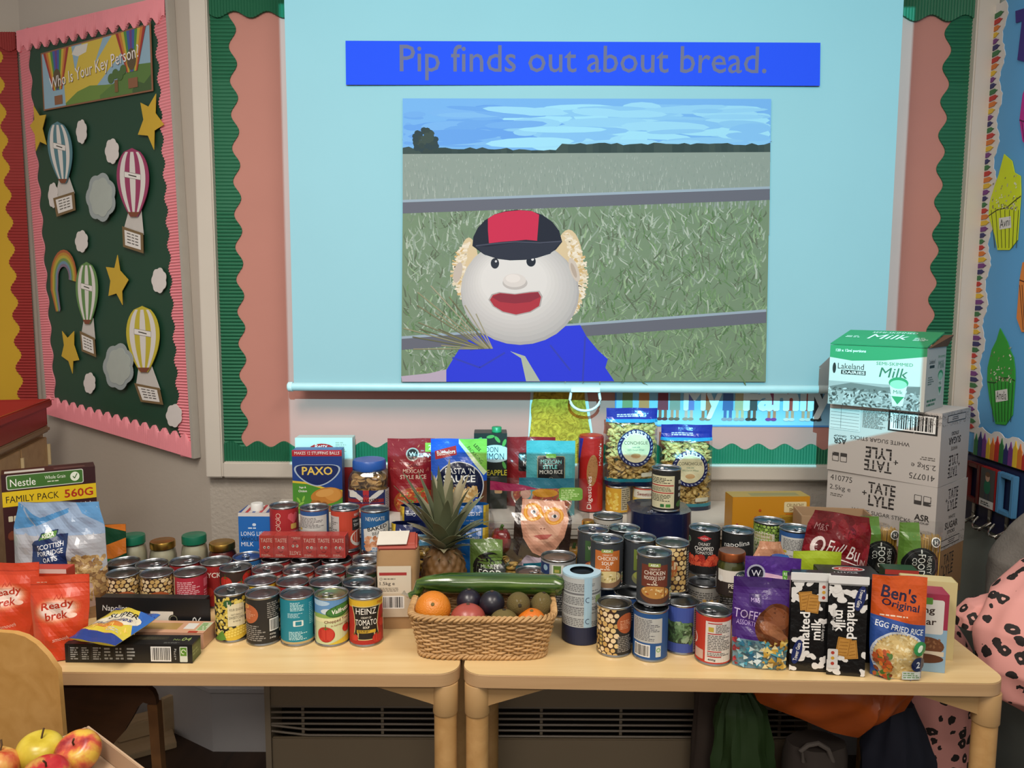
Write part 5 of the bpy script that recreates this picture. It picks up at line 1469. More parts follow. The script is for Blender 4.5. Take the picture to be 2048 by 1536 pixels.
def a_peascan(a):
    a.pea(-11.5, 0, 11.5, 10, .42, ['7a9a3c', '8aaa4a', '6a8a30', '9ab85c'], '2f3f1c'); a.poly([(-4.6, 7.6), (-1.6, 8.3), (1.4, 7.8), (1.6, 1.2), (-4.8, .8)], 'ccc6b0'); a.rr(-4.0, 6.4, .8, 7.6, .3, 'a89a70'); a.text('FOUR SEASONS', -1.6, 7.0, .5, 'f0ece0', 3.8); a.text('GARDEN', -1.6, 4.9, 1.0, '2a2a22', 4.6, .02); a.text('PEAS', -1.6, 3.3, 1.0, '2a2a22', 3.2, .02); a.ell(3.6, 7.4, .7, .7, '26361c'); a.text('1', 3.6, 7.4, .7, 'e0e0d0')
def a_blackcream(a):
    a.rect(-11.5, 0, 11.5, 10, '211f1d'); a.rect(-5.0, .5, 1.6, 8.8, 'cfc8a4'); a.rect(-5.0, 6.2, 1.4, 6.5, 'a83a34'); a.rect(-5, 4.3, 1.4, 4.6, 'a83a34'); a.lines(-4.7, 6.8, 1.2, 8.4, 4, '4a4636'); a.lines(-4.7, 4.8, 1.2, 6.0, 4, '55513f', 5); a.lines(-4.7, 2.2, 1.2, 4.1, 5, '55513f', 6); a.rr(-2, .8, -1.0, 1.6, .1, '2f6a3a'); a.rr(-.6, .8, .6, 1.6, .1, '4a8a3a'); a.ell(3.6, 1.6, 1.4, .8, '3f6a34', 15); a.lines(3, 3, 5, 8, 3, 'b0aca0')
def a_green(a):
    a.rect(-11.5, 0, 11.5, 10, '35553a'); a.rect(-2, 1, 4, 9, 'b8b4aa'); a.lines(-1.6, 1.4, 3.6, 8.6, 14, '6a6a66')
def a_greylabel(a):
    a.rect(-11.5, 0, 11.5, 10, 'a8a49c'); a.lines(-5, 1, 5, 9, 16, '5a5854'); a.scatter(-3, 1, 4, 7, 60, .4, .34, CP, 5)
def a_tuna(a):
    a.rect(-13, 0, 13, 5, 'a4a6a6'); a.rect(-7, 0, -2.2, 5, '1f3566'); a.ell(-3.4, 1.6, .7, .7, '9ab8c8'); a.rect(-1.6, .4, 1.2, 2.6, 'd8d8d0'); a.rect(-1.2, .6, .6, 2.4, '5a7a30'); a.rect(-.9, .8, .2, 1.5, 'a8a050'); a.lines(1.6, .4, 5.4, 2.6, 6, '5a5a5a'); a.rect(-13, 2.7, 13, 5, '9a9c9e')
def a_yellowcan(a):
    a.rect(-11.5, 0, 11.5, 10, 'c9982a'); a.rect(1.0, .6, 5, 7, 'b4aa90'); a.lines(1.2, .8, 4.8, 6.8, 10, '66604e'); a.scatter(-5, 1, 0, 6, 40, .5, .4, ['d8b84a', 'e0c870'], 3)
def a_cornwhite(a):
    a.rect(-11.5, 0, 11.5, 10, 'c9b070'); a.rect(-4, 4.2, 5, 7, 'd8d4c4'); a.text('Sweetcorn', .4, 5.4, 1.1, '7a2a20', 5.4); a.rect(-4, 6.6, 5, 7.4, 'b8402e'); a.scatter(-5, 0, 5, 4, 80, .4, .34, ['d8b84a', 'e0c870', 'c8a038'], 3)
# ---------------------------------------------------------------- tins
can(435, 1173, 0, 'sweetcorn tin beside the black pasta boxes at the front', a_corn, 6, True)
can(512, 1161, 0, 'red soup tin peeping from behind the black chick pea tin', a_heinz, 20, False)
can(526, 1183, 0, 'black chick pea tin with barcode in the front row', a_chickback, 0, False)
can(593, 1184, 0, 'teal tin with small white print in the front row', a_teal, 0, False)
can(660, 1184, 0, 'chopped tomato tin with countryside label in the front row', a_valf, 0, True, lidmat=plain('a8a878', .3, 1.0))
can(729, 1185, 0, 'red and yellow cream of tomato soup tin in the front row', a_heinz, 0, False)
can(588, 1161, 0, 'red tin directly behind the teal tin', a_red1, 10, False)
can(652, 1162, 0, 'tin directly behind the chopped tomato tin', a_green, 0, False)
can(718, 1162, 0, 'tin with grey-blue lid directly behind the cream of tomato soup', a_dark, 0, True)
can(471, 1133, 0, 'tin with printed tomatoes behind the sweetcorn tin', a_tomdark, 0, True)
can(538, 1135, 0, 'red tin in the third row, left of its neighbours below the snack pack', a_red2, 0, True)
can(600, 1135, 0, 'red tin in the third row, second below the snack pack', a_red3, 10, True)
can(663, 1136, 0, 'red and white tin in the third row, third below the snack pack', a_red1, -20, True)
can(723, 1137, 0, 'tin in the third row nearest the flour bag', a_green, 0, True)
can(428, 1120, 0, 'dark red tin with white capital letters behind the sweetcorn', a_ryck, 0, False)
can(493, 1112, 0, 'tin with blue tinted lid in front of the milk carton', a_beans, 40, True, lidmat=plain('5a78a8', .3, 1.0))
can(551, 1119, 0, 'tin supporting the left end of the snack multipack', a_red2, 0, True)
can(612, 1120, 0, 'tin supporting the middle of the snack multipack', a_dark, 0, True)
can(675, 1119, 0, 'tin supporting the right end of the snack multipack', a_red1, 0, True)
can(729, 1118, 0, 'tin standing below the blue baked beans tin', a_greylabel, 0, True)
can(248, 1143, 0, 'chick pea tin partly hidden by the oats bag', a_chick, 0, False)
can(314, 1143, 0, 'chick pea tin behind the upright black pasta box', a_chick, 0, False)
can(380, 1142, 0, 'pinkish red tin of small print beside the chick peas', a_redtext, 0, False)
can(246, 1125, 0, 'tin with ribbed lid below the left green-lidded jar', a_dark, 0, False)
can(305, 1126, 0, 'tin with ring-pull lid below the short gold-lidded jar', a_greylabel, 0, True)
can(370, 1121, 0, 'red tin with ring-pull lid below the right green-lidded jar', a_red2, 0, True)
L1 = .1095
SH = SHZ - TZ
for px, py, a_, lab, rot, pl in ((568, 1009, a_redheart, 'red tin with a heart design on the upper row', 0, False), (629, 1013, a_whiteback, 'blue tin with a white text panel on the upper row', 0, True), (690, 1013, a_tomorange, 'orange tomato soup tin on the upper row', 0, True), (750, 1016, a_beans, 'blue baked beans tin at the end of the upper row', 0, False)):
    c = can(px, py, L1, lab, a_, rot, pl)
    can(0, 0, 0, 'tin in the lower layer hidden under the ' + ' '.join(lab.split()[:4]), a_red2, 0, True, xy=(c['p'][0], c['p'][1]), fixed=False)
# right-hand tins
can(1232, 1200, 0, 'chick pea tin in the front row right of the taped tuna', a_chickside, 0, False)
can(1302, 1211, 0, 'blue tin with barcode in the front row', a_bluebackcan, 0, True)
can(1366, 1200, 0, 'leaf spinach tin in the front row', a_leaf, 0, False)
can(1426, 1217, 0, 'red tin with white text panel at the end of the front row', a_red400, 0, True)
can(1259, 1185, 0, 'tin in the lower layer below the pea soup', a_blue, 0, False)
can(1213, 1074, L1, 'cream of chicken soup tin with orange panel', a_soupc, 0, True)
can(1278, 1072, L1, 'soup tin with olive green panel', a_souph, 25, True)
can(1309, 1102, L1, 'chicken noodle soup tin with brown panel stacked on the front row', a_soupn, 0, True)
can(1199, 1058, L1, 'soup tin with dark green panel behind the chicken soup', a_soupv, 15, True)
can(1238, 1056, L1, 'plain dark tin wedged between the soup tins', a_dark, 0, True)
can(1216, 1030, L1, 'tin with silver banded lid behind the soup tins', a_greylabel, 0, False)
can(1345, 1083, L1, 'chick pea tin on the upper layer beside the noodle soup', a_chickpeel, 0, False)
can(1420, 1055, L1, 'black chunky chopped tomatoes tin', a_chunky, 0, True)
can(1480, 1072, L1, 'black tin with white script behind the pesto jar', a_napo, 0, True)
can(1552, 1040, L1, 'garden peas tin near the orange snack box', a_peascan, 0, True, xy=(.634, 1.845), fixed=True)
can(1585, 1053, L1, 'tin right of the garden peas with a white panel', a_whiteback, 30, True, xy=(.676, 1.782), fixed=True)
can(1410, 1162, 0, 'tin with grey pulse label under the chopped tomatoes', a_greylabel, 0, False)
can(1065, 1141, 0, 'tin behind the cucumber next to the tuna', a_dark, 0, True)
can(1120, 1137, 0, 'tin in the lower layer under the loose tuna tin', a_dark, 0, True)
tun = can(1118, 1111, L1, 'short tuna tin standing alone behind the cucumber', a_tuna, 0, False, .0425, .041)
# lower layer below the upper tins of the right table (only slivers show)
for px, py, lab in ((1213, 1125, 'lower layer tin below the chicken soup'), (1200, 1108, 'lower layer tin below the green panelled soup'), (1345, 1150, 'lower layer tin below the upper chick peas'), (1480, 1128, 'lower layer tin below the black script tin'),
                    (1464, 1157, 'lower layer tin below the pesto jar'), (1225, 1086, 'lower layer tin below the silver lidded tin'), (1295, 1160, 'lower layer tin behind the blue barcode tin')):
    can(px, py, 0, lab, a_blue if 'chicken' in lab else a_dark, 0, True)
for xy_, lab in (((.634, 1.845), 'lower layer tin below the garden peas'), ((.676, 1.782), 'lower layer tin below the white panelled tin')):
    can(0, 0, 0, lab, a_dark, 0, True, xy=xy_, fixed=True)
# shrink-wrapped pack of four: 2 x 2 tins on hidden tins
q4 = Vector((.385, 1.968, 0))
for dx in (-.0385, .0385):
    for dy in (-.0385, .0385):
        can(0, 0, 0, 'lower layer tin hidden below the navy four-pack, %s %s' % ('near' if dy < 0 else 'far', 'left' if dx < 0 else 'right'), a_dark, 0, True, xy=(q4.x + dx, q4.y + dy), fixed=True)
can(1325, 941, 2 * L1 + .001, 'black tin with cream panel on top of the four-pack', a_blackcream, 10, True, xy=(q4.x + .012, q4.y - .03), fixed=True)
for px, lab in ((1235, 'left yellow tin on the shelf under the pasta bag'), (1289, 'right small sweetcorn tin on the shelf under the pasta bag')):
    p = ony(px, 1000, 2.19)
    can(0, 0, SH, lab, a_yellowcan if px < 1250 else a_cornwhite, 0, True, .0365, .08, xy=(p.x, 2.185), fixed=True)
flour_p = T(793, 1260)
OBST = [(flour_p.x - .05, flour_p.y, flour_p.x + .05, flour_p.y + .08, 0, .22),        # flour
        (-.21, 1.53, .075, 1.70, 0, .12),                                              # basket
        (-1.0, 1.52, -.66, 1.70, 0, .1),                                              # pasta boxes
        (-1.2, 1.70, -.965, 1.80, 0, .27),                                             # oats
        (.07, 1.55, .16, 1.66, 0, .16),                                                # taped tuna
        (.48, 1.49, .60, 1.56, 0, .21),                                                # toffee and purple pouch
        (.58, 1.48, .80, 1.66, 0, .21), (.52, 1.685, .61, 1.726, 0, .21)]
relax(OBST)
build_cans()
# navy four-pack
fp = E('tin_multipack', 'navy shrink-wrapped pack of four tins carrying the black tin', 'tin pack', (q4.x, q4.y, TZ + L1 + .0004), 0)
def pack4(u, v, off=0):
    q = u * 2 * PI; c, s_ = math.cos(q), math.sin(q)
    r = 1 / max(abs(c), abs(s_)); k = min(r, 1.13) * .0775
    return Vector((k * c, k * s_, .001 + v * .107))
mb = MB().grid(lambda u, v: pack4(u, v), 48, 3, True)
mb.f.append(tuple(3 * 48 + i for i in range(48)))
obj('shrink_wrap', mb, plain('161d3e', .22, 0, .05, 10, .2, 40, .4), fp, 40)
a = Art(14, 10); a.text('4', 3.0, 2.4, 2.0, 'b8bcc8', 1.6, .03); a.lines(-5, 1.4, 1, 1.8, 1, '8a90a8')
link('printed_front', a.mesh('printed_front', lambda x, y, l: (x, -.0778 - l, y)), GLOSS, fp)
a = Art(14, 14); a.text('4', -2.6, 3.6, 1.2, 'b8bcc8', 1.0, .02); a.text('PACK', -2.6, 2.2, .7, 'b8bcc8', 2.4, .02); a.lines(0, 2.2, 5, 3.2, 2, '6a7a8a')
link('printed_top', a.mesh('printed_top', lambda x, y, l: (x, y - .0775, .1083 + l)), GLOSS, fp)
# taped stack of tuna tins
p = T(1165, 1292); p.y += .0425
ts = E('tuna_stack', 'taped stack of tuna tins with light blue wrapper at the front', 'tin stack', (p.x, p.y, TZ + .0002), -math.atan2(p.x, p.y))
b_, l_, r_ = can_meshes(.0425, .0385, False)
for k in range(4):
    link('tin', b_, TIN, ts, (0, 0, k * .0387))
link('lid', l_, TINDARK, ts, (0, 0, 3 * .0387))
a = Art(26.2, 15.2); a.rect(-13.1, 0, 13.1, 4.0, '1c2440'); a.rect(-13.1, 4.0, 13.1, 15.2, 'b0b4b4')
for y in (4.2, 6.6, 9.0, 12.0): a.lines(-5.6, y, 5.6, y + 1.9, 5, '6a6c6e', int(y))
a.rect(-13.1, 11.3, 13.1, 11.7, '6a6c70'); a.rect(-13.1, 8.4, 13.1, 8.6, '8a8c90'); a.rect(.6, 4.0, 2.4, 15.2, '9ec0d4'); a.ring(1.5, 10.2, .45, .6, '2a3a5a', 60, 300); a.ring(1.5, 5.4, .45, .6, '2a3a5a', 60, 300); a.rr(3.4, 9.4, 5.2, 11.0, .2, '8aa06a'); a.lines(4, 4.4, 6, 5, 1, '33363a')
link('wrapper', a.mesh('wrapper', lambda x, y, l: ((.0428 + l) * math.sin(x / .0428), -(.0428 + l) * math.cos(x / .0428), .001 + y), .65), PAPER, ts)
obj('cardboard_collar', MB().lathe([(.0265, 4 * .0387 + .0012), (.0425, 4 * .0387 + .0005), (.0432, 4 * .0387 - .004), (.0430, 4 * .0387 - .004), (.0422, 4 * .0387 + .0002), (.0265, 4 * .0387 + .0008)], 40, cap0=False, cap1=False), plain('a8c8d8', .5), ts, 50)

# ---------------------------------------------------------------- jars (left back row)
CREAM = plain('d4cdb4', .35, 0, .04, 20, 0, 1, .3); SAUCE = plain('7a2418', .35, 0, .15, 60, 0, 1, .3)
def jars(px, py, h, r, lidr, fill, lidc, lab, txt, big=False):
    p = T(px, py, h); loc = (p.x, p.y, TZ + .0002)
    prof = [(r * .9, 0), (r, .004), (r, h * .62), (r * .93, h * .74), (lidr * .92, h * .82), (lidr * .92, h * .9)]
    fpz = [(r * .86, .003), (r * .95, .007), (r * .95, h * .61), (r * .88, h * .73), (lidr * .86, h * .80)]
    lp = [(lidr, h * .84), (lidr, h * .97), (lidr * .96, h), (lidr * .8, h * .995), (lidr * .75, h)]
    a = Art(2 * PI * r * 100 - .1, h * 42); a.rect(-20, 0, 20, h * 42, '23302a' if fill is CREAM else '3a1a14'); txt and a.text(txt, 0, h * 34, .9, 'd8d4c4', None, .02); a.lines(-2, .6, 2, h * 24, 4, 'b8b4a4')
    e = jar('sauce_jar', lab, 'jar', loc, prof, fill, fpz, lp, lidc, a, r + .0004, .004, 'sauce jars')
    return e
GLID = plain('14664c', .3, 0, .04); 
jars(265, 1070, .13, .034, .031, CREAM, GLID, 'white sauce jar with green lid nearest the oats bag', 'DOLMIO')
jars(325, 1081, .11, .0345, .032, CREAM, GOLD, 'short white jar with gold lid between the green lids', None)
jars(388, 1069, .13, .034, .031, CREAM, GLID, 'white sauce jar with green lid beside the red sauce', 'DOLMIO')
jars(444, 1084, .11, .037, .033, SAUCE, GOLD, 'dark red sauce jar with gold lid left of the milk carton', None)
# pesto jar on the right
p = T(1464, 1100, L1 + .1)
a = Art(19, 5.6, '2a1f1a'); a.rect(-3.2, 3.0, 4, 5.6, 'd8d0c4'); a.ell(2.2, 4.6, 1.3, .9, '4a5a5a'); a.text('Sacla', 2.2, 4.6, .6, 'e8e4dc', 2.0); a.text('PESTO', 1.2, 2.2, 1.0, 'e8dcc8', 3.4, .01); a.text('No.1 Classic', 1.2, 1.0, .5, 'd8ccb8', 3.0); a.ell(-2.4, 3.6, .7, .7, 'e0dcd4'); a.rect(-5, 1, -4.2, 4.4, 'd8d4cc')
jar('pesto_jar', 'green pesto jar with copper lid in front of the black tins', 'jar', (p.x, p.y, TZ + L1 + .0008), [(.028, 0), (.031, .004), (.031, .068), (.026, .08), (.026, .086)], plain('5a5a24', .4, 0, .2, 80, 0, 1, .3), [(.026, .003), (.0295, .006), (.0295, .067), (.025, .078)], [(.029, .080), (.029, .095), (.0275, .0985), (.02, .098), (.0, .098)], plain('b0623a', .3, .9), a, .0314, .006)
# sauce bottle with gold cap
p = T(1176, 1040, .21)
be = E('sauce_bottle', 'dark sauce bottle with gold cap beside the pepper bag', 'bottle', (p.x, p.y, TZ + .0002))
obj('bottle_body', MB().lathe([(.024, 0), (.027, .004), (.027, .12), (.022, .145), (.0135, .165), (.0125, .188)], 28), plain('14100e', .12, 0, .05, 10, 0, 1, .5), be, 50)
obj('neck_band', MB().lathe([(.0142, .166), (.0150, .168), (.0150, .186), (.0142, .188)], 24), plain('6a1a1c', .4), be, 50)
obj('cap', MB().lathe([(.0155, .1885), (.0155, .206), (.014, .21), (0, .21)], 24, cap1=False), GOLD, be, 50)
# blue topped bottle
p = T(1561, 1113, .19)
be = E('squeezy_bottle', 'small bottle with bright blue screw cap in front of the salt bag', 'bottle', (p.x, p.y, TZ + .0002))
obj('bottle_body', MB().lathe([(.023, 0), (.026, .005), (.026, .130), (.023, .143), (.020, .148)], 28), plain('1f4a78', .3, 0, .05, 10, 0, 1, .3), be, 50)
obj('label_band', MB().lathe([(.0263, .05), (.0265, .052), (.0265, .123), (.0263, .125)], 28, cap0=False, cap1=False), plain('6a9ab0', .4), be, 50)
obj('cap', MB().lathe([(.0255, .1485), (.026, .151), (.026, .163), (.0215, .169), (.0205, .185), (.0185, .190), (.011, .189), (0, .189)], 28, cap0=False, cap1=False), plain('173f8a', .3), be, 50)

# ---------------------------------------------------------------- cartons
p = T(507, 1026, .2)
a = Art(8.2, 20, '1f64b0'); a.rect(-4.1, 19.0, 4.1, 20, 'd0ccc8'); a.lines(-1.6, 15.6, 1.6, 16.2, 1, 'c8d8e8'); a.ell(0, 16.8, .5, .4, 'c8d8e8')
a.text('LONG LIFE', -.4, 14.4, 1.1, 'e8ecf0', 6.2, .03); a.text('WHOLE', -1.2, 13.0, 1.1, '16181c', 4.6, .03); a.text('MILK', -1.9, 11.6, 1.1, 'e8ecf0', 3.2, .03)
e = carton('milk_carton', 'blue long life milk carton with white screw cap behind the tins', 'carton', (p.x, p.y + .04, TZ + .0002), 0, (.082, .075, .2), '1f64b0', {'front': a})
a = Art(8.2, 7.5, 'c4bcb8'); 
for k in range(5): a.poly([(-4.1 + k * 1.8, 0), (-3.3 + k * 1.8, 0), (-3.9 + k * 1.8, 7.5), (-4.7 + k * 1.8, 7.5)], 'b0343a' if k % 2 else '2a4a8a')
link('printed_top', a.mesh('printed_top', lambda x, y, l: (x, y - .0375, .2003 + l)), CARD, e)
obj('cap', MB().lathe([(.016, .2008), (.016, .217), (.0145, .219), (0, .219)], 24, (0, -.012, 0), cap1=False), plain('d8d8d4', .35), e, 50)
# snack multipack: six little boxes in film
p = T(606, 1116, L1)
e = E('snack_multipack', 'film-wrapped pack of small red snack boxes lying across the tins', 'multipack', (p.x, p.y + .015, TZ + L1 + .0012), 0)
a1 = Art(3.5, 5.6, 'c4463e'); a1.text('TASTE', 0, 4.4, 1.0, 'e8c8b8', 2.9, .01)
for x in (-.5, .5): a1.ell(x, 2.6, .32, .36, 'e8dcd0'); a1.ell(x + .06, 2.55, .14, .18, '2a1a18')
a1.ring(0, 1.9, .5, .62, '6a1a1a', 200, 340, 8); a1.lines(-1.3, .3, 1.3, .9, 2, 'e0b8a8')
M1 = a1.mesh('printed_front', lambda x, y, l: (x, -.019 - l, y))
a2 = Art(3.5, 5.6); a2.P = [([(-x, 5.6 - y) for x, y in pp], f, c, l) for pp, f, c, l in a1.P]
M2 = a2.mesh('printed_front', lambda x, y, l: (x, -.019 - l, y))
bmx = MB().box(-.0176, -.0185, 0, .0176, .0185, .056).mesh('snack_box')
for k in range(6):
    b_ = link('snack_box', bmx, plain('c4463e', .4), e, ((k - 2.5) * .0356, 0, .0008)); link('printed_front', M2 if k == 2 else M1, CARD, b_)
def wrapf(u, v):
    q = u * 2 * PI; c, s_ = math.cos(q), math.sin(q); r = 1 / max(abs(c), abs(s_)); x = (v - .5) * .226
    end = max(0, abs(v - .5) * 2 - .93) / .07
    k = 1 - .6 * end
    return Vector((x, r * c * .0205 * k, .0285 + r * s_ * .0298 * k + .0008 * math.sin(x * 160 + q * 3)))
obj('film_wrap', MB().grid(wrapf, 40, 24, True), FILM, e, 50)
# boxes on the shelf
def shelfp(px, y, py=1000): q = ony(px, py, y); return (q.x, y, SHZ + .0003)
a = Art(16.6, 20.7, 'b9c4bc'); a.rect(-8.3, 0, 8.3, 12, 'a02a2a'); a.ell(-.6, 17.0, 3.9, 2.0, 'a8221e'); a.poly([(-8.3, 14.2), (-4, 15.2), (3, 15.2), (5, 14), (5, 12), (-8.3, 12)], 'a8221e'); a.text('Betty', -.8, 18.0, 1.7, 'e8e4e0', 3.6, .0, 4, .2); a.text('Crocker', -.4, 16.2, 1.7, 'e8e4e0', 5.4, .0, 4, .2); a.lines(3.4, 16.4, 7.0, 19.6, 5, '9aa89a')
x_ = shelfp(651, 2.235, 880); carton('cake_mix_box', 'pale baking mix box standing behind the stuffing mix', 'box', x_, .03, (.166, .05, .207), 'b9c4bc', {'front': a})
a = Art(14, 18.4, '3f7a2c'); a.rect(-7, 7.0, 7, 18.4, '1c3f86'); a.rect(-7, 16.6, 7, 18.4, 'a8222c'); a.text('MAKES 12 STUFFING BALLS', 0, 17.5, .85, 'e8e4dc', 12.6, .03)
a.poly([(-7, 9.2), (-3, 8.8), (2, 7.2), (7, 6.4), (7, 0), (-7, 0)], '4a8a30'); a.poly([(-7, 9.6), (-3, 9.2), (2, 7.6), (7, 6.8), (7, 6.2), (2, 7.0), (-3, 8.6), (-7, 9.0)], 'd4b83a')
def heart(s_, c): a.poly([(6.2 * s_ * math.copysign(abs(math.sin(t)) ** 1.2, math.sin(t)), 12.2 + s_ * (3.0 * math.cos(t) - .9 * math.cos(2 * t) - .2)) for t in [2 * PI * k / 40 for k in range(40)]], c)
heart(1.05, 'a8b8c8'); heart(.97, '14275e'); a.text('PAXO', 0, 12.4, 2.4, 'e2c25a', 8.6, .03)
a.text('Sage &', -4.2, 7.6, .7, 'e8e8dc'); a.text('Onion', -4.2, 6.6, .7, 'e8e8dc'); a.ell(2.6, 5.2, 4.6, 2.4, 'b87a34', 8); a.ell(4.2, 5.6, 2.4, 1.9, 'c98e44', -10); a.ell(2.0, 6.0, 2.6, 1.1, 'd09a52', 10)
a.ell(1.4, 1.2, 6.2, 1.2, 'c8ccc4')
for x, y in ((-1.8, 1.8), (-.2, 1.3), (1.6, 1.2), (3.2, 1.4), (0, 2.9), (1.8, 2.5), (-1, 3.0)): a.ell(x, y, 1.05, .95, '8a5524' if (x * 7) % 2 < 1 else '9a6430')
for x, y, r in ((-4.6, 3, 30), (-5.4, 4, 120), (-4, 4.4, 70), (-5.6, 1.6, 20), (-4.2, 1.4, 160)): a.ell(x, y, .9, .32, '8ab84a', r, 10)
carton('stuffing_mix_box', 'blue and green stuffing mix box standing on the shelf', 'box', shelfp(638, 2.165, 950), .04, (.138, .045, .184), '2a4a86', {'front': a})
# cracker jar
e = E('cracker_jar', 'clear jar of mini crackers with bright blue lid on the shelf', 'jar', shelfp(739, 2.15, 960))
def sqr(r, z, n=40, p_=4):
    return [((abs(math.cos(q)) ** p_ + abs(math.sin(q)) ** p_) ** (-1 / p_) * r * math.cos(q), (abs(math.cos(q)) ** p_ + abs(math.sin(q)) ** p_) ** (-1 / p_) * r * math.sin(q), z) for q in [2 * PI * k / n for k in range(n)]]
def sqloft(rows, cap=True):
    v = []; f = []
    for r, z in rows: v += sqr(r, z)
    for i in range(len(rows) - 1):
        for k in range(40): f.append((i * 40 + k, i * 40 + (k + 1) % 40, (i + 1) * 40 + (k + 1) % 40, (i + 1) * 40 + k))
    if cap: f += [tuple(range(39, -1, -1)), tuple((len(rows) - 1) * 40 + k for k in range(40))]
    return MB().add(v, f)
obj('jar_body', sqloft([(.052, 0), (.056, .005), (.056, .105), (.05, .122), (.044, .128), (.044, .134)]), GLASS, e, 50)
obj('lid', MB().lathe([(.046, .1285), (.047, .131), (.047, .152), (.044, .157), (.02, .158), (0, .158)], 40, cap0=False, cap1=False), plain('2a5cb0', .35), e, 50)
mb = MB(); R = random.Random(6)
dm = MB().lathe([(0, 0), (.012, .0), (.0125, .002), (.012, .004), (0, .0045)], 10, cap0=False, cap1=False)
for k in range(150):
    q = Matrix.Rotation(R.uniform(0, 6.3), 3, 'Z') @ Matrix.Rotation(R.uniform(-1.4, 1.4), 3, 'X'); c = Vector((R.uniform(-.038, .038), R.uniform(-.041, .036), R.uniform(.01, .112)))
    mb.add([q @ Vector(v) + c for v in dm.v], dm.f)
o = obj('crackers', mb, plain('c9a064', .7, 0, .12, 60), e, 40); o['kind'] = 'stuff'
a = Art(17, 7.6, '8a2026'); a.rect(-8.5, 5.2, 8.5, 7.6, '232a5c'); a.poly([(-5.6, 7.6), (-3.6, 7.6), (1.2, 3.8), (-.8, 3.8)], 'd0ccc8'); a.poly([(5.6, 7.6), (3.6, 7.6), (-1.2, 3.8), (.8, 3.8)], 'd0ccc8'); a.rect(-.9, 3.8, .9, 7.6, 'b02a2e'); a.rr(-4.8, 5.6, -2.6, 7.2, .4, 'd8d4cc'); a.text('Mini', .3, 6.0, .9, '232a5c', 2.2, .02, 8); a.text('CRACKERS', .8, 4.7, .9, '16181c', 5.4, .02, 6); a.rect(-8.5, 3.9, 8.5, 4.2, '232a5c'); a.ell(.3, 1.9, 2.6, 1.0, 'c8b08a'); a.scatter(-1.6, 1.6, 2.2, 2.6, 18, .5, .35, ['c9a064', 'd8b47a', 'b88a4e'], 3); a.rect(4.9, 0, 5.4, 7.6, '232a5c'); a.rect(5.4, 0, 8.5, 7.6, 'b8b4b0'); a.lines(5.6, .6, 8.2, 7, 12, '66646a')
def sqm(x, y, l, r=.0564):
    # wrap round the squarish jar
    q = -PI / 2 + x / .062
    k = (abs(math.cos(q)) ** 4 + abs(math.sin(q)) ** 4) ** (-.25) * (r + l)
    return (k * math.cos(q), k * math.sin(q), .004 + y)
link('paper_label', a.mesh('paper_label', sqm, .6), PAPER, e)
# rice / sauce pouches on the shelf
SUP = ((0, .052), (.12, .055), (.55, .035), (.88, .004), (1, .001))
def bowl(a, cx, cy, rx, ry, rim, cols, n=160, seed=3, size=.4):
    a.ell(cx, cy, rx * 1.1, ry * 1.12, rim, 0, 30); a.ell(cx, cy + .1, rx, ry, cols[0], 0, 30)
    a.scatter(cx - rx, cy - ry, cx + rx, cy + ry, n, size, size * .5, cols, seed, 180, lambda x, y: ((x - cx) / rx) ** 2 + ((y - cy) / ry) ** 2 < .93)
RICE = ['a8442a', 'c06a34', 'b8522c', 'd08a4a', '8a3a20', '6a8a3a']
a = Art(13.6, 21.1, '8a2028'); a.ell(.4, 16.6, 1.9, 1.9, 'a8a49c'); a.ell(.4, 16.6, 1.5, 1.5, '2a2424'); a.text('W', .4, 16.6, 1.3, 'd8d8d0', None, .03); a.rect(4.0, 17.2, 6.8, 19.8, '8ab848'); a.text('2', 5.4, 18.5, 1.4, 'e8ecd8')
a.text('SPECIAL', .4, 13.6, .8, '4a1418', 3.6); a.text('MEXICAN', .6, 11.9, 1.2, 'e4ccb8', 5.8, .01); a.text('STYLE RICE', .6, 10.2, 1.2, 'e4ccb8', 7.4, .01); bowl(a, 1.4, 2.8, 5.8, 4.0, '9a5428', RICE, 220); a.scatter(-6.5, 12, 6.5, 21, 24, .5, .14, ['b0524a', 'c07a5a'], 8)
pouch('rice_pouch', 'dark red rice pouch standing left of the pasta sauce pouch', 'pouch', shelfp(823, 2.185, 950), .06, .136, .211, SUP, a, '8a2028', seed=2)
a = Art(15.8, 21.9, '1f56c0'); a.rect(-7.9, 0, 7.9, 10, '5a3a2a'); a.ell(.2, 8.8, 6.9, 6.8, 'c8ccd0', 0, 36); a.ell(.2, 8.8, 6.6, 6.5, '141c3a', 0, 36)
a.poly([(-6.6, 16.0), (-.6, 17.4), (-.8, 20.0), (-6.8, 18.4)], 'a82a2e'); a.text('Batchelors', -3.6, 18.0, 1.3, 'e8e0d8', 5.2, .02, 8); a.poly([(0, 21.9), (7.9, 21.9), (7.9, 12.5)], '7ab84a'); a.text('LESS', 5.2, 19.4, .9, '1c3a1c', 2.4, .02, -48); a.text('PACKAGING', 4.6, 17.4, .9, '1c3a1c', 6.0, .02, -48); a.poly([(0, 21.9), (-.01, 20.6), (7.0, 11.6), (7.9, 12.5)], 'c8dcb0')
a.text("PASTA 'N'", .6, 13.0, 1.7, 'e8ecec', 8.6, .01); a.text('SAUCE', .2, 10.8, 2.0, 'e8ecec', 9.0, .02); a.text('CHICKEN &', .6, 8.8, .7, 'd8c8a8', 4.2); a.text('MUSHROOM', .6, 7.9, .7, 'd8c8a8', 4.6)
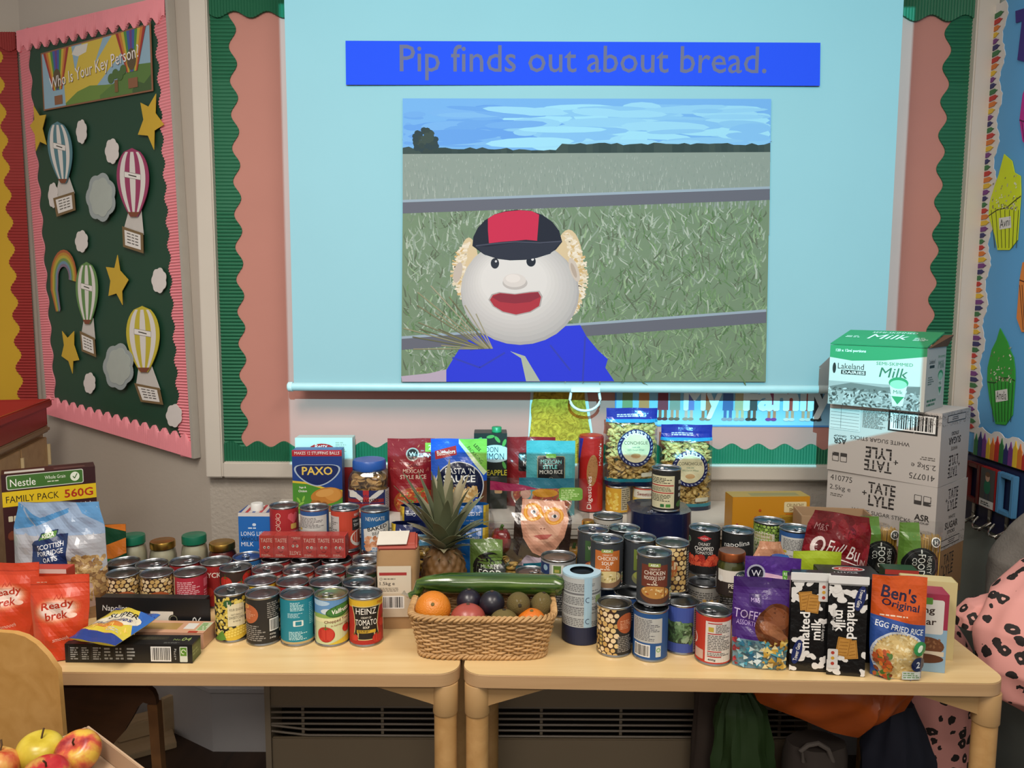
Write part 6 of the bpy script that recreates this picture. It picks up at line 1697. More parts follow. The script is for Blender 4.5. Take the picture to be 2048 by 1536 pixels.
a.scatter(-4.8, 2.4, 5.2, 8.0, 110, 1.0, .5, ['c8a870', 'd8bc88', 'b89258', 'e4cca0'], 7, 180, lambda x, y: ((x - .2) / 6.2) ** 2 + ((y - 8.8) / 6.3) ** 2 < .95); a.text('CHICKEN &', .6, 8.8, .7, '5a4020', 4.2); a.text('MUSHROOM', .6, 7.9, .7, '5a4020', 4.6); a.ell(5.0, 4.6, 1.0, 1.0, '1f3a8a'); a.text('3', 5.0, 4.6, .9, 'e8ecf0'); a.rr(-2, .3, 6, 2.0, .6, 'b8a898')
pouch('pasta_sauce_pouch', 'bright blue pasta and sauce pouch with green corner flash', 'pouch', shelfp(918, 2.14, 950), 0, .158, .219, SUP, a, '1f56c0', seed=5)
a = Art(9.6, 22.4, '1c2420'); a.ell(1.4, 16.4, 4.6, 2.6, 'b8d8e0', 0, 30); a.text('DON', .4, 17.6, 1.6, '16202a', 3.6, .0); a.text('SIMON', 1.0, 15.6, 1.9, '16202a', 5.8, .0); a.text('PINEAPPLE', .4, 10.8, 1.6, 'd8cc3a', 8.8, .02); a.lines(-1, 9.2, 3.6, 9.8, 1, '4a5048')
for x, y, r in ((-3.4, 20.4, 40), (2.0, 20.6, -50), (4, 19.6, 70), (-4, 13, 80), (4, 13, -70), (0, 21.4, 10)): a.ell(x, y, 1.2, .5, '4f9a4a', r, 12)
a.rr(1.2, 4.6, 3.4, 7.4, .4, 'c8a070'); a.lines(1.5, 5.4, 3.1, 6.8, 3, '8a6a44'); a.ell(-3.6, 4.6, 1.4, 4, '5a5a2a', -20)
e = carton('juice_carton', 'black pineapple juice carton with green cap on the shelf', 'carton', shelfp(981, 2.238, 900), .03, (.096, .07, .224), '1c2420', {'front': a})
obj('cap', MB().lathe([(.0145, .2245), (.0145, .2385), (.013, .24), (0, .24)], 24, (.018, -.012, 0), cap1=False), plain('1f8a5a', .35), e, 50)
a = Art(15, 20.6, '8a2428'); a.rr(-3.4, 10.6, 6, 16.0, .5, '1c1a1a'); a.text('MEXICAN', 1.4, 13.0, 1.4, 'd8d8d4', 6.8); bowl(a, .6, 3.8, 5.6, 3.6, 'b8a898', RICE, 160)
pouch('rice_pouch', 'dark red pouch half hidden behind the teal rice pouch', 'pouch', shelfp(1060, 2.25, 900), 0, .15, .206, SUP, a, '8a2428', seed=8)
a = Art(13.8, 21.4, '4aa0a8'); R = random.Random(3)
for i in range(60): a.ring(R.uniform(-6.5, 6.5), R.uniform(0, 21), .5, .58, '5cb0b4', n=7, a0=R.uniform(0, 300), a1=R.uniform(300, 420))
a.l = .4; a.rr(-3.8, 9.6, 4.0, 17.2, .5, '8a8a6a'); a.rr(-3.6, 9.8, 3.8, 17.0, .4, '1c2022'); a.rr(-1.3, 16.6, 1.5, 17.7, .2, '6ab84a'); a.text('MEXICAN', .1, 15.6, 1.1, '7ad0cc', 5.8, .02); a.text('STYLE', -.2, 14.2, 1.1, '7ad0cc', 4.0, .02); a.text('MICRO RICE', .1, 12.8, 1.1, 'e0e0d8', 6.4, .02); a.ring(.1, 10.8, .5, .62, '8a8a80', 0, 180)
bowl(a, .2, 4.4, 5.4, 4.4, 'b0a090', RICE, 240, 5); a.rr(-1.4, 8.4, 1.6, 9.8, .2, '3a3a38'); a.text('FREE', .1, 9.1, .6, 'd8d8d0', 1.9)
pouch('rice_pouch', 'teal rice pouch standing on the shelf left of the biscuits', 'pouch', shelfp(1101, 2.145, 950), -.02, .138, .214, SUP, a, '4aa0a8', seed=11)
# digestive biscuits: round column pack
e = E('biscuit_pack', 'red tube pack of digestive biscuits upright on the shelf', 'biscuits', shelfp(1181, 2.2, 960))
obj('wrapper', MB().lathe([(.030, 0), (.036, .004), (.0362, .216), (.034, .221), (.012, .2215), (0, .2215)], 32, cap1=False), plain('9a1f24', .3, 0, .04, 10, .15, 40, .3), e, 50)
obj('top_fold', MB().lathe([(.034, .2216), (.026, .2235), (.012, .2255), (0, .226)], 16, cap0=False, cap1=False), plain('b83a24', .35), e, 50)
a = Art(22.6, 21.2, 'a8221f'); a.poly([(-11.3, 0), (-3.2, 0), (-3.6, 6), (-3.2, 14), (-1.6, 21.2), (-11.3, 21.2)], '2a2a7a'); a.rect(-11.3, 0, -4.4, 21.2, '8a1c22'); a.rect(-5.2, 4, -4.5, 12, 'b8a8a8'); a.ell(1.2, 12.0, 1.6, 4.6, 'a87a4e', -4, 24); a.scatter(-.2, 8, 2.6, 16, 40, .12, .1, ['7a5430', '8a6238'], 4); a.text('Digestives', .6, 5.6, 1.7, 'e8d8d0', 9.6, .01, 90); a.text("McVitie's", 3.6, 16.6, .9, 'e8e0d8', 6.4, .02, 90)
lb = link('printed_front', a.mesh('printed_front', lambda x, y, l: ((.0364 + l) * math.sin(x / .0364), -(.0364 + l) * math.cos(x / .0364), .0035 + y), .65), GLOSS, e); lb.rotation_euler.z = -.3
# conchiglie bags: clear film with real shells
def shellmesh():
    mb = MB()
    def g(u, v):
        q = (u - .5) * PI * 1.25; z = (v - .5) * 2
        r = .0065 * math.sqrt(max(.02, 1 - z * z * .9)) * (1 + .05 * math.sin(q * 9))
        return (z * .012, r * math.cos(q) * 1.0, r * math.sin(q))
    return mb.grid(g, 12, 7)
SHM = shellmesh()
def pasta_bag(label, loc, w_, h_, rz, top, seed, rx=0):
    a = Art(w_ * 100, h_ * 100)
    W = w_ * 100; H = h_ * 100
    a.rect(-W, 0, W, 1.2, '15203a'); a.rect(-W, 1.2, W, 2.2, '1f7a8a')
    y0 = H - top
    a.rect(-W, y0, W, y0 + .9, '2a8ab8'); a.rect(-W, y0 + .9, W, H, '1c2a86'); a.lines(-W * .3, y0 + 1.4, W * .3, y0 + 2.4, 2, 'c8d0e0')
    cy = H * .50; cx = .8
    a.ell(cx, cy, 5.2, 5.3, '1c2454', 0, 36)
    for k in range(26): q = 2 * PI * k / 26; a.ell(cx + 4.75 * math.cos(q), cy + 4.8 * math.sin(q), .42, .18, '9aa4b8', math.degrees(q) + 60, 7)
    a.ell(cx, cy, 4.1, 4.2, 'ccc8a4', 0, 32); a.text('BARESA', cx, cy + 4.4, 1.1, 'e4e8ec', 7.4, .04, 0, 0, 4.2); a.text('CONCHIGLIE', cx, cy + 1.5, .95, '2a3430', 6.8, .01); a.text('made with', cx, cy + .3, .4, '5a8a74', 2.2); a.text('100% Durum Wheat', cx, cy - .5, .5, '4a7a64', 4.8); a.ell(cx, cy - 2.2, 1.4, .7, 'b8986a'); a.rr(W * .16, 2.8, W * .42, 4.0, .3, 'c4c4b0')
    e, fr = pouch('pasta_bag', label, 'pasta bag', loc, rz, w_, h_, ((0, .058), (.1, .066), (.6, .062), (.8, .045), (.9, .008), (1, .002)), a, 'ffffff', ((0, 1), (.8, 1), (.9, .97), (1, .98)), rx, .0010, GLOSS, seed, 'shell pasta bags', FILM, ex=3.5)
    mb = MB(); R = random.Random(seed)
    for k in range(520):
        x = R.uniform(-w_ / 2 + .012, w_ / 2 - .012); y = R.uniform(.014, h_ * .80)
        f0 = fr(x, y, -1).y; f1 = fr(x, y, 1).y
        if f1 - f0 < .026: continue
        yy = f0 + .0135 + (R.random() ** 1.6) * (f1 - f0 - .027)
        m = Matrix.Rotation(R.uniform(0, 6.3), 3, 'Z') @ Matrix.Rotation(R.uniform(0, 6.3), 3, 'X') @ Matrix.Rotation(R.uniform(-1, 1), 3, 'Y')
        c = Vector((x, yy, y)); mb.add([c + (m @ Vector(v)) * .93 for v in SHM.v], SHM.f)
    o = obj('pasta_shells', mb, plain('e0c47c', .5, 0, .1, 50), e, True); o['kind'] = 'stuff'
q = ony(1262, 900, 2.185)
pasta_bag('taller shell pasta bag standing on the small yellow tins', (q.x, 2.185, SHZ + .0815), .150, .222, .03, 4.0, 4)
q = ony(1371, 950, 2.22)
pasta_bag('lower shell pasta bag standing directly on the shelf', (q.x, 2.222, SHZ + .0004), .152, .25, -.05, 4.6, 9)
# ---------------------------------------------------------------- left end of the table
def turned(a):
    """the same print upside down"""
    b = Art(a.w, a.h); b.P = [([(-x, a.h - y) for x, y in p], f, c, l) for p, f, c, l in a.P]; return b
q = ony(104, 1000, 1.97)
a = Art(23.5, 31.6, '35161a'); a.rr(-10.6, 27.6, 8.6, 31.3, .5, 'c8ccc0'); a.rr(-10.4, 27.8, 8.4, 31.1, .4, '3f6a2c'); a.text('Nestle', -6.6, 29.3, 1.9, 'f0f0ea', 6.2, .02); a.text('Whole Grain', 1.4, 29.9, .9, 'e0e4d4', 5.2); a.lines(-.6, 28.6, 3.6, 29.1, 1, 'c8d0b8'); a.ell(6.4, 29.5, 1.2, 1.2, 'e0e4d4'); a.line([(5.9, 29.6), (6.3, 29.0), (7.0, 30.2)], .25, '3f6a2c')
a.rect(-11.75, 23.4, 11.75, 27.2, 'd8b820'); a.text('FAMILY PACK', -4.4, 25.2, 1.7, '1a1414', 13.0, .03); a.text('560G', 7.2, 25.2, 2.2, 'a8281c', 7.4, .04)
for k in range(5):
    x = 5.2 + k * 1.2; a.poly([(x + .5 * (1 if j % 2 == 0 else .45) * math.sin(j * PI / 5), 22.2 + .5 * (1 if j % 2 == 0 else .45) * math.cos(j * PI / 5)) for j in range(10)][::-1], 'e8e4e0')
a.lines(6, 21.0, 10, 21.4, 1, 'd8d0cc'); 
for k in range(4): a.rr(-10.6 + k * 1.3, 19.6, -9.5 + k * 1.3, 21.0, .2, 'c0b8a0')
a.ell(-4.4, 20.6, .4, .6, 'e8e4e0'); a.ell(.6, 20.8, .35, .6, 'e8e4e0'); a.ell(2.6, 20.2, .35, .6, 'e8e4e0'); a.scatter(-10, 6, 10, 19, 60, 1.1, .9, ['5a2c20', '6a3626', '4a2018'], 5)
b = Art(6.5, 31.6, '2c1216'); b.rr(-2, 16, 2, 24, .3, 'b8b4a8'); b.lines(-1.7, 16.5, 1.7, 23.5, 12, '55504c')
t = Art(23.5, 6.5, '3a1a1e'); t.rect(-9.6, 1.2, -1, 4, 'd0ccc4'); t.rect(1, 1, 8, 3.2, '5a3a3a')
a.P = [([(x * .872, y) for x, y in p_], f_, c_, l_) for p_, f_, c_, l_ in a.P]; a.w = 20.5; t.w = 20.5
carton('cereal_box', 'brown chocolate cereal box with yellow family pack band', 'cereal box', (q.x + .012, 1.945, TZ + .0003), .56, (.205, .065, .316), '35161a', {'front': a, 'left': b, 'top': t})
# oats bag
q = ony(120, 1120, 1.76)
a = Art(22, 27.5, 'a9abb2'); a.rect(-11, 20, 11, 27.5, '8fa4c0'); a.poly([(-11, 27.5), (-4, 24), (3, 26.2), (3, 25.2), (-5, 22), (-11, 21)], '4a88bc'); a.poly([(5, 27.5), (11, 27.5), (11, 22), (8, 24), (6.5, 25)], '5a92c4')
a.poly([(-11, 0), (-2, 0), (11, 0), (11, 9), (7, 15.5), (3.2, 14), (3, 9), (-11, 8)], '8a6a4a'); a.scatter(2.8, 4, 11, 15, 150, .7, .4, ['b89a68', 'c8ac7c', 'a88858', '9a7848', '7a5a3a'], 6); a.poly([(2, 2), (9, 3), (8, 8.6), (4.6, 10), (2, 9)], 'b49a92'); a.ell(4.4, 7.4, .8, .55, '26242a'); a.rr(2.6, 1.0, 7.4, 4.2, .2, '2a2e30'); 
for k in range(4): a.rect(2.9 + k * 1.1, 1.3, 3.8 + k * 1.1, 2.3, '6a9a3a'); a.rect(2.9 + k * 1.1, 2.5, 3.8 + k * 1.1, 3.9, 'd0d0cc')
n0 = len(a.P); a.poly([(-5.4, 7.6), (2.8, 8.2), (3.0, 16.0), (1.0, 15.8), (-4.4, 14.4), (-5.2, 13.6)], '17305e'); a.poly([(-3.8, 14.2), (.2, 15.2), (.6, 16.9), (-3.0, 16.1)], '17305e'); a.poly([(-3.5, 14.4), (0, 15.2), (.3, 16.6), (-2.8, 15.9)], '5a8a3a'); a.text('ASDA', -1.6, 15.5, .9, 'f0f0e8', 2.6, .02, 12)
a.text('SCOTTISH', -.9, 13.2, 1.1, 'e4e8ec', 5.8, .01, 10); a.text('PORRIDGE', -.9, 11.7, 1.1, 'e4e8ec', 6.2, .01, 10); a.text('OATS', -.7, 10.2, 1.1, 'e4e8ec', 3.2, .01, 10); a.lines(-4.2, 8.5, 2, 9.0, 1, '7a8aa8')
a.P[n0:] = [([(x, y + 4.6) for x, y in p_], f_, c_, l_) for p_, f_, c_, l_ in a.P[n0:]]
pouch('oats_bag', 'grey and blue plastic bag of porridge oats in front of the cereal box', 'oats bag', (q.x, 1.765, TZ + .0003), .04, .215, .275, ((0, .075), (.2, .085), (.6, .06), (.85, .02), (1, .006)), a, '8a8f9a', ((0, .92), (.3, 1), (.75, .98), (1, .86)), 0, .0022, GLOSS, 3)
# green tub
q = ony(2, 1100, 1.86)
e = E('storage_tub', 'white tub with bright green lid at the left edge of the table', 'tub', (q.x - .09, 1.80, TZ + .0003))
obj('tub_body', sqloft([(.070, 0), (.073, .004), (.078, .14)]), plain('9aa8a8', .35), e, 50)
obj('lid', sqloft([(.082, .1405), (.084, .143), (.084, .158), (.078, .163), (.074, .178), (.060, .188), (.02, .191)]), plain('3f8a2c', .4), e, 40)
obj('lid_clip', MB().box(.02, -.088, .128, .07, -.084, .16), plain('3f8a2c', .4), e, bevel=.002)
a = Art(12, 11, 'c8c4bc'); a.rr(.6, 2.0, 4.4, 10.6, .3, 'c87a2c'); a.lines(1, 6.6, 4, 9.8, 4, 'e8d8a0'); a.text('100', 2.4, 4.8, 1.6, 'a03a1c', 3.0, .02); a.ell(-3, 5, 1.6, 1.2, 'b03a2c')
link('paper_label', a.mesh('paper_label', lambda x, y, l: (x, -.0795 - l, .012 + y)), PAPER, e)
# green and orange snack bag behind the oats
q = ony(208, 1100, 1.92)
a = Art(11, 17.5, '17402a'); a.poly([(-5.5, 10), (5.5, 14), (5.5, 10), (-5.5, 6)], 'c8702a'); a.poly([(-1, 17.5), (5.5, 17.5), (5.5, 15.6)], 'c8702a'); a.ell(2, 7, 2.6, 2, '2a6a3a')
pouch('snack_bag', 'dark green and orange bag peeping out behind the oats bag', 'snack bag', (q.x, 1.925, TZ + .0003), 0, .11, .175, ((0, .03), (.4, .045), (.85, .01), (1, .002)), a, '17402a', seed=6)
# orange oat pouches and their carton
def brek(label, px, py, y, h_, rz, rx, seed, w_=.115):
    q = onz(px, py, TZ)
    a = Art(w_ * 100, h_ * 100, 'c8401f'); H = h_ * 100; cy = H * .60
    for k in range(7): a.ell(-.2, cy, 4.9 - k * .32, 3.1 - k * .26, ['cc4a28', 'd25c3a', 'd87450', 'df8f70', 'e6ab92', 'ecc4b2', 'f0d8cc'][k], 8, 30)
    a.text('Ready', 0, cy + .9, 2.0, 'b8341c', 6.4, .03, 8, .12); a.text('brek', -.2, cy - 1.1, 1.7, 'b8341c', 4.6, .03, 8, .12); a.ell(2.8, cy - 1.2, 1.0, .5, 'ecc4b2'); a.line([(-.6, cy + 2.2), (-.2, cy + 3.1), (.3, cy + 2.3)], .16, 'b8341c'); a.line([(.4, cy + 2.3), (.8, cy + 3.2), (1.2, cy + 2.4)], .16, 'b8341c')
    a.text('smooth', .8, H * .26, .8, 'e8b8a8', 3.2, .0, 8, .2); a.rect(-20, H - 1.7, 20, H - 1.6, 'a8341a'); a.lines(-4.4, H - 1.4, -1.4, H - 1.0, 1, 'd88a70')
    pouch('oat_pouch', label, 'pouch', (q.x, q.y + .02, TZ + .0003), rz, w_, h_, ((0, .045), (.2, .045), (.7, .03), (.9, .004), (1, .001)), a, 'c8401f', ((0, .72), (.3, .92), (.7, 1), (1, 1)), rx, .0014, SOFT, seed, 'orange oat pouches')
brek('nearest orange-red oat pouch beside the black pasta boxes', 112, 1322, 0, .172, .16, -.08, 2)
brek('orange-red oat pouch cut off by the left edge of the picture', 10, 1295, 0, .178, .05, -.06, 5, .125)
q = ony(75, 1170, 1.685)
a = Art(18, 15.2, 'b83a22'); a.rect(-9, 14.2, 9, 15.2, 'd8b8b0'); a.rect(5.4, 11.6, 8, 13.6, 'c87a6a'); a.lines(5.6, 11.8, 7.8, 13.4, 3, 'e8d0c8'); a.ring(6.6, 9.6, .6, .75, 'd8a090')
carton('oat_carton', 'low red carton standing behind the orange oat pouches', 'carton', (q.x - .005, 1.672, TZ + .0003), 0, (.18, .035, .152), 'b83a22', {'front': a})
# black pasta boxes
PB = '17181a'
def box_back():
    a = Art(26.4, 4.0, PB)
    for k in range(6): x = -12.4 + k * 2.35; a.rect(x, .5, x + .06, 3.6, '4a4c4e'); a.lines(x + .3, .6, x + 2.1, 3.4, 6 if k < 3 else 4, '9a9c9c', k)
    a.barcode(4.6, .4, 8.8, 3.6, 4); a.rr(10.6, .3, 12.2, 3.6, .15, 'd0d4c8'); a.rect(10.75, 1.6, 12.05, 3.4, '5a8a2c'); a.ring(11.4, 2.5, .35, .5, 'e8ecd8', 0, 290); a.text('e375g', 9.7, 2, .5, 'c0c0bc', 2.4, .0, 90)
    return a
def box_top(no):
    a = Art(26.4, 4.6, PB); a.rr(0, 2.2, 7.0, 3.8, .3, '2c2a22'); a.lines(.6, 2.4, 6.6, 3.6, 3, '4a4638'); a.text('No.' , 9.2, 2.4, .8, '8a9a5a'); a.text(no, 11.0, 2.6, 1.6, '8a9a5a', 1.9); a.lines(7, .5, 11.6, 1.2, 2, '5a5c58')
    return a
p0 = onz(133, 1325, TZ); p1 = onz(384, 1327, TZ); wbx = (p1 - p0).length
r_ = Art(4.6, 4.0, '4a5a2c'); r_.rect(-2.3, 3.4, 2.3, 4.0, PB); r_.lines(-1.8, 1.2, 1.8, 2.6, 2, '7a8a5a')
carton('pasta_box', 'black pasta box lying flat at the front with a barcode', 'pasta box', ((p0.x + p1.x) / 2, (p0.y + p1.y) / 2 + .023, TZ + .0003), math.atan2(p1.y - p0.y, p1.x - p0.x), (wbx, .046, .04), PB, {'front': box_back(), 'top': box_top('04'), 'right': r_})
q = onz(418, 1256, TZ + .035)
a = Art(15, 6.2, 'c99a7c'); a.rect(-7.5, 1.6, 1.0, 5, 'a8864e'); a.rr(2.2, 2.0, 4.6, 5, .1, 'd8d4cc'); a.rr(5.2, 1.2, 7.4, 5.6, .2, 'b8c4a0'); a.lines(5.4, 1.6, 7.2, 5.2, 5, '5a8a3a'); a.rect(4, .1, 6, 1.0, 'a83a28')
carton('pasta_box', 'peach coloured pasta box lying between the two black boxes', 'pasta box', (q.x - .075, 1.620, TZ + .0003), -.03, (.15, .062, .036), 'c0947a', {'top': a})
p0 = ony(226, 1230, 1.675); p1 = ony(424, 1230, 1.675)
a = Art(26, 8.2, PB); a.text('Napolina', -8.6, 5.6, 1.7, 'e8e8e4', 5.8, .0, 0, .12); a.lines(-8, 3.9, -5.2, 4.3, 1, '8a8c8c'); a.rr(-.6, 1.6, 4.6, 5.2, .1, 'd8d4c8'); a.ell(-.6, 3.4, .9, 1.3, 'a89a5a'); a.ell(4.6, 3.4, 1.1, 1.1, PB); a.ring(4.6, 3.4, .75, .9, '8a8a70'); a.text('No.', 8.2, 2.4, .8, 'd8d8d4'); a.text('06', 10.0, 3.0, 2.0, 'e0e0dc', 2.2, .0); a.lines(6.4, .8, 11.4, 1.5, 2, '8a8c8c')
carton('pasta_box', 'black pasta box standing on its long edge behind the noodles', 'pasta box', ((p0.x + p1.x) / 2 - .016, 1.678, TZ + .0003), -.03, (.24, .026, .082), PB, {'front': a})
# noodle packet lying on the flat black box
q = onz(222, 1262, TZ + .06)
a = Art(12, 12.6, 'c8b43a'); a.rect(-6, 0, 6, 2.0, '1f357e'); a.rect(-6, 11.0, 6, 12.6, '1f357e'); a.poly([(1.5, 12.6), (6, 12.6), (6, 4), (4.6, 6)], '2a5ca8'); a.ell(0, 6.6, 5.2, 2.6, 'd8d0b8', 14); a.text('SUPER', .2, 8.6, 1.6, '1a1a1a', 6.4, .04, 14); a.text('noodles', 0, 6.4, 1.7, '1f2a6a', 7.4, .04, 14); a.ell(0, 4.4, 3.4, 1.0, 'c87a2c', 10); a.scatter(-5, 2.6, 5, 4.6, 30, .6, .12, ['e0c060', 'd8b048'], 4); a.lines(1, 2.6, 4.6, 3.6, 2, 'b8b4a8')
pouch('noodle_packet', 'yellow and blue noodle packet lying on the black pasta box', 'packet', (q.x - .012, q.y - .052, TZ + .0405 + .019), -.30, .118, .126, ((0, .004), (.15, .032), (.85, .032), (1, .004)), a, 'b8a43a', rx=-PI / 2 + .09, crk=.002, mat=GLOSS, seed=4)

# ---------------------------------------------------------------- middle of the tables
# flour bag
fe = E('flour_bag', 'brown paper flour bag with folded white and red top', 'flour bag', (flour_p.x, flour_p.y + .042, TZ + .0003), .05)
def flourf(u, v):
    q = u * 2 * PI; c, s_ = math.cos(q), math.sin(q); p_ = 5
    k = (abs(c) ** p_ + abs(s_) ** p_) ** (-1 / p_)
    wv = .047 + .002 * math.sin(v * 9 + q * 2) ; dv = .036 + .003 * math.sin(v * PI)
    return Vector((k * c * wv, k * s_ * dv, v * .185))
mb = MB().grid(flourf, 48, 14, True); mb.f += [tuple(range(47, -1, -1)), tuple(14 * 48 + i for i in range(48))]
obj('paper_bag', mb, plain('a8855c', .75, 0, .06, 12, .3, 30), fe, 50)
obj('folded_top', MB().add([(-.047, -.037, .1855), (.047, -.037, .1855), (.047, .037, .1855), (-.047, .037, .1855), (-.044, -.030, .196), (.044, -.028, .198), (.043, .010, .216), (-.043, .010, .214)],
    [(0, 3, 2, 1), (0, 1, 5, 4), (4, 5, 6, 7), (1, 2, 6, 5), (3, 0, 4, 7), (2, 3, 7, 6)]), plain('9c4030', .65, 0, .06, 12), fe, bevel=.004)
obj('white_flap', MB().add([(-.046, -.034, .197), (.022, -.034, .1985), (.026, .004, .2175), (-.044, .004, .2165), (-.046, -.034, .1985), (.022, -.034, .2), (.026, .004, .219), (-.044, .004, .218)], [(0, 3, 2, 1), (4, 5, 6, 7), (0, 1, 5, 4), (1, 2, 6, 5), (2, 3, 7, 6), (3, 0, 4, 7)]), plain('cfc8bc', .6), fe)
a = Art(7.6, 12, 'c4b49c'); a.rect(-3.8, 5.6, 3.8, 12, 'd0c4b0'); a.rect(-3.4, 9.8, 2.8, 10.5, 'a03030'); a.text('1.5kg e', -1.6, 7.8, 1.0, '2a2622', 3.4, .01); a.ring(-3.0, 9.0, .22, .3, '4a4640'); a.lines(-2.4, 8.8, 1.4, 9.2, 1, '6a645a'); a.lines(-3.4, 6.0, 3, 7.0, 3, '8a8070'); a.barcode(-2.8, 2.0, 2.2, 5.0, 5)
link('paper_label', a.mesh('paper_label', lambda x, y, l: (x - .006, -.0405 - l, .03 + y)), PAPER, fe)
# dried pasta packs (upright), navy pair and blue pair
def dc(label, px, y, h_, w_, colr, side, txt, up):
    q = ony(px, 1040, y)
    a = Art(w_ * 100, h_ * 100, colr); W = w_ * 50; H = h_ * 100
    a.rect(-W if side < 0 else W - 1.4, 0, -W + 1.4 if side < 0 else W, H, 'c8a830')
    a2 = Art(1, 1); vs = a2.text(txt, 0, 0, .9, 'd8dce4', W * 1.0, .02, 0).P[-1]
    s_ = -1 if up else 1
    a.P.append(([(x * s_, y_ * s_ + H - 2.0) for x, y_ in vs[0]], vs[1], vs[2], a._n()))
    a.lines(-W * .6, H - 4.0, W * .6, H - 3.4, 1, '8a9ac0'); a.rr(-.4, H - 9, 1.4, H - 4.2, .2, 'b8c4d4')
    pouch('pasta_packet', label, 'pasta packet', (q.x, y, TZ + .0003), 0, w_, h_, ((0, .05), (.1, .055), (.9, .055), (1, .036)), a, colr, seed=int(px), crk=.0008, mat=GLOSS, ex=5, group='pasta packets')
dc('navy pasta packet with yellow edge at the back near the shelf', 830, 2.012, .207, .078, '1b2350', -1, 'De Cecco', True)
dc('navy pasta packet in front of the other navy packet', 815, 1.945, .178, .084, '1c2658', -1, 'De Cecco', False)
dc('blue pasta packet with upside-down lettering at the back', 944, 2.012, .21, .09, '1f62a8', 1, 'DE CECCO', True)
dc('blue pasta packet in front of the other blue packet', 944, 1.945, .168, .084, '2068b4', 1, 'De Cecco', False)
# clear pasta bag with red base beside the pineapple
q = ony(849, 1120, 1.868)
a = Art(9, 17); a.rect(-4.5, 0, 4.5, 7, '8a1f22'); a.rect(-4.5, 14.5, 4.5, 17, '5a9ac0')
e, fr = pouch('pasta_bag', 'clear pasta bag with red base between flour and pineapple', 'pasta bag', (q.x - .005, 1.868, TZ + .0003), 0, .085, .17, ((0, .04), (.5, .05), (.85, .03), (1, .004)), a, 'ffffff', film=FILM, seed=7)
def fill_shells(e, fr, w_, y0, y1, n, seed, mat, sc=1.0):
    mb = MB(); R = random.Random(seed)
    for k in range(n):
        x = R.uniform(-w_ / 2 + .014, w_ / 2 - .014); y = R.uniform(y0, y1)
        f0 = fr(x, y, -1).y; f1 = fr(x, y, 1).y
        if f1 - f0 < .027: continue
        m = Matrix.Rotation(R.uniform(0, 6.3), 3, 'Z') @ Matrix.Rotation(R.uniform(0, 6.3), 3, 'X')
        c = Vector((x, f0 + .0135 + R.random() * (f1 - f0 - .027), y)); mb.add([c + (m @ Vector(v)) * sc for v in SHM.v], SHM.f)
    o = obj('pasta_pieces', mb, mat, e, True); o['kind'] = 'stuff'
fill_shells(e, fr, .085, .075, .14, 90, 3, plain('c09a40', .55, 0, .1, 50), .9)
# pasta bag with black round label behind the cucumber
q = ony(992, 1110, 1.815)
a = Art(12.6, 17.6); a.rect(-6.3, 0, 1.6, 17.6, '5f7a3a'); a.ell(-1.6, 10.6, 4.0, 4.2, '1c1e1c', 0, 30); a.ring(-1.6, 10.6, 3.0, 3.15, '4a4c48'); a.text('HEARTY', -1.4, 11.4, 1.0, 'c8ccc4', 4.4, .0); a.text('FOOD', -1.4, 9.8, 1.7, 'e0e4dc', 5.4, .0); a.text('CO.', -1.4, 8.2, 1.0, 'c8ccc4', 2.2)
e, fr = pouch('pasta_bag', 'pasta bag with black round label and green panel behind the cucumber', 'pasta bag', (q.x, 1.815, TZ + .0003), 0, .126, .178, ((0, .045), (.5, .05), (.8, .03), (1, .004)), a, 'ffffff', film=FILM, seed=9, crk=.002)
fill_shells(e, fr, .126, .015, .13, 150, 8, plain('c4a052', .55, 0, .1, 50), .9)
# clear bag of peppers with a printed face
q = ony(1076, 1040, 1.92)
a = Art(26, 30); W = 13
a.rect(-5.4, 27.4, 9, 30, '1a6276'); a.rr(5.0, 24.4, 11.2, 27.6, .8, '6a9a3c'); a.lines(5.6, 24.8, 10.6, 27.2, 5, 'b0cc88'); a.ell(-3.6, 26.0, 1.4, 1.4, 'b08a7a'); a.ell(1.4, 26.2, 3.4, 1.1, 'b8822a')
a.poly([(-6.2, 24), (-4.6, 25.4), (-4, 16), (-5.4, 10.6), (-6.6, 12)], '2e221e'); a.poly([(7.4, 22), (8.4, 20), (7.6, 11), (5.6, 9.6), (5, 13)], '2e221e')
face = [(-4.4, 24.6), (6.4, 24.2), (7.6, 20), (6.4, 15.6), (3.6, 11.6), (.8, 10.4), (-1.6, 11.6), (-4.0, 15.2), (-4.8, 20)]
a.poly(face[::-1], 'c9937a'); a.poly([(-3.8, 24.4), (5.8, 24.0), (6.4, 20), (4.8, 16), (1, 13.5), (-2.4, 15.6), (-4, 20)][::-1], 'd4a38a')
for cx, cy in ((-1.6, 21.6), (3.8, 20.8)):
    a.ring(cx, cy, 1.5, 2.5, 'd08a24', n=22, sy=.82); a.ring(cx, cy, 1.9, 2.2, 'e0a844', n=22, sy=.82)
    a.ell(cx + .1, cy, .8, .45, 'dcd8d4'); a.ell(cx + .2, cy, .4, .42, '2a3038')
a.line([(.6, 21.4), (1.6, 21.0)], .8, 'd08a24'); a.ell(.9, 18.2, 1.0, .55, 'dcae96'); a.ell(.5, 17.7, .22, .15, '8a5040'); a.ell(1.3, 17.7, .22, .15, '8a5040')
a.poly([(-1.4, 15.8), (.6, 16.2), (3.4, 16.4), (2.0, 15.2), (.4, 14.9)][::-1], 'b05a50'); a.ell(.8, 12.6, 1.4, .9, 'bd8a72')
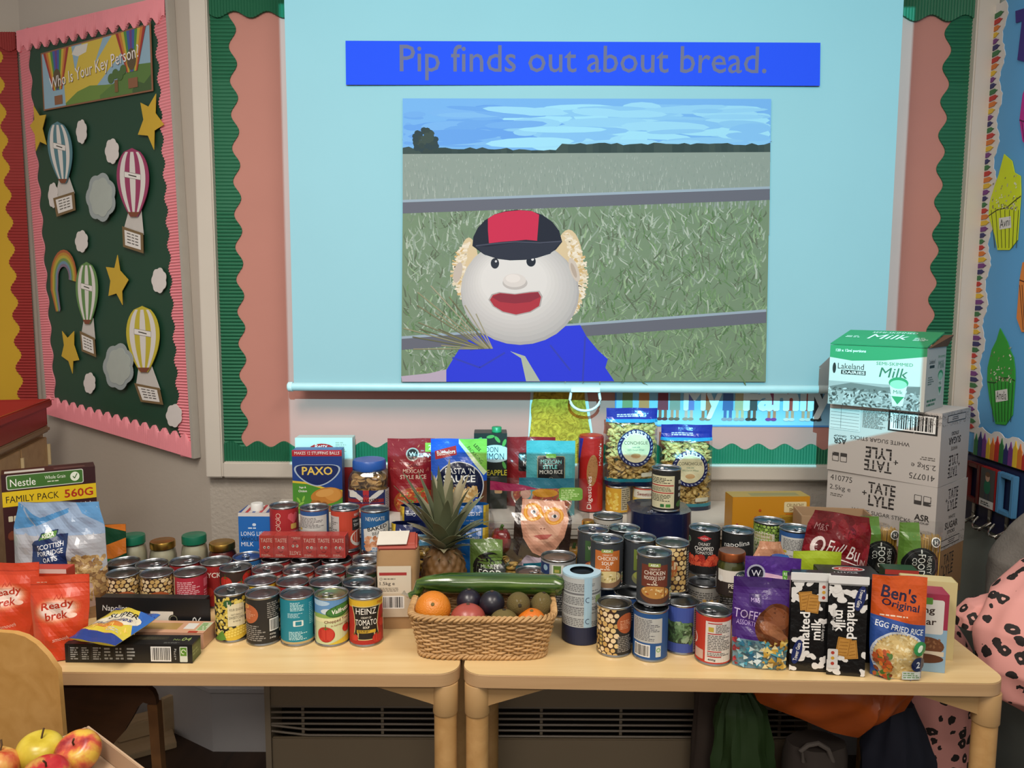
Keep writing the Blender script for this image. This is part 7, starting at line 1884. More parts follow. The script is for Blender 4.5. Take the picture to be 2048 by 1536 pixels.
a.poly([(-6, 7.4), (-3, 11), (0, 10.2), (4, 10.8), (7, 7.4)], 'b4a4b0'); a.poly([(-4, 7.4), (9.4, 7.4), (8.4, 10.0), (6, 10.6), (4, 9.6), (-4, 8.6)], '1a6276'); a.rect(-6, 3.6, 9.4, 8.0, '1a6276'); a.text('POWERED BY', 1.8, 7.2, .7, 'a8ccd4', 4.8); a.text('FLAVOR', 1.8, 5.8, 1.5, 'dce8ec', 6.2, .02); a.rect(-6, 1.6, 9.4, 3.6, '6a2428'); a.lines(-5, 1.9, 7, 3.3, 2, 'b8a8b8'); a.poly([(-13, 29), (-6, 28.4), (0, 27.2), (-6, 26.6), (-13, 26.6)], '8a2048')
e, fr = pouch('pepper_bag', 'clear bag of peppers printed with a smiling face and pepper glasses', 'bag', (q.x + .004, 1.935, TZ + .0003), -.05, .26, .30, ((0, .05), (.3, .08), (.6, .075), (.85, .012), (1, .003)), a, 'ffffff', ((0, .94), (.4, 1), (1, .98)), 0, .0016, GLOSS, 12, film=FILM, ex=3.2)
e0 = e
def pepper(label, x, z, r, colr, y=0.0):
    pe = E('pepper', label, 'pepper', (q.x + x, 1.935 + y, TZ + z), x * 9, 'peppers in the clear bag')
    obj('flesh', MB().ball((0, 0, 0), r, 28, (1, .8, 1.12), lambda d: 1 + .07 * math.cos(4 * math.atan2(d.y, d.x)) * (1 - d.z ** 2) - .16 * math.exp(-((1 - d.z) / .12) ** 2)), plain(colr, .25, 0, .06, 20, 0, 1, .4), pe, True)
    obj('stem', MB().tube([(0, 0, r * .84), (.001, 0, r * 1.1), (.005, 0, r * 1.3)], [.006, .004, .0045], 8), plain('4a6a2a', .6), pe, True)
pepper('yellow pepper in the clear bag right of the printed face', .094, .085, .032, 'c8902a', .004); pepper('red pepper in the clear bag left of the printed face', -.094, .135, .031, '8a2422', .002); pepper('green pepper low in the clear bag at the left', -.088, .060, .029, '4a5a24', .002)

# ---------------------------------------------------------------- basket and fruit
bk = Vector((ony(966, 1240, 1.60).x, 1.612, TZ + .0003))
BKH = .095
def bper(q, t, off=0):
    c, s_ = math.cos(q), math.sin(q); p_ = 5
    k = (abs(c) ** p_ + abs(s_) ** p_) ** (-1 / p_)
    return Vector((k * c * (.134 + .018 * t + off), k * s_ * (.066 + .016 * t + off), 0))
e = E('wicker_basket', 'rectangular wicker basket of fruit at the gap between the tables', 'basket', bk)
WICK = wood('wicker', '9a7446', 'cda470', 6, 30, .6)
NS = 56
mb = MB()
for k in range(16):
    t = k / 15; z = .006 + t * .080; pts = []
    for i in range(177):
        q = 2 * PI * i / 176
        p_ = bper(q, t, .0028 * math.sin(NS / 2 * q + (k % 2) * PI)); p_.z = z + .0012 * math.sin(i * .7 + k); pts.append(p_)
    mb.tube(pts, .0029, 6, False)
o = obj('woven_strands', mb, WICK, e, True); o['kind'] = 'stuff'
mb = MB()
for i in range(NS):
    q = 2 * PI * (i + .5) / NS; a0 = bper(q, 0); a1 = bper(q, 1); a0.z = .002; a1.z = .092; mb.tube([a0, a1], .0026, 6)
o = obj('stakes', mb, WICK, e, True); o['kind'] = 'stuff'
for nm, z, t in (('rim_braid', .0935, 1.02), ('base_braid', .006, -.02)):
    mb = MB()
    for s3 in range(3):
        pts = []
        for i in range(265):
            q = 2 * PI * i / 264; w_ = 30 * q + s3 * 2 * PI / 3
            p_ = bper(q, t, .0045 * math.cos(w_)); p_.z = z + .0045 * math.sin(w_); pts.append(p_)
        mb.tube(pts, .0036, 6, False)
    o = obj(nm, mb, WICK, e, True); o['kind'] = 'stuff'
mb = MB(); n = 48; mb.add([bper(2 * PI * i / n, 0) + Vector((0, 0, .004)) for i in range(n)] + [bper(2 * PI * i / n, 0) + Vector((0, 0, .007)) for i in range(n)], [tuple(range(n - 1, -1, -1)), tuple(range(n, 2 * n))] + [(i, (i + 1) % n, (i + 1) % n + n, i + n) for i in range(n)])
obj('basket_base', mb, WICK, e)
def fruit(name, label, cat, px, py, y, r, colr, sq=(1, 1, 1), rough=.4, bump=0, bsc=300, part=None, vary=.08, rot=(0, 0, 0)):
    p = ony(px, py, y)
    fe = E(name, label, cat, p, 0, 'fruit in the basket'); fe.rotation_euler = rot
    obj('flesh', MB().ball((0, 0, 0), r, 28, sq), plain(colr, rough, 0, vary, 25, bump, bsc, .1), fe, True)
    if part:
        nm, c = part
        obj(nm, MB().lathe([(.0, r * sq[2] - .001), (.004, r * sq[2] + .0002), (.0035, r * sq[2] + .0012), (0, r * sq[2] + .0018)], 10, cap0=False, cap1=False), plain(c, .8), fe, True)
    return fe
fruit('orange', 'large orange at the left end of the basket', 'orange', 866, 1218, 1.585, .0385, 'd07a1c', (1, 1, .9), .38, .35, 320, ('stem_scar', '6a5a2a'), .05, (.9, .1, 0))
fruit('satsuma', 'small orange satsuma at the right front of the basket', 'orange', 1063, 1243, 1.572, .031, 'd46f1a', (1, 1, .85), .38, .35, 320, ('stem_scar', '6a5a2a'), .05, (.2, 0, 0))
fruit('plum', 'dark purple plum in the middle of the basket', 'plum', 984, 1207, 1.60, .0275, '1d1a26', (1, 1, 1), .35, 0, 1, ('stem_scar', '4a3a2a'))
fruit('plum', 'dark plum half hidden behind the red apple', 'plum', 938, 1203, 1.628, .0275, '211a28', (1, 1, 1), .35, 0, 1, ('stem_scar', '4a3a2a'))
fruit('kiwi', 'kiwi showing its end next to the plum', 'kiwi', 1037, 1208, 1.595, .0255, '5f5026', (1, 1, 1.1), .85, .5, 500, ('flower_end', '2e2412'), .12, (1.3, 0, .1))
fruit('kiwi', 'upright kiwi at the right end of the basket', 'kiwi', 1082, 1213, 1.615, .0265, '62542a', (.92, .92, 1.2), .85, .5, 500, ('flower_end', '2e2412'), .12, (0, .2, 0))
fruit('kiwi', 'kiwi lying low at the front rim of the basket', 'kiwi', 1008, 1240, 1.568, .0245, '66582c', (1.2, 1, .92), .85, .5, 500, ('flower_end', '2e2412'), .12)
fruit('red_apple', 'mottled pinkish red apple beside the large orange', 'apple', 936, 1236, 1.573, .034, 'a0483c', (1.1, 1, .9), .35, 0, 1, ('stem_scar', '4a3a2a'), .25)
# cucumber across the rim
ca = [ony(818, 1192, 1.655), ony(850, 1182, 1.655), ony(900, 1174, 1.655), ony(960, 1167, 1.655), ony(1020, 1167, 1.655), ony(1075, 1171, 1.655), ony(1110, 1176, 1.655), ony(1123, 1178, 1.655)]
zmin = bk.z + BKH + .0245 + .0035
ce = E('cucumber', 'whole wrapped cucumber lying across the fruit basket', 'cucumber', (bk.x, 1.655, zmin))
pts = []; rad = []
for i in range(29):
    t = i / 28 * 7; k = min(int(t), 6); t -= k; p_ = ca[k] * (1 - t) + ca[k + 1] * t
    u = i / 28
    pts.append((p_.x - bk.x, .004 * math.sin(u * 5), max(p_.z - zmin, 0) if .1 < u < .9 else p_.z - zmin)); rad.append(.0235 * min(1, .30 + 2.6 * u) * min(1, .45 + 5 * (1 - u)))
mb = MB().tube(pts, rad, 20)
m, nt, b = newmat('cucumber_skin')
tc = nd(nt, 'ShaderNodeTexCoord'); mp = nd(nt, 'ShaderNodeMapping'); mp.inputs['Scale'].default_value = (4, 90, 90); nt.links.new(tc.outputs['Object'], mp.inputs[0])
no = nd(nt, 'ShaderNodeTexNoise'); no.inputs['Scale'].default_value = 1.4; nt.links.new(mp.outputs[0], no.inputs[0])
r = nd(nt, 'ShaderNodeValToRGB'); r.color_ramp.elements[0].color = (*lin('1d3a14'), 1); r.color_ramp.elements[1].color = (*lin('55702a'), 1); r.color_ramp.elements[0].position = .35; r.color_ramp.elements[1].position = .75
nt.links.new(no.outputs[0], r.inputs[0]); nt.links.new(r.outputs[0], b.inputs['Base Color']); b.inputs['Roughness'].default_value = .18; b.inputs['Coat Weight'].default_value = .5
obj('flesh', mb, m, ce, True)
obj('film_twist', MB().tube([pts[0], (pts[0][0] - .008, 0, pts[0][2] + .003), (pts[0][0] - .014, .002, pts[0][2] + .006)], [.006, .004, .007], 8), clear('film_tail', (.9, .92, .9), .2, .2, .5), ce, True)
# pineapple
pp = ony(888, 1150, 1.80)
pe = E('pineapple', 'pineapple with tall leafy crown standing behind the basket', 'pineapple', (pp.x, 1.80, TZ + .0003))
def pin_(u, v):
    q = u * 2 * PI; z = v * .158
    r_ = .046 * (max(0, 1 - (abs(v - .48) / .56) ** 2.6)) ** .5 + .006
    cell = abs(math.sin(q * 6.5 + v * 17)) * abs(math.sin(q * 6.5 - v * 17))
    return Vector(((r_ + .005 * cell) * math.cos(q), (r_ + .005 * cell) * math.sin(q), z))
mb = MB().grid(pin_, 78, 40, True); mb.f += [tuple(range(77, -1, -1)), tuple(40 * 78 + i for i in range(78))]
obj('fruit_body', mb, plain('6a4a24', .6, 0, .3, 70), pe, True)
R = random.Random(15)
LG = [plain(c, .55, 0, .15, 25) for c in ('6a7052', '7a7c5e', '878166', '62684c', '948a6e')]
def leaf(q, L, w_, lean, z0, droop, mat):
    d = Vector((math.cos(q), math.sin(q), 0)); sd = Vector((-d.y, d.x, 0)); v = []; f = []
    n = 9
    for i in range(n + 1):
        t = i / n
        out = .010 + L * (math.sin(lean) * t + droop * t * t); z = z0 + L * (math.cos(lean) * t - droop * .8 * t * t * t)
        ww = w_ * (1 - t) ** .75 * (.75 + .5 * min(1, t * 4)) + .0004
        c = d * out + Vector((0, 0, z)); up = Vector((0, 0, 1)) * .0 - d * 0
        for s_, dz in ((-1, .35), (0, 0), (1, .35)): v.append(c + sd * (ww * s_) + (-d * .6 + Vector((0, 0, .5))) * ww * dz)
        for s_, dz in ((1, .35), (0, 0), (-1, .35)): v.append(c + sd * (ww * s_) + (-d * .6 + Vector((0, 0, .5))) * ww * dz + d * .0012)
    for i in range(n):
        for k in range(6):
            f.append((i * 6 + k, i * 6 + (k + 1) % 6, (i + 1) * 6 + (k + 1) % 6, (i + 1) * 6 + k))
    f.append((5, 4, 3, 2, 1, 0))
    return obj('leaf', MB().add(v, f), mat, pe, 60)
for k in range(34):
    t = k / 33
    q = k * 2.39996; lean = .95 - .85 * t + R.uniform(-.08, .08); L = .055 + .115 * t * (1.15 - .2 * t) + R.uniform(-.01, .02)
    leaf(q, L * 1.12, .0155 + .004 * math.sin(t * PI), max(.04, lean), .150 + .03 * t, .28 * (1 - t) + .04, LG[k % 5])
for q, L, lean in ((-1.75, .215, .10), (2.9, .20, .42), (-2.6, .20, .55), (.2, .10, .9), (-.5, .11, 1.0)):
    leaf(q, L, .014, lean, .165, .06, LG[k % 5])
for k in range(22):
    leaf(k * 2.39996 + .5, R.uniform(.022, .034), .008, R.uniform(1.1, 1.6), .138 + R.uniform(0, .014), .35, plain('6a5838', .8, 0, .2, 30))
# ---------------------------------------------------------------- right-hand end of the table
# orange snack box at the back
q = ony(1531, 1040, 2.0)
a = Art(20.6, 24.6, 'c08420'); a.poly([(-6, 0), (-3.6, 8), (0, 13), (4, 20), (10.3, 20), (10.3, 0)], 'b04a1c'); a.text("'s", -8.2, 15.0, 5.0, 'a02a3c', 3.0, .0, 0, .2); a.lines(-9.6, 9.0, -6.8, 10.2, 1, '7a2a1c')
for x, y, w_, r in ((-1.0, 12.4, 3.2, 4), (4.6, 17.0, 3.2, 86), (2.2, 7.4, 3.2, 12)):
    a.poly([(x - w_ * .8, y - w_ * .8), (x + w_ * .8, y - w_ * .7), (x + w_ * .85, y + w_ * .9), (x - w_ * .7, y + w_ * .85)], 'a8842c'); a.poly([(x - w_ * .6, y + w_ * .2), (x + w_ * .6, y + w_ * .25), (x + w_ * .6, y + w_ * .7), (x - w_ * .5, y + w_ * .65)], '8a6a1e'); a.scatter(x - w_ * .7, y - w_ * .7, x + w_ * .7, y + w_ * .7, 22, .2, .15, ['b89a44', '9a7824'], 4)
a.rr(3.4, 20.4, 9.4, 23.2, .3, 'd8c89a'); a.text('CRUNCHY', 6.4, 22.3, .9, '6a4a1c', 4.6); a.text('SHELL', 6.4, 21.1, .9, '6a4a1c', 3.2)
for x, y, r in ((-4, 19, .5), (-3, 21, .35), (-6, 13, .4), (-1, 19.4, .3)): a.ell(x, y, r, r, 'b04a1c')
t = Art(20.6, 6, 'a88a2c'); t.rect(-5, 1, 8, 4, '8a7a34')
carton('snack_box', 'orange crunchy snack box standing by the shelf', 'box', (q.x, 1.995, TZ + .0003), .06, (.206, .06, .246), 'c08420', {'front': a, 'top': t})
# open brown cardboard box
q = ony(1650, 1080, 1.90)
e = E('cardboard_box', 'open brown cardboard box between the tins and the sugar boxes', 'box', (q.x + .016, 1.895, TZ + .0003), -.14)
KR = plain('a08262', .8, 0, .06, 10)
bw, bd, bh = .175, .095, .225
obj('box_base', MB().box(-bw / 2, -bd / 2, 0, bw / 2, bd / 2, .004), KR, e)
for x0, y0, x1, y1 in ((-bw / 2, bd / 2 - .004, bw / 2, bd / 2), (-bw / 2, -bd / 2, bw / 2, -bd / 2 + .004), (-bw / 2, -bd / 2 + .0045, -bw / 2 + .004, bd / 2 - .0045), (bw / 2 - .004, -bd / 2 + .0045, bw / 2, bd / 2 - .0045)):
    obj('box_side', MB().box(x0, y0, .0045, x1, y1, bh), KR, e, bevel=.001)
# red savoury bag
q = ony(1650, 1090, 1.715)
a = Art(15.6, 26.4, '6a1219'); a.scatter(-7.8, 10, 7.8, 26, 40, 1.6, 1.0, ['7a161e', '5c0e14', '88202a'], 5); a.text('M&S', -4.4, 22.6, 1.6, 'a87a7a', 3.2, .0, -6); a.ell(-4.6, 18.4, 1.5, 2.2, 'd8c8c4', -20); a.ell(-4.4, 18.4, .8, 1.4, '5a0e14', -20); a.text('Full Bu', 1.4, 18.0, 3.0, 'e0d4d0', 7.6, .0, -8, .2); a.line([(-2.4, 16.4), (3, 15.6), (5.8, 15.0)], .2, 'e0d4d0'); a.text('UN', 5.6, 15.8, 1.4, 'c8a8a4', 2.0, .0, -8)
sv, _ = pouch('savoury_bag', 'dark red glossy bag with white script behind the lime bag', 'bag', (q.x, 1.712, TZ + .0110), -.06, .15, .262, ((0, .036), (.4, .046), (.85, .02), (1, .003)), a, '6a1219', ((0, .95), (.6, 1), (.85, .98), (1, .84)), -.03, .002, GLOSS, 17)
sv.rotation_euler.y = .14
# himalayan salt bag
q = ony(1543, 1110, 1.705)
a = Art(9, 21, 'c08a6a'); a.scatter(-4.5, 0, 4.5, 21, 120, .8, .6, ['cc9a7a', 'b87e5e', 'd8aa8c', 'c48e6e'], 6); a.text('FINE', -.8, 16.6, 1.1, '4a342a', 3.8, .01, 30)
pouch('salt_bag', 'peach coloured bag of coarse salt behind the blue-capped bottle', 'bag', (q.x - .004, 1.705, TZ + .0003), 0, .085, .208, ((0, .034), (.5, .04), (.9, .01), (1, .002)), a, 'c08a6a', ((0, 1), (.75, 1), (1, .55)), 0, .0014, GLOSS, 5)
# lime green bag with black panel
q = ony(1630, 1130, 1.66)
a = Art(11, 20, 'a0b428'); a.rect(-5.5, 0, 5.5, 14.4, '1e2420'); a.poly([(-5.5, 20), (-5.5, 14), (1, 14), (5.5, 16), (5.5, 20)], 'a0b428'); a.rr(-2.6, 12.6, .4, 14.0, .3, '4a7a34'); a.text('ASDA', -1.1, 13.3, .8, 'f0f0e4', 2.2, .02); a.scatter(-5, 4, 5, 11, 30, .9, .5, ['4a8a2c', '6aa83a', '2f5a24'], 6)
pouch('salad_bag', 'lime green and black bag behind the striped biscuit packs', 'bag', (q.x + .006, 1.663, TZ + .0003), -.06, .105, .198, ((0, .03), (.5, .036), (.9, .01), (1, .002)), a, '8a9c24', rx=-.03, crk=.0016, mat=SOFT, seed=8)
# purple rice pouch and toffee bag
q = onz(1545, 1322, TZ)
a = Art(11.4, 21.2, '4c2a7e'); a.scatter(-5.7, 14, 5.7, 21, 30, .7, .3, ['5a3890', '46267a'], 3); a.rect(-5.7, 0, 5.7, 4.4, '3a4a5a'); a.poly([(-3.4, 6), (3.6, 5), (3.8, 17), (-3.4, 18)], 'c8a0b8'); a.ell(-3.4, 17.6, 1.9, 1.9, 'a8a8b8'); a.ell(-3.4, 17.6, 1.5, 1.5, '1c1a2c'); a.text('W', -3.4, 17.6, 1.3, 'd8d8e0', None, .03); a.text('CLASSIC', .8, 15.9, 1.2, '5a2a5a', 5.0, .0, -4); a.rr(2.0, 16.0, 5.4, 18.4, .3, '5a9a3c'); a.text('READY IN', 3.7, 17.7, .6, 'e8f0dc', 2.8); a.text('2 minutes', 3.7, 16.7, .6, 'e8f0dc', 2.8); a.rr(2.2, 11.2, 4.6, 14.8, .2, 'd0ccc8'); a.lines(2.5, 11.6, 4.3, 13.4, 3, '7a7674'); bowl(a, 1.6, 4.6, 4.2, 4.2, '2a2220', ['c8b88a', 'd4c69c', 'b8a674', 'dcd0ac'], 200, 4, .35)
pouch('rice_pouch', 'purple classic rice pouch leaning behind the toffee bag', 'pouch', (q.x + .004, q.y + .028, TZ + .0003), -.16, .114, .212, ((0, .04), (.15, .042), (.6, .028), (.88, .004), (1, .001)), a, '4c2a7e', rx=-.06, seed=3)
q = onz(1503, 1338, TZ)
a = Art(11.4, 18.6, '43226e'); a.rect(-5.7, 16.6, 5.7, 18.6, '36195c'); a.rr(-2.4, 12.9, .0, 15.4, .2, '36195c'); a.text('M&S', -1.2, 14.2, .8, 'b8a0d0', 1.7); a.text('TOFFEE', -2.0, 11.0, 1.9, 'c8b4dc', 6.6, .0, -4); a.text('ASSORTMENT', -1.8, 9.2, 1.0, 'b49cd0', 6.0, .0, -4); a.rect(-5.7, 0, 5.7, 6.0, '6a8a96')
a.ell(2.8, 9.2, 3.8, 4.6, '5a2e18', -24, 28); a.ell(3.2, 10.6, 2.8, 2.2, '7a4426', -20); a.ell(2.2, 8.2, 2.8, 1.4, '8a5434', -30); a.ell(3.6, 7.2, 2.4, .8, '9a6240', -30); a.ell(1.6, 6.4, 2.6, 1.0, '6a3a20', -24)
R = random.Random(4)
for i in range(110):
    x = R.uniform(-5.6, 5.6); y = R.uniform(.4, 6.0); s_ = R.uniform(.4, 1.0); q0 = R.uniform(0, 6.3); cc = R.choice(['3a8aa0', '8ab8c4', '2a5a78', 'c8d4d4', '1f6a80'] if x < .6 else ['c0983a', 'd8bc6a', '8a6a24', '4a94a4', 'e0d09a']) if x > -4.4 else R.choice(['8a1f2c', 'b03040'])
    a.poly([(x + s_ * math.cos(q0 + k * 2.1), y + s_ * .8 * math.sin(q0 + k * 2.1)) for k in range(3)], cc, .5 + .0005 * i)
a.l = .6
pouch('toffee_bag', 'purple toffee assortment bag with foil-wrapped sweets showing', 'sweet bag', (q.x + .018, q.y + .010, TZ + .0003), -.20, .112, .186, ((0, .018), (.25, .034), (.6, .03), (.9, .006), (1, .001)), a, '43226e', ((0, .94), (.5, 1), (1, .98)), -.07, .0022, GLOSS, 21)
# lasagne box
q = onz(1700, 1150, TZ + .18)
t = Art(12, 8.4, '15171c'); t.ell(.6, 6.0, 3.4, 1.4, 'c8ccc8'); t.ell(.6, 6.0, 3.1, 1.2, 'a02a2a'); t.text('Cucina', .6, 6.0, 1.0, 'e8dcd8', 4.0); t.text('LASAGNE', -.6, 3.4, 1.1, 'd0d4d4', 4.8); t.lines(-3, 1.6, 3, 2.1, 1, '8a8e90')
r_ = Art(8.4, 18, '111214'); r_.ell(-1.6, 15.4, 1.9, 2.2, 'c8ccc8'); r_.ell(-1.6, 15.4, 1.6, 1.9, 'a02a2a'); r_.lines(-3.4, 1, 3.4, 12, 18, '4a4c4e')
carton('lasagne_box', 'black lasagne box standing behind the two biscuit packs', 'box', (q.x + .004, 1.586, TZ + .0003), -.10, (.12, .084, .18), '15171c', {'top': t, 'right': r_, 'front': Art(12, 18, '15171c').ell(-4, 15.6, 1.6, 1.6, 'a02a2a')})
# malted milk packs
def malted(label, px, py, flip, rz, seed):
    q = onz(px, py, TZ)
    W, H = 7.4, 20
    a = Art(W, H, '0f0f10'); R = random.Random(seed)
    for k in range(26):
        x = R.uniform(-3.7, 3.7); y = R.uniform(0, 20)
        if abs(x) < 1.9 and 4.6 < y < 12.5: continue
        pts = []; s_ = R.uniform(.55, 1.15); p1 = R.uniform(0, 6); p2 = R.uniform(0, 6)
        for j in range(16):
            t = 2 * PI * j / 16; rr = s_ * (1 + .35 * math.sin(2 * t + p1) + .2 * math.sin(3 * t + p2)); pts.append((x + rr * math.cos(t), y + rr * .85 * math.sin(t)))
        a.poly(pts, 'dedad6')
    def biscuit(x, y, r):
        c_, s_ = math.cos(r), math.sin(r)
        def P(u, v): return (x + u * c_ - v * s_, y + u * s_ + v * c_)
        a.poly([P(-1.3, -1.9), P(1.3, -1.9), P(1.3, 1.9), P(-1.3, 1.9)], 'b8843c')
        a.line([P(-1.1, -1.7), P(1.1, -1.7), P(1.1, 1.7), P(-1.1, 1.7), P(-1.1, -1.7)], .1, '8a5a22')
        for v in (-1.1, -.4, .3, 1.0): a.line([P(-.8, v), P(.8, v + .2)], .14, '96662c')
    biscuit(-.8, 14.6, .12); biscuit(.6, 14.1, -.14)
    a.text('malted', -.9, 8.6, 2.0, 'eeeae6', 7.4, .03, 90); a.text('milk', 1.3, 8.8, 1.9, 'eeeae6', 4.4, .03, 90); a.text('Udderly good', 2.7, 8.6, .7, 'd8d4d0', 4.2, .0, 90)
    a.ell(-2.3, 4.0, .95, 2.6, '1f2a5c', -12, 24); a.text('Tower Gate', -2.3, 4.0, .8, 'e8e4dc', 3.8, .01, 78)
    a.rr(1.6, 14.6, 3.6, 18.6, .3, 'd0ccc8')
    for k in range(3): a.ell(2.6, 15.4 + k * 1.1, .35, .35, ['a83a2c', 'c89a3a', 'a83a2c'][k])
    if flip: a = turned(a)
    a.rect(-W, H - 1.2, W, H, 'd8d6d4'); a.rect(-W, H - 1.5, W, H - 1.2, 'b8b6b4')
    e = E('biscuit_pack', label, 'biscuits', (q.x, q.y + .020, TZ + .0003), rz, 'black and white biscuit packs')
    e.rotation_euler = (-.045, 0, rz)
    obj('wrapper', MB().box(-.037, -.0205, 0, .037, .0205, .2), plain('0f0f10', .3, 0, .04, 10, 0, 1, .2), e, bevel=.006, seg=3)
    obj('end_crimp', MB().box(-.039, -.0235, .188, .039, -.0213, .2045), plain('d8d6d4', .35), e, bevel=.0008)
    link('printed_front', a.mesh('printed_front', lambda x, y, l: (x, -.0206 - l, y)), GLOSS, e)
malted('black and white biscuit pack with upright lettering, left of its twin', 1617, 1343, False, -.10, 2)
malted('black and white biscuit pack with lettering turned the other way', 1693, 1352, True, -.14, 5)
# green box glimpsed behind the rice pouch
q = ony(1785, 1200, 1.66)
carton('green_box', 'dark green box glimpsed behind the orange rice pouch', 'box', (q.x + .01, 1.66, TZ + .0003), -.15, (.07, .04, .165), '1c3f2c', {'front': Art(7, 16.5, '1c3f2c').rect(-3.5, 15.4, 3.5, 16.5, 'a83a34').lines(-3, 2, 3, 14, 6, 'a8b0a0')})
# egg fried rice pouch
q = onz(1797, 1362, TZ)
a = Art(10.4, 20.6, '2f4f96'); a.poly([(-5.2, 20.6), (5.2, 20.6), (5.2, 10.8), (-5.2, 12.6)], 'c8521c'); a.text("Ben's", .0, 17.0, 2.6, '231a3a', 6.8, .03, -10); a.text('Original', .2, 14.6, 1.9, '231a3a', 7.2, .02, -10); a.lines(-3.6, 12.4, 4, 12.9, 1, 'e8d0b8'); a.text('EGG FRIED RICE', .2, 10.2, 1.2, 'e4e8ec', 9.2, .01, -10)
bowl(a, .2, 4.4, 4.9, 4.6, 'c8ccd4', ['d0b478', 'dcc690', 'c4a262', 'e4d4a8'], 260, 4, .42)
for k in range(40): t = 2 * PI * k / 40; a.line([(.2 + 5.0 * math.cos(t), 4.4 + 4.7 * math.sin(t)), (.2 + 5.35 * math.cos(t), 4.4 + 5.1 * math.sin(t))], .1, '2a3f7a', .8)
a.l = .82; a.scatter(-4.8, .5, -1.6, 5.6, 40, .6, .4, ['a84a24', '4a6a2c', 'c8702c', '7a3a1c'], 8); a.ell(3.9, 6.6, 1.4, 1.4, '2f8a4a'); a.ell(3.9, 6.6, .5, .75, 'e0ecd8', -30); a.ell(3.8, 3.4, 1.5, 1.5, '17244e'); a.text('2', 3.8, 3.3, 1.3, 'e8ecf0'); a.rr(.6, .3, 4.6, 1.9, .2, 'c8ccc4'); a.lines(.9, .5, 4.4, 1.7, 3, '6a8a5a')
pouch('rice_pouch', 'orange and blue egg fried rice pouch at the front right', 'pouch', (q.x + .004, q.y + .022, TZ + .0003), -.18, .104, .206, ((0, .032), (.2, .036), (.6, .024), (.9, .004), (1, .001)), a, '2f4f96', ((0, .92), (.4, 1), (1, .99)), -.04, .0014, GLOSS, 31)
# burger box and cream box
q = onz(1885, 1346, TZ)
a = Art(12, 16.4, '8aa8bc'); a.rect(-6, 9.0, 6, 16.4, '9a3048'); a.rr(-1.6, 8.0, 5.2, 15.2, .5, 'd4cec6'); a.text('ng', 2.4, 12.6, 1.4, '3a2a24', 2.2); a.text('bar', 2.4, 10.6, 1.4, '3a2a24', 3.0); a.rr(-.4, 14.2, 3.0, 15.6, .2, '5a8a3a'); a.ell(2.0, 5.4, 3.6, 2.0, '6a4028'); a.rect(-1.6, 3.4, 5.6, 4.4, 'd0c0a8'); a.ell(2.0, 2.8, 3.6, 1.0, '5a3420'); a.scatter(-1, 5, 5, 7, 26, .3, .2, ['7a5034', '8a6040'], 5)
r_ = Art(4.8, 16.4, '8aa0b0'); r_.rect(-2.4, 9.0, 2.4, 16.4, '8a2a40'); r_.rr(-1.6, 2, 1.6, 7.6, .2, 'a8b4bc'); r_.barcode(-1.3, 2.4, 1.3, 5, 4)
carton('burger_box', 'pink and pale blue burger box behind the egg fried rice', 'box', (q.x - .05, q.y + .035, TZ + .0003), -.22, (.12, .048, .164), '9a3048', {'front': a, 'right': r_, 'top': Art(12, 4.8, '9a3048')})
a = Art(10.4, 16.8, 'cdbb88'); r_ = Art(4.0, 16.8, 'c4b07c'); r_.rect(-2, 0, 2, 1.2, '8a2a24'); r_.ell(0, 12, 1.4, 2.6, 'a08a5a'); r_.lines(-1.4, 2, 1.4, 8, 8, '8a7a50')
q = onz(1907, 1327, TZ)
carton('cream_box', 'cream coloured box standing behind the burger box', 'box', (q.x - .04, q.y + .045, TZ + .0003), -.22, (.104, .04, .168), 'cdbb88', {'front': a, 'right': r_})
# spaghetti bags
def spag(label, px, y, h_, rz, seed, w_=.094):
    q = ony(px, 1110, y)
    W, H = w_ * 100, h_ * 100
    a = Art(W, H); a.rect(-W / 2, 0, -W / 2 + W * .46, H - .4, '557a30'); cy = H * .60; a.ell(-.2, cy, 4.0, 4.0, '17191a', 0, 32); a.ring(-.2, cy, 3.3, 3.4, '4a4c4a')
    a.text('FOOD', -.1, cy, 1.7, 'e0e4dc', 5.0, .0, -90); a.text('HEARTY', 1.7, cy, 1.0, 'c0c4bc', 4.2, .0, -90); a.text('CO.', -1.7, cy + .6, 1.1, 'd0d4cc', 2.0, .0, -90); a.line([(-.2, cy + 2.7), (-.2, cy + 3.6)], .3, 'd0d4cc'); a.line([(-.2, cy - 2.7), (-.2, cy - 3.6)], .22, 'd0d4cc'); a.ell(2.9, cy + 5.4, 1.1, 1.1, 'd8d8d0'); a.ell(2.9, cy + 5.4, .9, .9, '4a4c4a'); a.text('H', 2.9, cy + 5.4, .9, 'e0e0d8'); a.text('SPAGHETTI', -3.4, H * .22, 1.0, 'b8c8a0', 5.6, .0, -90)
    e, fr = pouch('spaghetti_bag', label, 'pasta bag', (q.x, y, TZ + .0003), rz, w_, h_, ((0, .036), (.1, .042), (.82, .04), (.92, .012), (1, .003)), a, 'ffffff', ((0, 1), (.85, 1), (1, 1.02)), 0, .0012, GLOSS, seed, 'spaghetti bags', FILM, ex=4)
    mb = MB(); R = random.Random(seed)
    for k in range(150):
        x = R.uniform(-w_ * .43, w_ * .43); y_ = R.uniform(-.013, .013)
        mb.tube([(x, y_, .006), (x + R.uniform(-.003, .003), y_ * .9, h_ * .86 + R.uniform(-.004, .004))], .0011, 5)
    o = obj('spaghetti_strands', mb, plain('c29a42', .5, 0, .1, 40), e, True); o['kind'] = 'stuff'
spag('spaghetti bag with green panel nearer the open brown box', 1757, 1.80, .245, -.10, 3)
spag('spaghetti bag with green panel in front of the brown sugar box', 1838, 1.745, .246, -.14, 7)
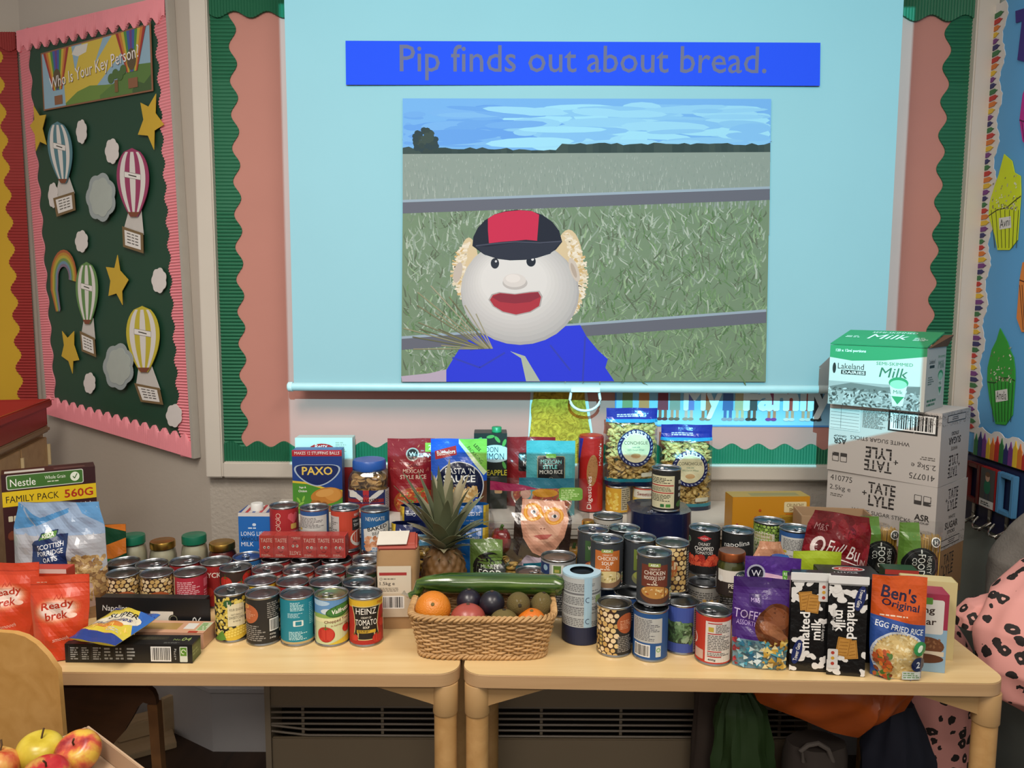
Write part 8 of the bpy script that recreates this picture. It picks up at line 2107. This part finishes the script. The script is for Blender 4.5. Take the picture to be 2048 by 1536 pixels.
# small blue and red packets low between the tins
q = onz(1411, 1206, TZ + .055)
carton('stock_cube_box', 'small blue stock cube box tucked behind the front tins', 'box', (q.x, q.y + .02, TZ + .0003), 0, (.05, .03, .055), '1f6aa8', {'front': Art(5, 5.5, '1f6aa8').text('OXO', 0, 4.4, 1.2, 'e8ecf0', 3.6, .03)})

# ---------------------------------------------------------------- stack of sugar boxes and the milk portions box
def tate(a, x, y, s_, c='2a2624'):
    a.text('TATE', x, y + 1.9 * s_, 2.9 * s_, c, 7.0 * s_, .03); a.text('LYLE', x, y - 1.5 * s_, 2.9 * s_, c, 6.6 * s_, .03); a.text('+', x - 4.4 * s_, y + .2 * s_, 1.2 * s_, c)
    for k in range(5):
        a.rect(x - 3.6 * s_, y + (-2.4 + k * 1.3) * s_, x + 3.7 * s_, y + (-2.28 + k * 1.3) * s_, 'b9b2ac' if c != '2a2623' else '8a6a48')
def sugar_front(colr='b9b2ac', word='WHITE SUGAR STICKS', h=17, ink='2a2624'):
    a = Art(28, h, colr)
    a.text('410775', -10.2, h - 2.0, 1.5, ink, 6.0, .0); a.text('2.5kg e', -10.4, h - 4.8, 1.7, ink, 5.8, .0); a.lines(-13, h - 7.2, -8, h - 6.2, 2, '66605a'); tate(a, .6, h - 4.8, 1.0, ink); a.text(word, .6, h - 9.6, 1.0, ink, 15.0, .02)
    a.rect(-13.2, h - 14.6, -1.0, h - 9.9 - .6, '201e1c') if False else None
    a.rect(-13.2, .6, -1.4, 5.6, '201e1c'); a.barcode(-12.7, 1.0, -1.9, 5.2, 6)
    for x in (9.6, 11.8): a.rr(x - .9, h - 5.0, x + .9, h - 2.6, .15, '3a3634'); a.rr(x - .75, h - 4.0, x + .75, h - 2.75, .1, colr)
    a.text('ASR', 10.8, h - 8.2, 1.6, ink, 3.6, .03); a.text('GROUP', 10.8, h - 9.5, .5, ink, 3.4); a.line([(9.4, 3.2), (10.8, 4.8), (12.2, 3.2)], .25, ink); a.scatter(-13, 0, 14, h, 14, .5, .06, ['a49d96', 'c6c0ba'], 4)
    return a
def sugar_side(colr='a8a29c', h=17, ink='2a2624', words=('WHITE', 'SUGAR', 'STICKS')):
    a = Art(19, h, colr); tate(a, .4, h - 4.4, .9, ink)
    a.text(words[0], .4, h - 8.8, .9, ink, 4.2); a.text(words[1], .4, h - 10.8, 1.8, ink, 8.0, .03); a.text(words[2], .4, h - 12.6, .9, ink, 4.6); a.scatter(-9.5, 0, 9.5, 3.4, 260, .16, .07, ['6a645e', '86807a'], 5); a.rect(-6, .8, 6, 2.6, ink); a.rect(-5.8, 1.0, 5.8, 2.4, colr); a.lines(-1, 1.2, 5, 2.2, 2, ink)
    return a
SC0 = Vector((1.04, 1.84)); rzb = math.radians(-50)
def stack_box(name, label, cat, z0, h, colr, fr_art, sd_art, w_=.28, d_=.19, drz=0, dx=0, dy=0):
    rz = rzb + drz
    ex = Vector((math.cos(rz), math.sin(rz))); ey = Vector((-math.sin(rz), math.cos(rz)))
    c = SC0 + Vector((dx, dy)) - ex * w_ / 2 + ey * d_ / 2
    return carton(name, label, cat, (c.x, c.y, TZ + z0), rz, (w_, d_, h), colr, {'front': fr_art, 'right': sd_art}, mat=PAPER, bevel=.003, rough=.7, group='sugar boxes' if 'sugar' in name else None)
KB = '8a6a48'
stack_box('sugar_box', 'brown cardboard sugar box at the bottom of the stack', 'box', .0004, .133, KB, sugar_front(KB, 'DEMERARA SUGAR STICKS', 13.3, '2a2623'), sugar_side(KB, 13.3, '2a2623', ('DEMERARA', 'SUGAR', 'STICKS')), .272, .185)
stack_box('sugar_box', 'white sugar sticks box upright in the middle of the stack', 'box', .1340, .168, 'b9b2ac', sugar_front(h=16.8), sugar_side(h=16.8))
def upside():
    a = sugar_front(h=18.2); b = turned(a); b.l = a.l + .01
    b.rect(-13.9, 11.2, -5.6, 17.8, 'c4beb8'); 
    for k in range(8): b.line([(-13.6, 11.6 + k * .85), (-6, 11.6 + k * .85)], .08, '4a4642')
    b.line([(-10.8, 11.6), (-10.8, 17.6)], .08, '4a4642'); b.lines(-5, 12.6, 1.0, 17.4, 12, '7a746e'); b.scatter(-1, 14.8, 14, 18, 300, .18, .07, ['6a645e', '86807a'], 9)
    return b
stack_box('sugar_box', 'white sugar sticks box turned upside down in the stack', 'box', .3024, .182, 'b9b2ac', upside(), turned(sugar_side(h=18.2)), drz=.02)
# milk portions box
a = Art(23.4, 15.6, 'bfc0b8'); a.poly([(-11.7, 12.4), (-6, 11.7), (2, 12.2), (11.7, 13.6), (11.7, 15.6), (-11.7, 15.6)], '2c8a58'); a.text('120 x 12ml portions', -6.4, 14.2, .9, 'e8ece4', 7.6); a.text('Lakeland', -6.2, 10.2, 1.5, '1c2420', 6.6, .0); a.rect(-8.6, 8.1, -2.4, 9.2, '1c2420'); a.text('DAIRIES', -5.4, 8.65, .75, 'e0e4dc', 5.6); a.ell(-10.4, 9.6, .45, 1.4, '1c2420'); a.text('SEMI-SKIMMED', 4.4, 11.4, .8, '2c8a58', 8.6, .02); a.text('Milk', 4.4, 9.2, 2.4, '2c6a4c', 6.6, .0, 0, .2)
a.rect(-11.7, 0, 10.6, 6.2, '9a9c98'); a.poly([(-11.7, 4.6), (-6, 6), (2, 5.4), (10.6, 6.2), (10.6, 4.2), (-11.7, 3.6)], '6a6e6a'); a.scatter(-11.5, .2, 10.4, 4.6, 220, .5, .22, ['4a4e4a', '5e625e', '7a7e7a', 'b0b2ae', '3a3e3a'], 7)
def pot(a, x, y, s_, bg):
    a.poly([(x - 2.1 * s_, y + 2.6 * s_), (x - 1.2 * s_, y - 3 * s_), (x + 1.2 * s_, y - 3 * s_), (x + 2.1 * s_, y + 2.6 * s_)], bg); a.ell(x, y + 2.8 * s_, 2.3 * s_, 1.4 * s_, '2c8a58'); a.ell(x, y + 2.4 * s_, 2.0 * s_, 1.1 * s_, '8ac0a0'); a.poly([(x - 1.5 * s_, y - .6 * s_), (x, y - 2.6 * s_), (x + 1.5 * s_, y - .6 * s_)], '2c8a58'); a.text('Milk', x, y + .5 * s_, .9 * s_, '2c6a4c', 2.2 * s_)
pot(a, 5.6, 4.0, 1.0, 'c8d0c4')
b = Art(15.6, 15.6, 'aeafa8'); b.text('Lakeland', -3.4, 12.2, 1.1, '1c2420', 4.6); b.rect(-5.2, 10.6, -1.4, 11.3, '1c2420'); b.text('SEMI-SKIMMED', 4.2, 13.2, .6, '2c8a58', 6); b.text('Milk', 4.2, 11.2, 2.0, '2c6a4c', 5.0, .0, 0, .2); b.lines(-6, 6.4, -1.4, 8.6, 4, '5a6a60'); pot(b, 4.0, 6.0, .9, 'b8c0b4'); b.lines(-6, 1, 4, 3, 2, '2c6a4c')
mk = stack_box('milk_portions_box', 'white and green milk portions carton on top of the stack', 'box', .4848, .156, 'bfc0b8', a, b, .234, .156, .10, -.035, .02)
w2, d2, h2 = .117, .078, .156
def slab(name, q, mat, th=.003):
    v = [Vector(p_) for p_ in q]; n = (v[1] - v[0]).cross(v[3] - v[0]).normalized() * th
    return obj(name, MB().add([*v, *[p_ + n for p_ in v]], [(3, 2, 1, 0), (4, 5, 6, 7), (0, 1, 5, 4), (1, 2, 6, 5), (2, 3, 7, 6), (3, 0, 4, 7)]), mat, mk)
slab('top_flap', [(-w2, -d2, h2 + .001), (w2, -d2, h2 + .001), (w2 + .004, d2 * .5, h2 + .034), (-w2 + .006, d2 * .5, h2 + .034)], plain('2c8a58', .6))
slab('side_flap', [(w2, -d2 + .01, h2 + .001), (w2, d2, h2 + .001), (w2 + .012, d2, h2 + .030), (w2 + .002, d2 * .5, h2 + .030)], plain('6a4a30', .8))
a = Art(22.6, 11.2); a.text('SEMI-SKIMMED', 1.0, 9.4, 1.2, 'd8e4d8', 11); a.text('Milk', .8, 6.0, 3.6, 'e4ece4', 9.4, .0, 0, .2); a.lines(-10, 4.6, -5, 6.4, 2, 'b8d4c0'); a.lines(7, 3.4, 10.6, 6, 4, 'b8d4c0')
link('printed_top', a.mesh('printed_top', lambda x, y, l: (x, -d2 + .004 + y, h2 + .0048 + (y + .004) / (d2 * 1.5) * .033 + l)), PAPER, mk)
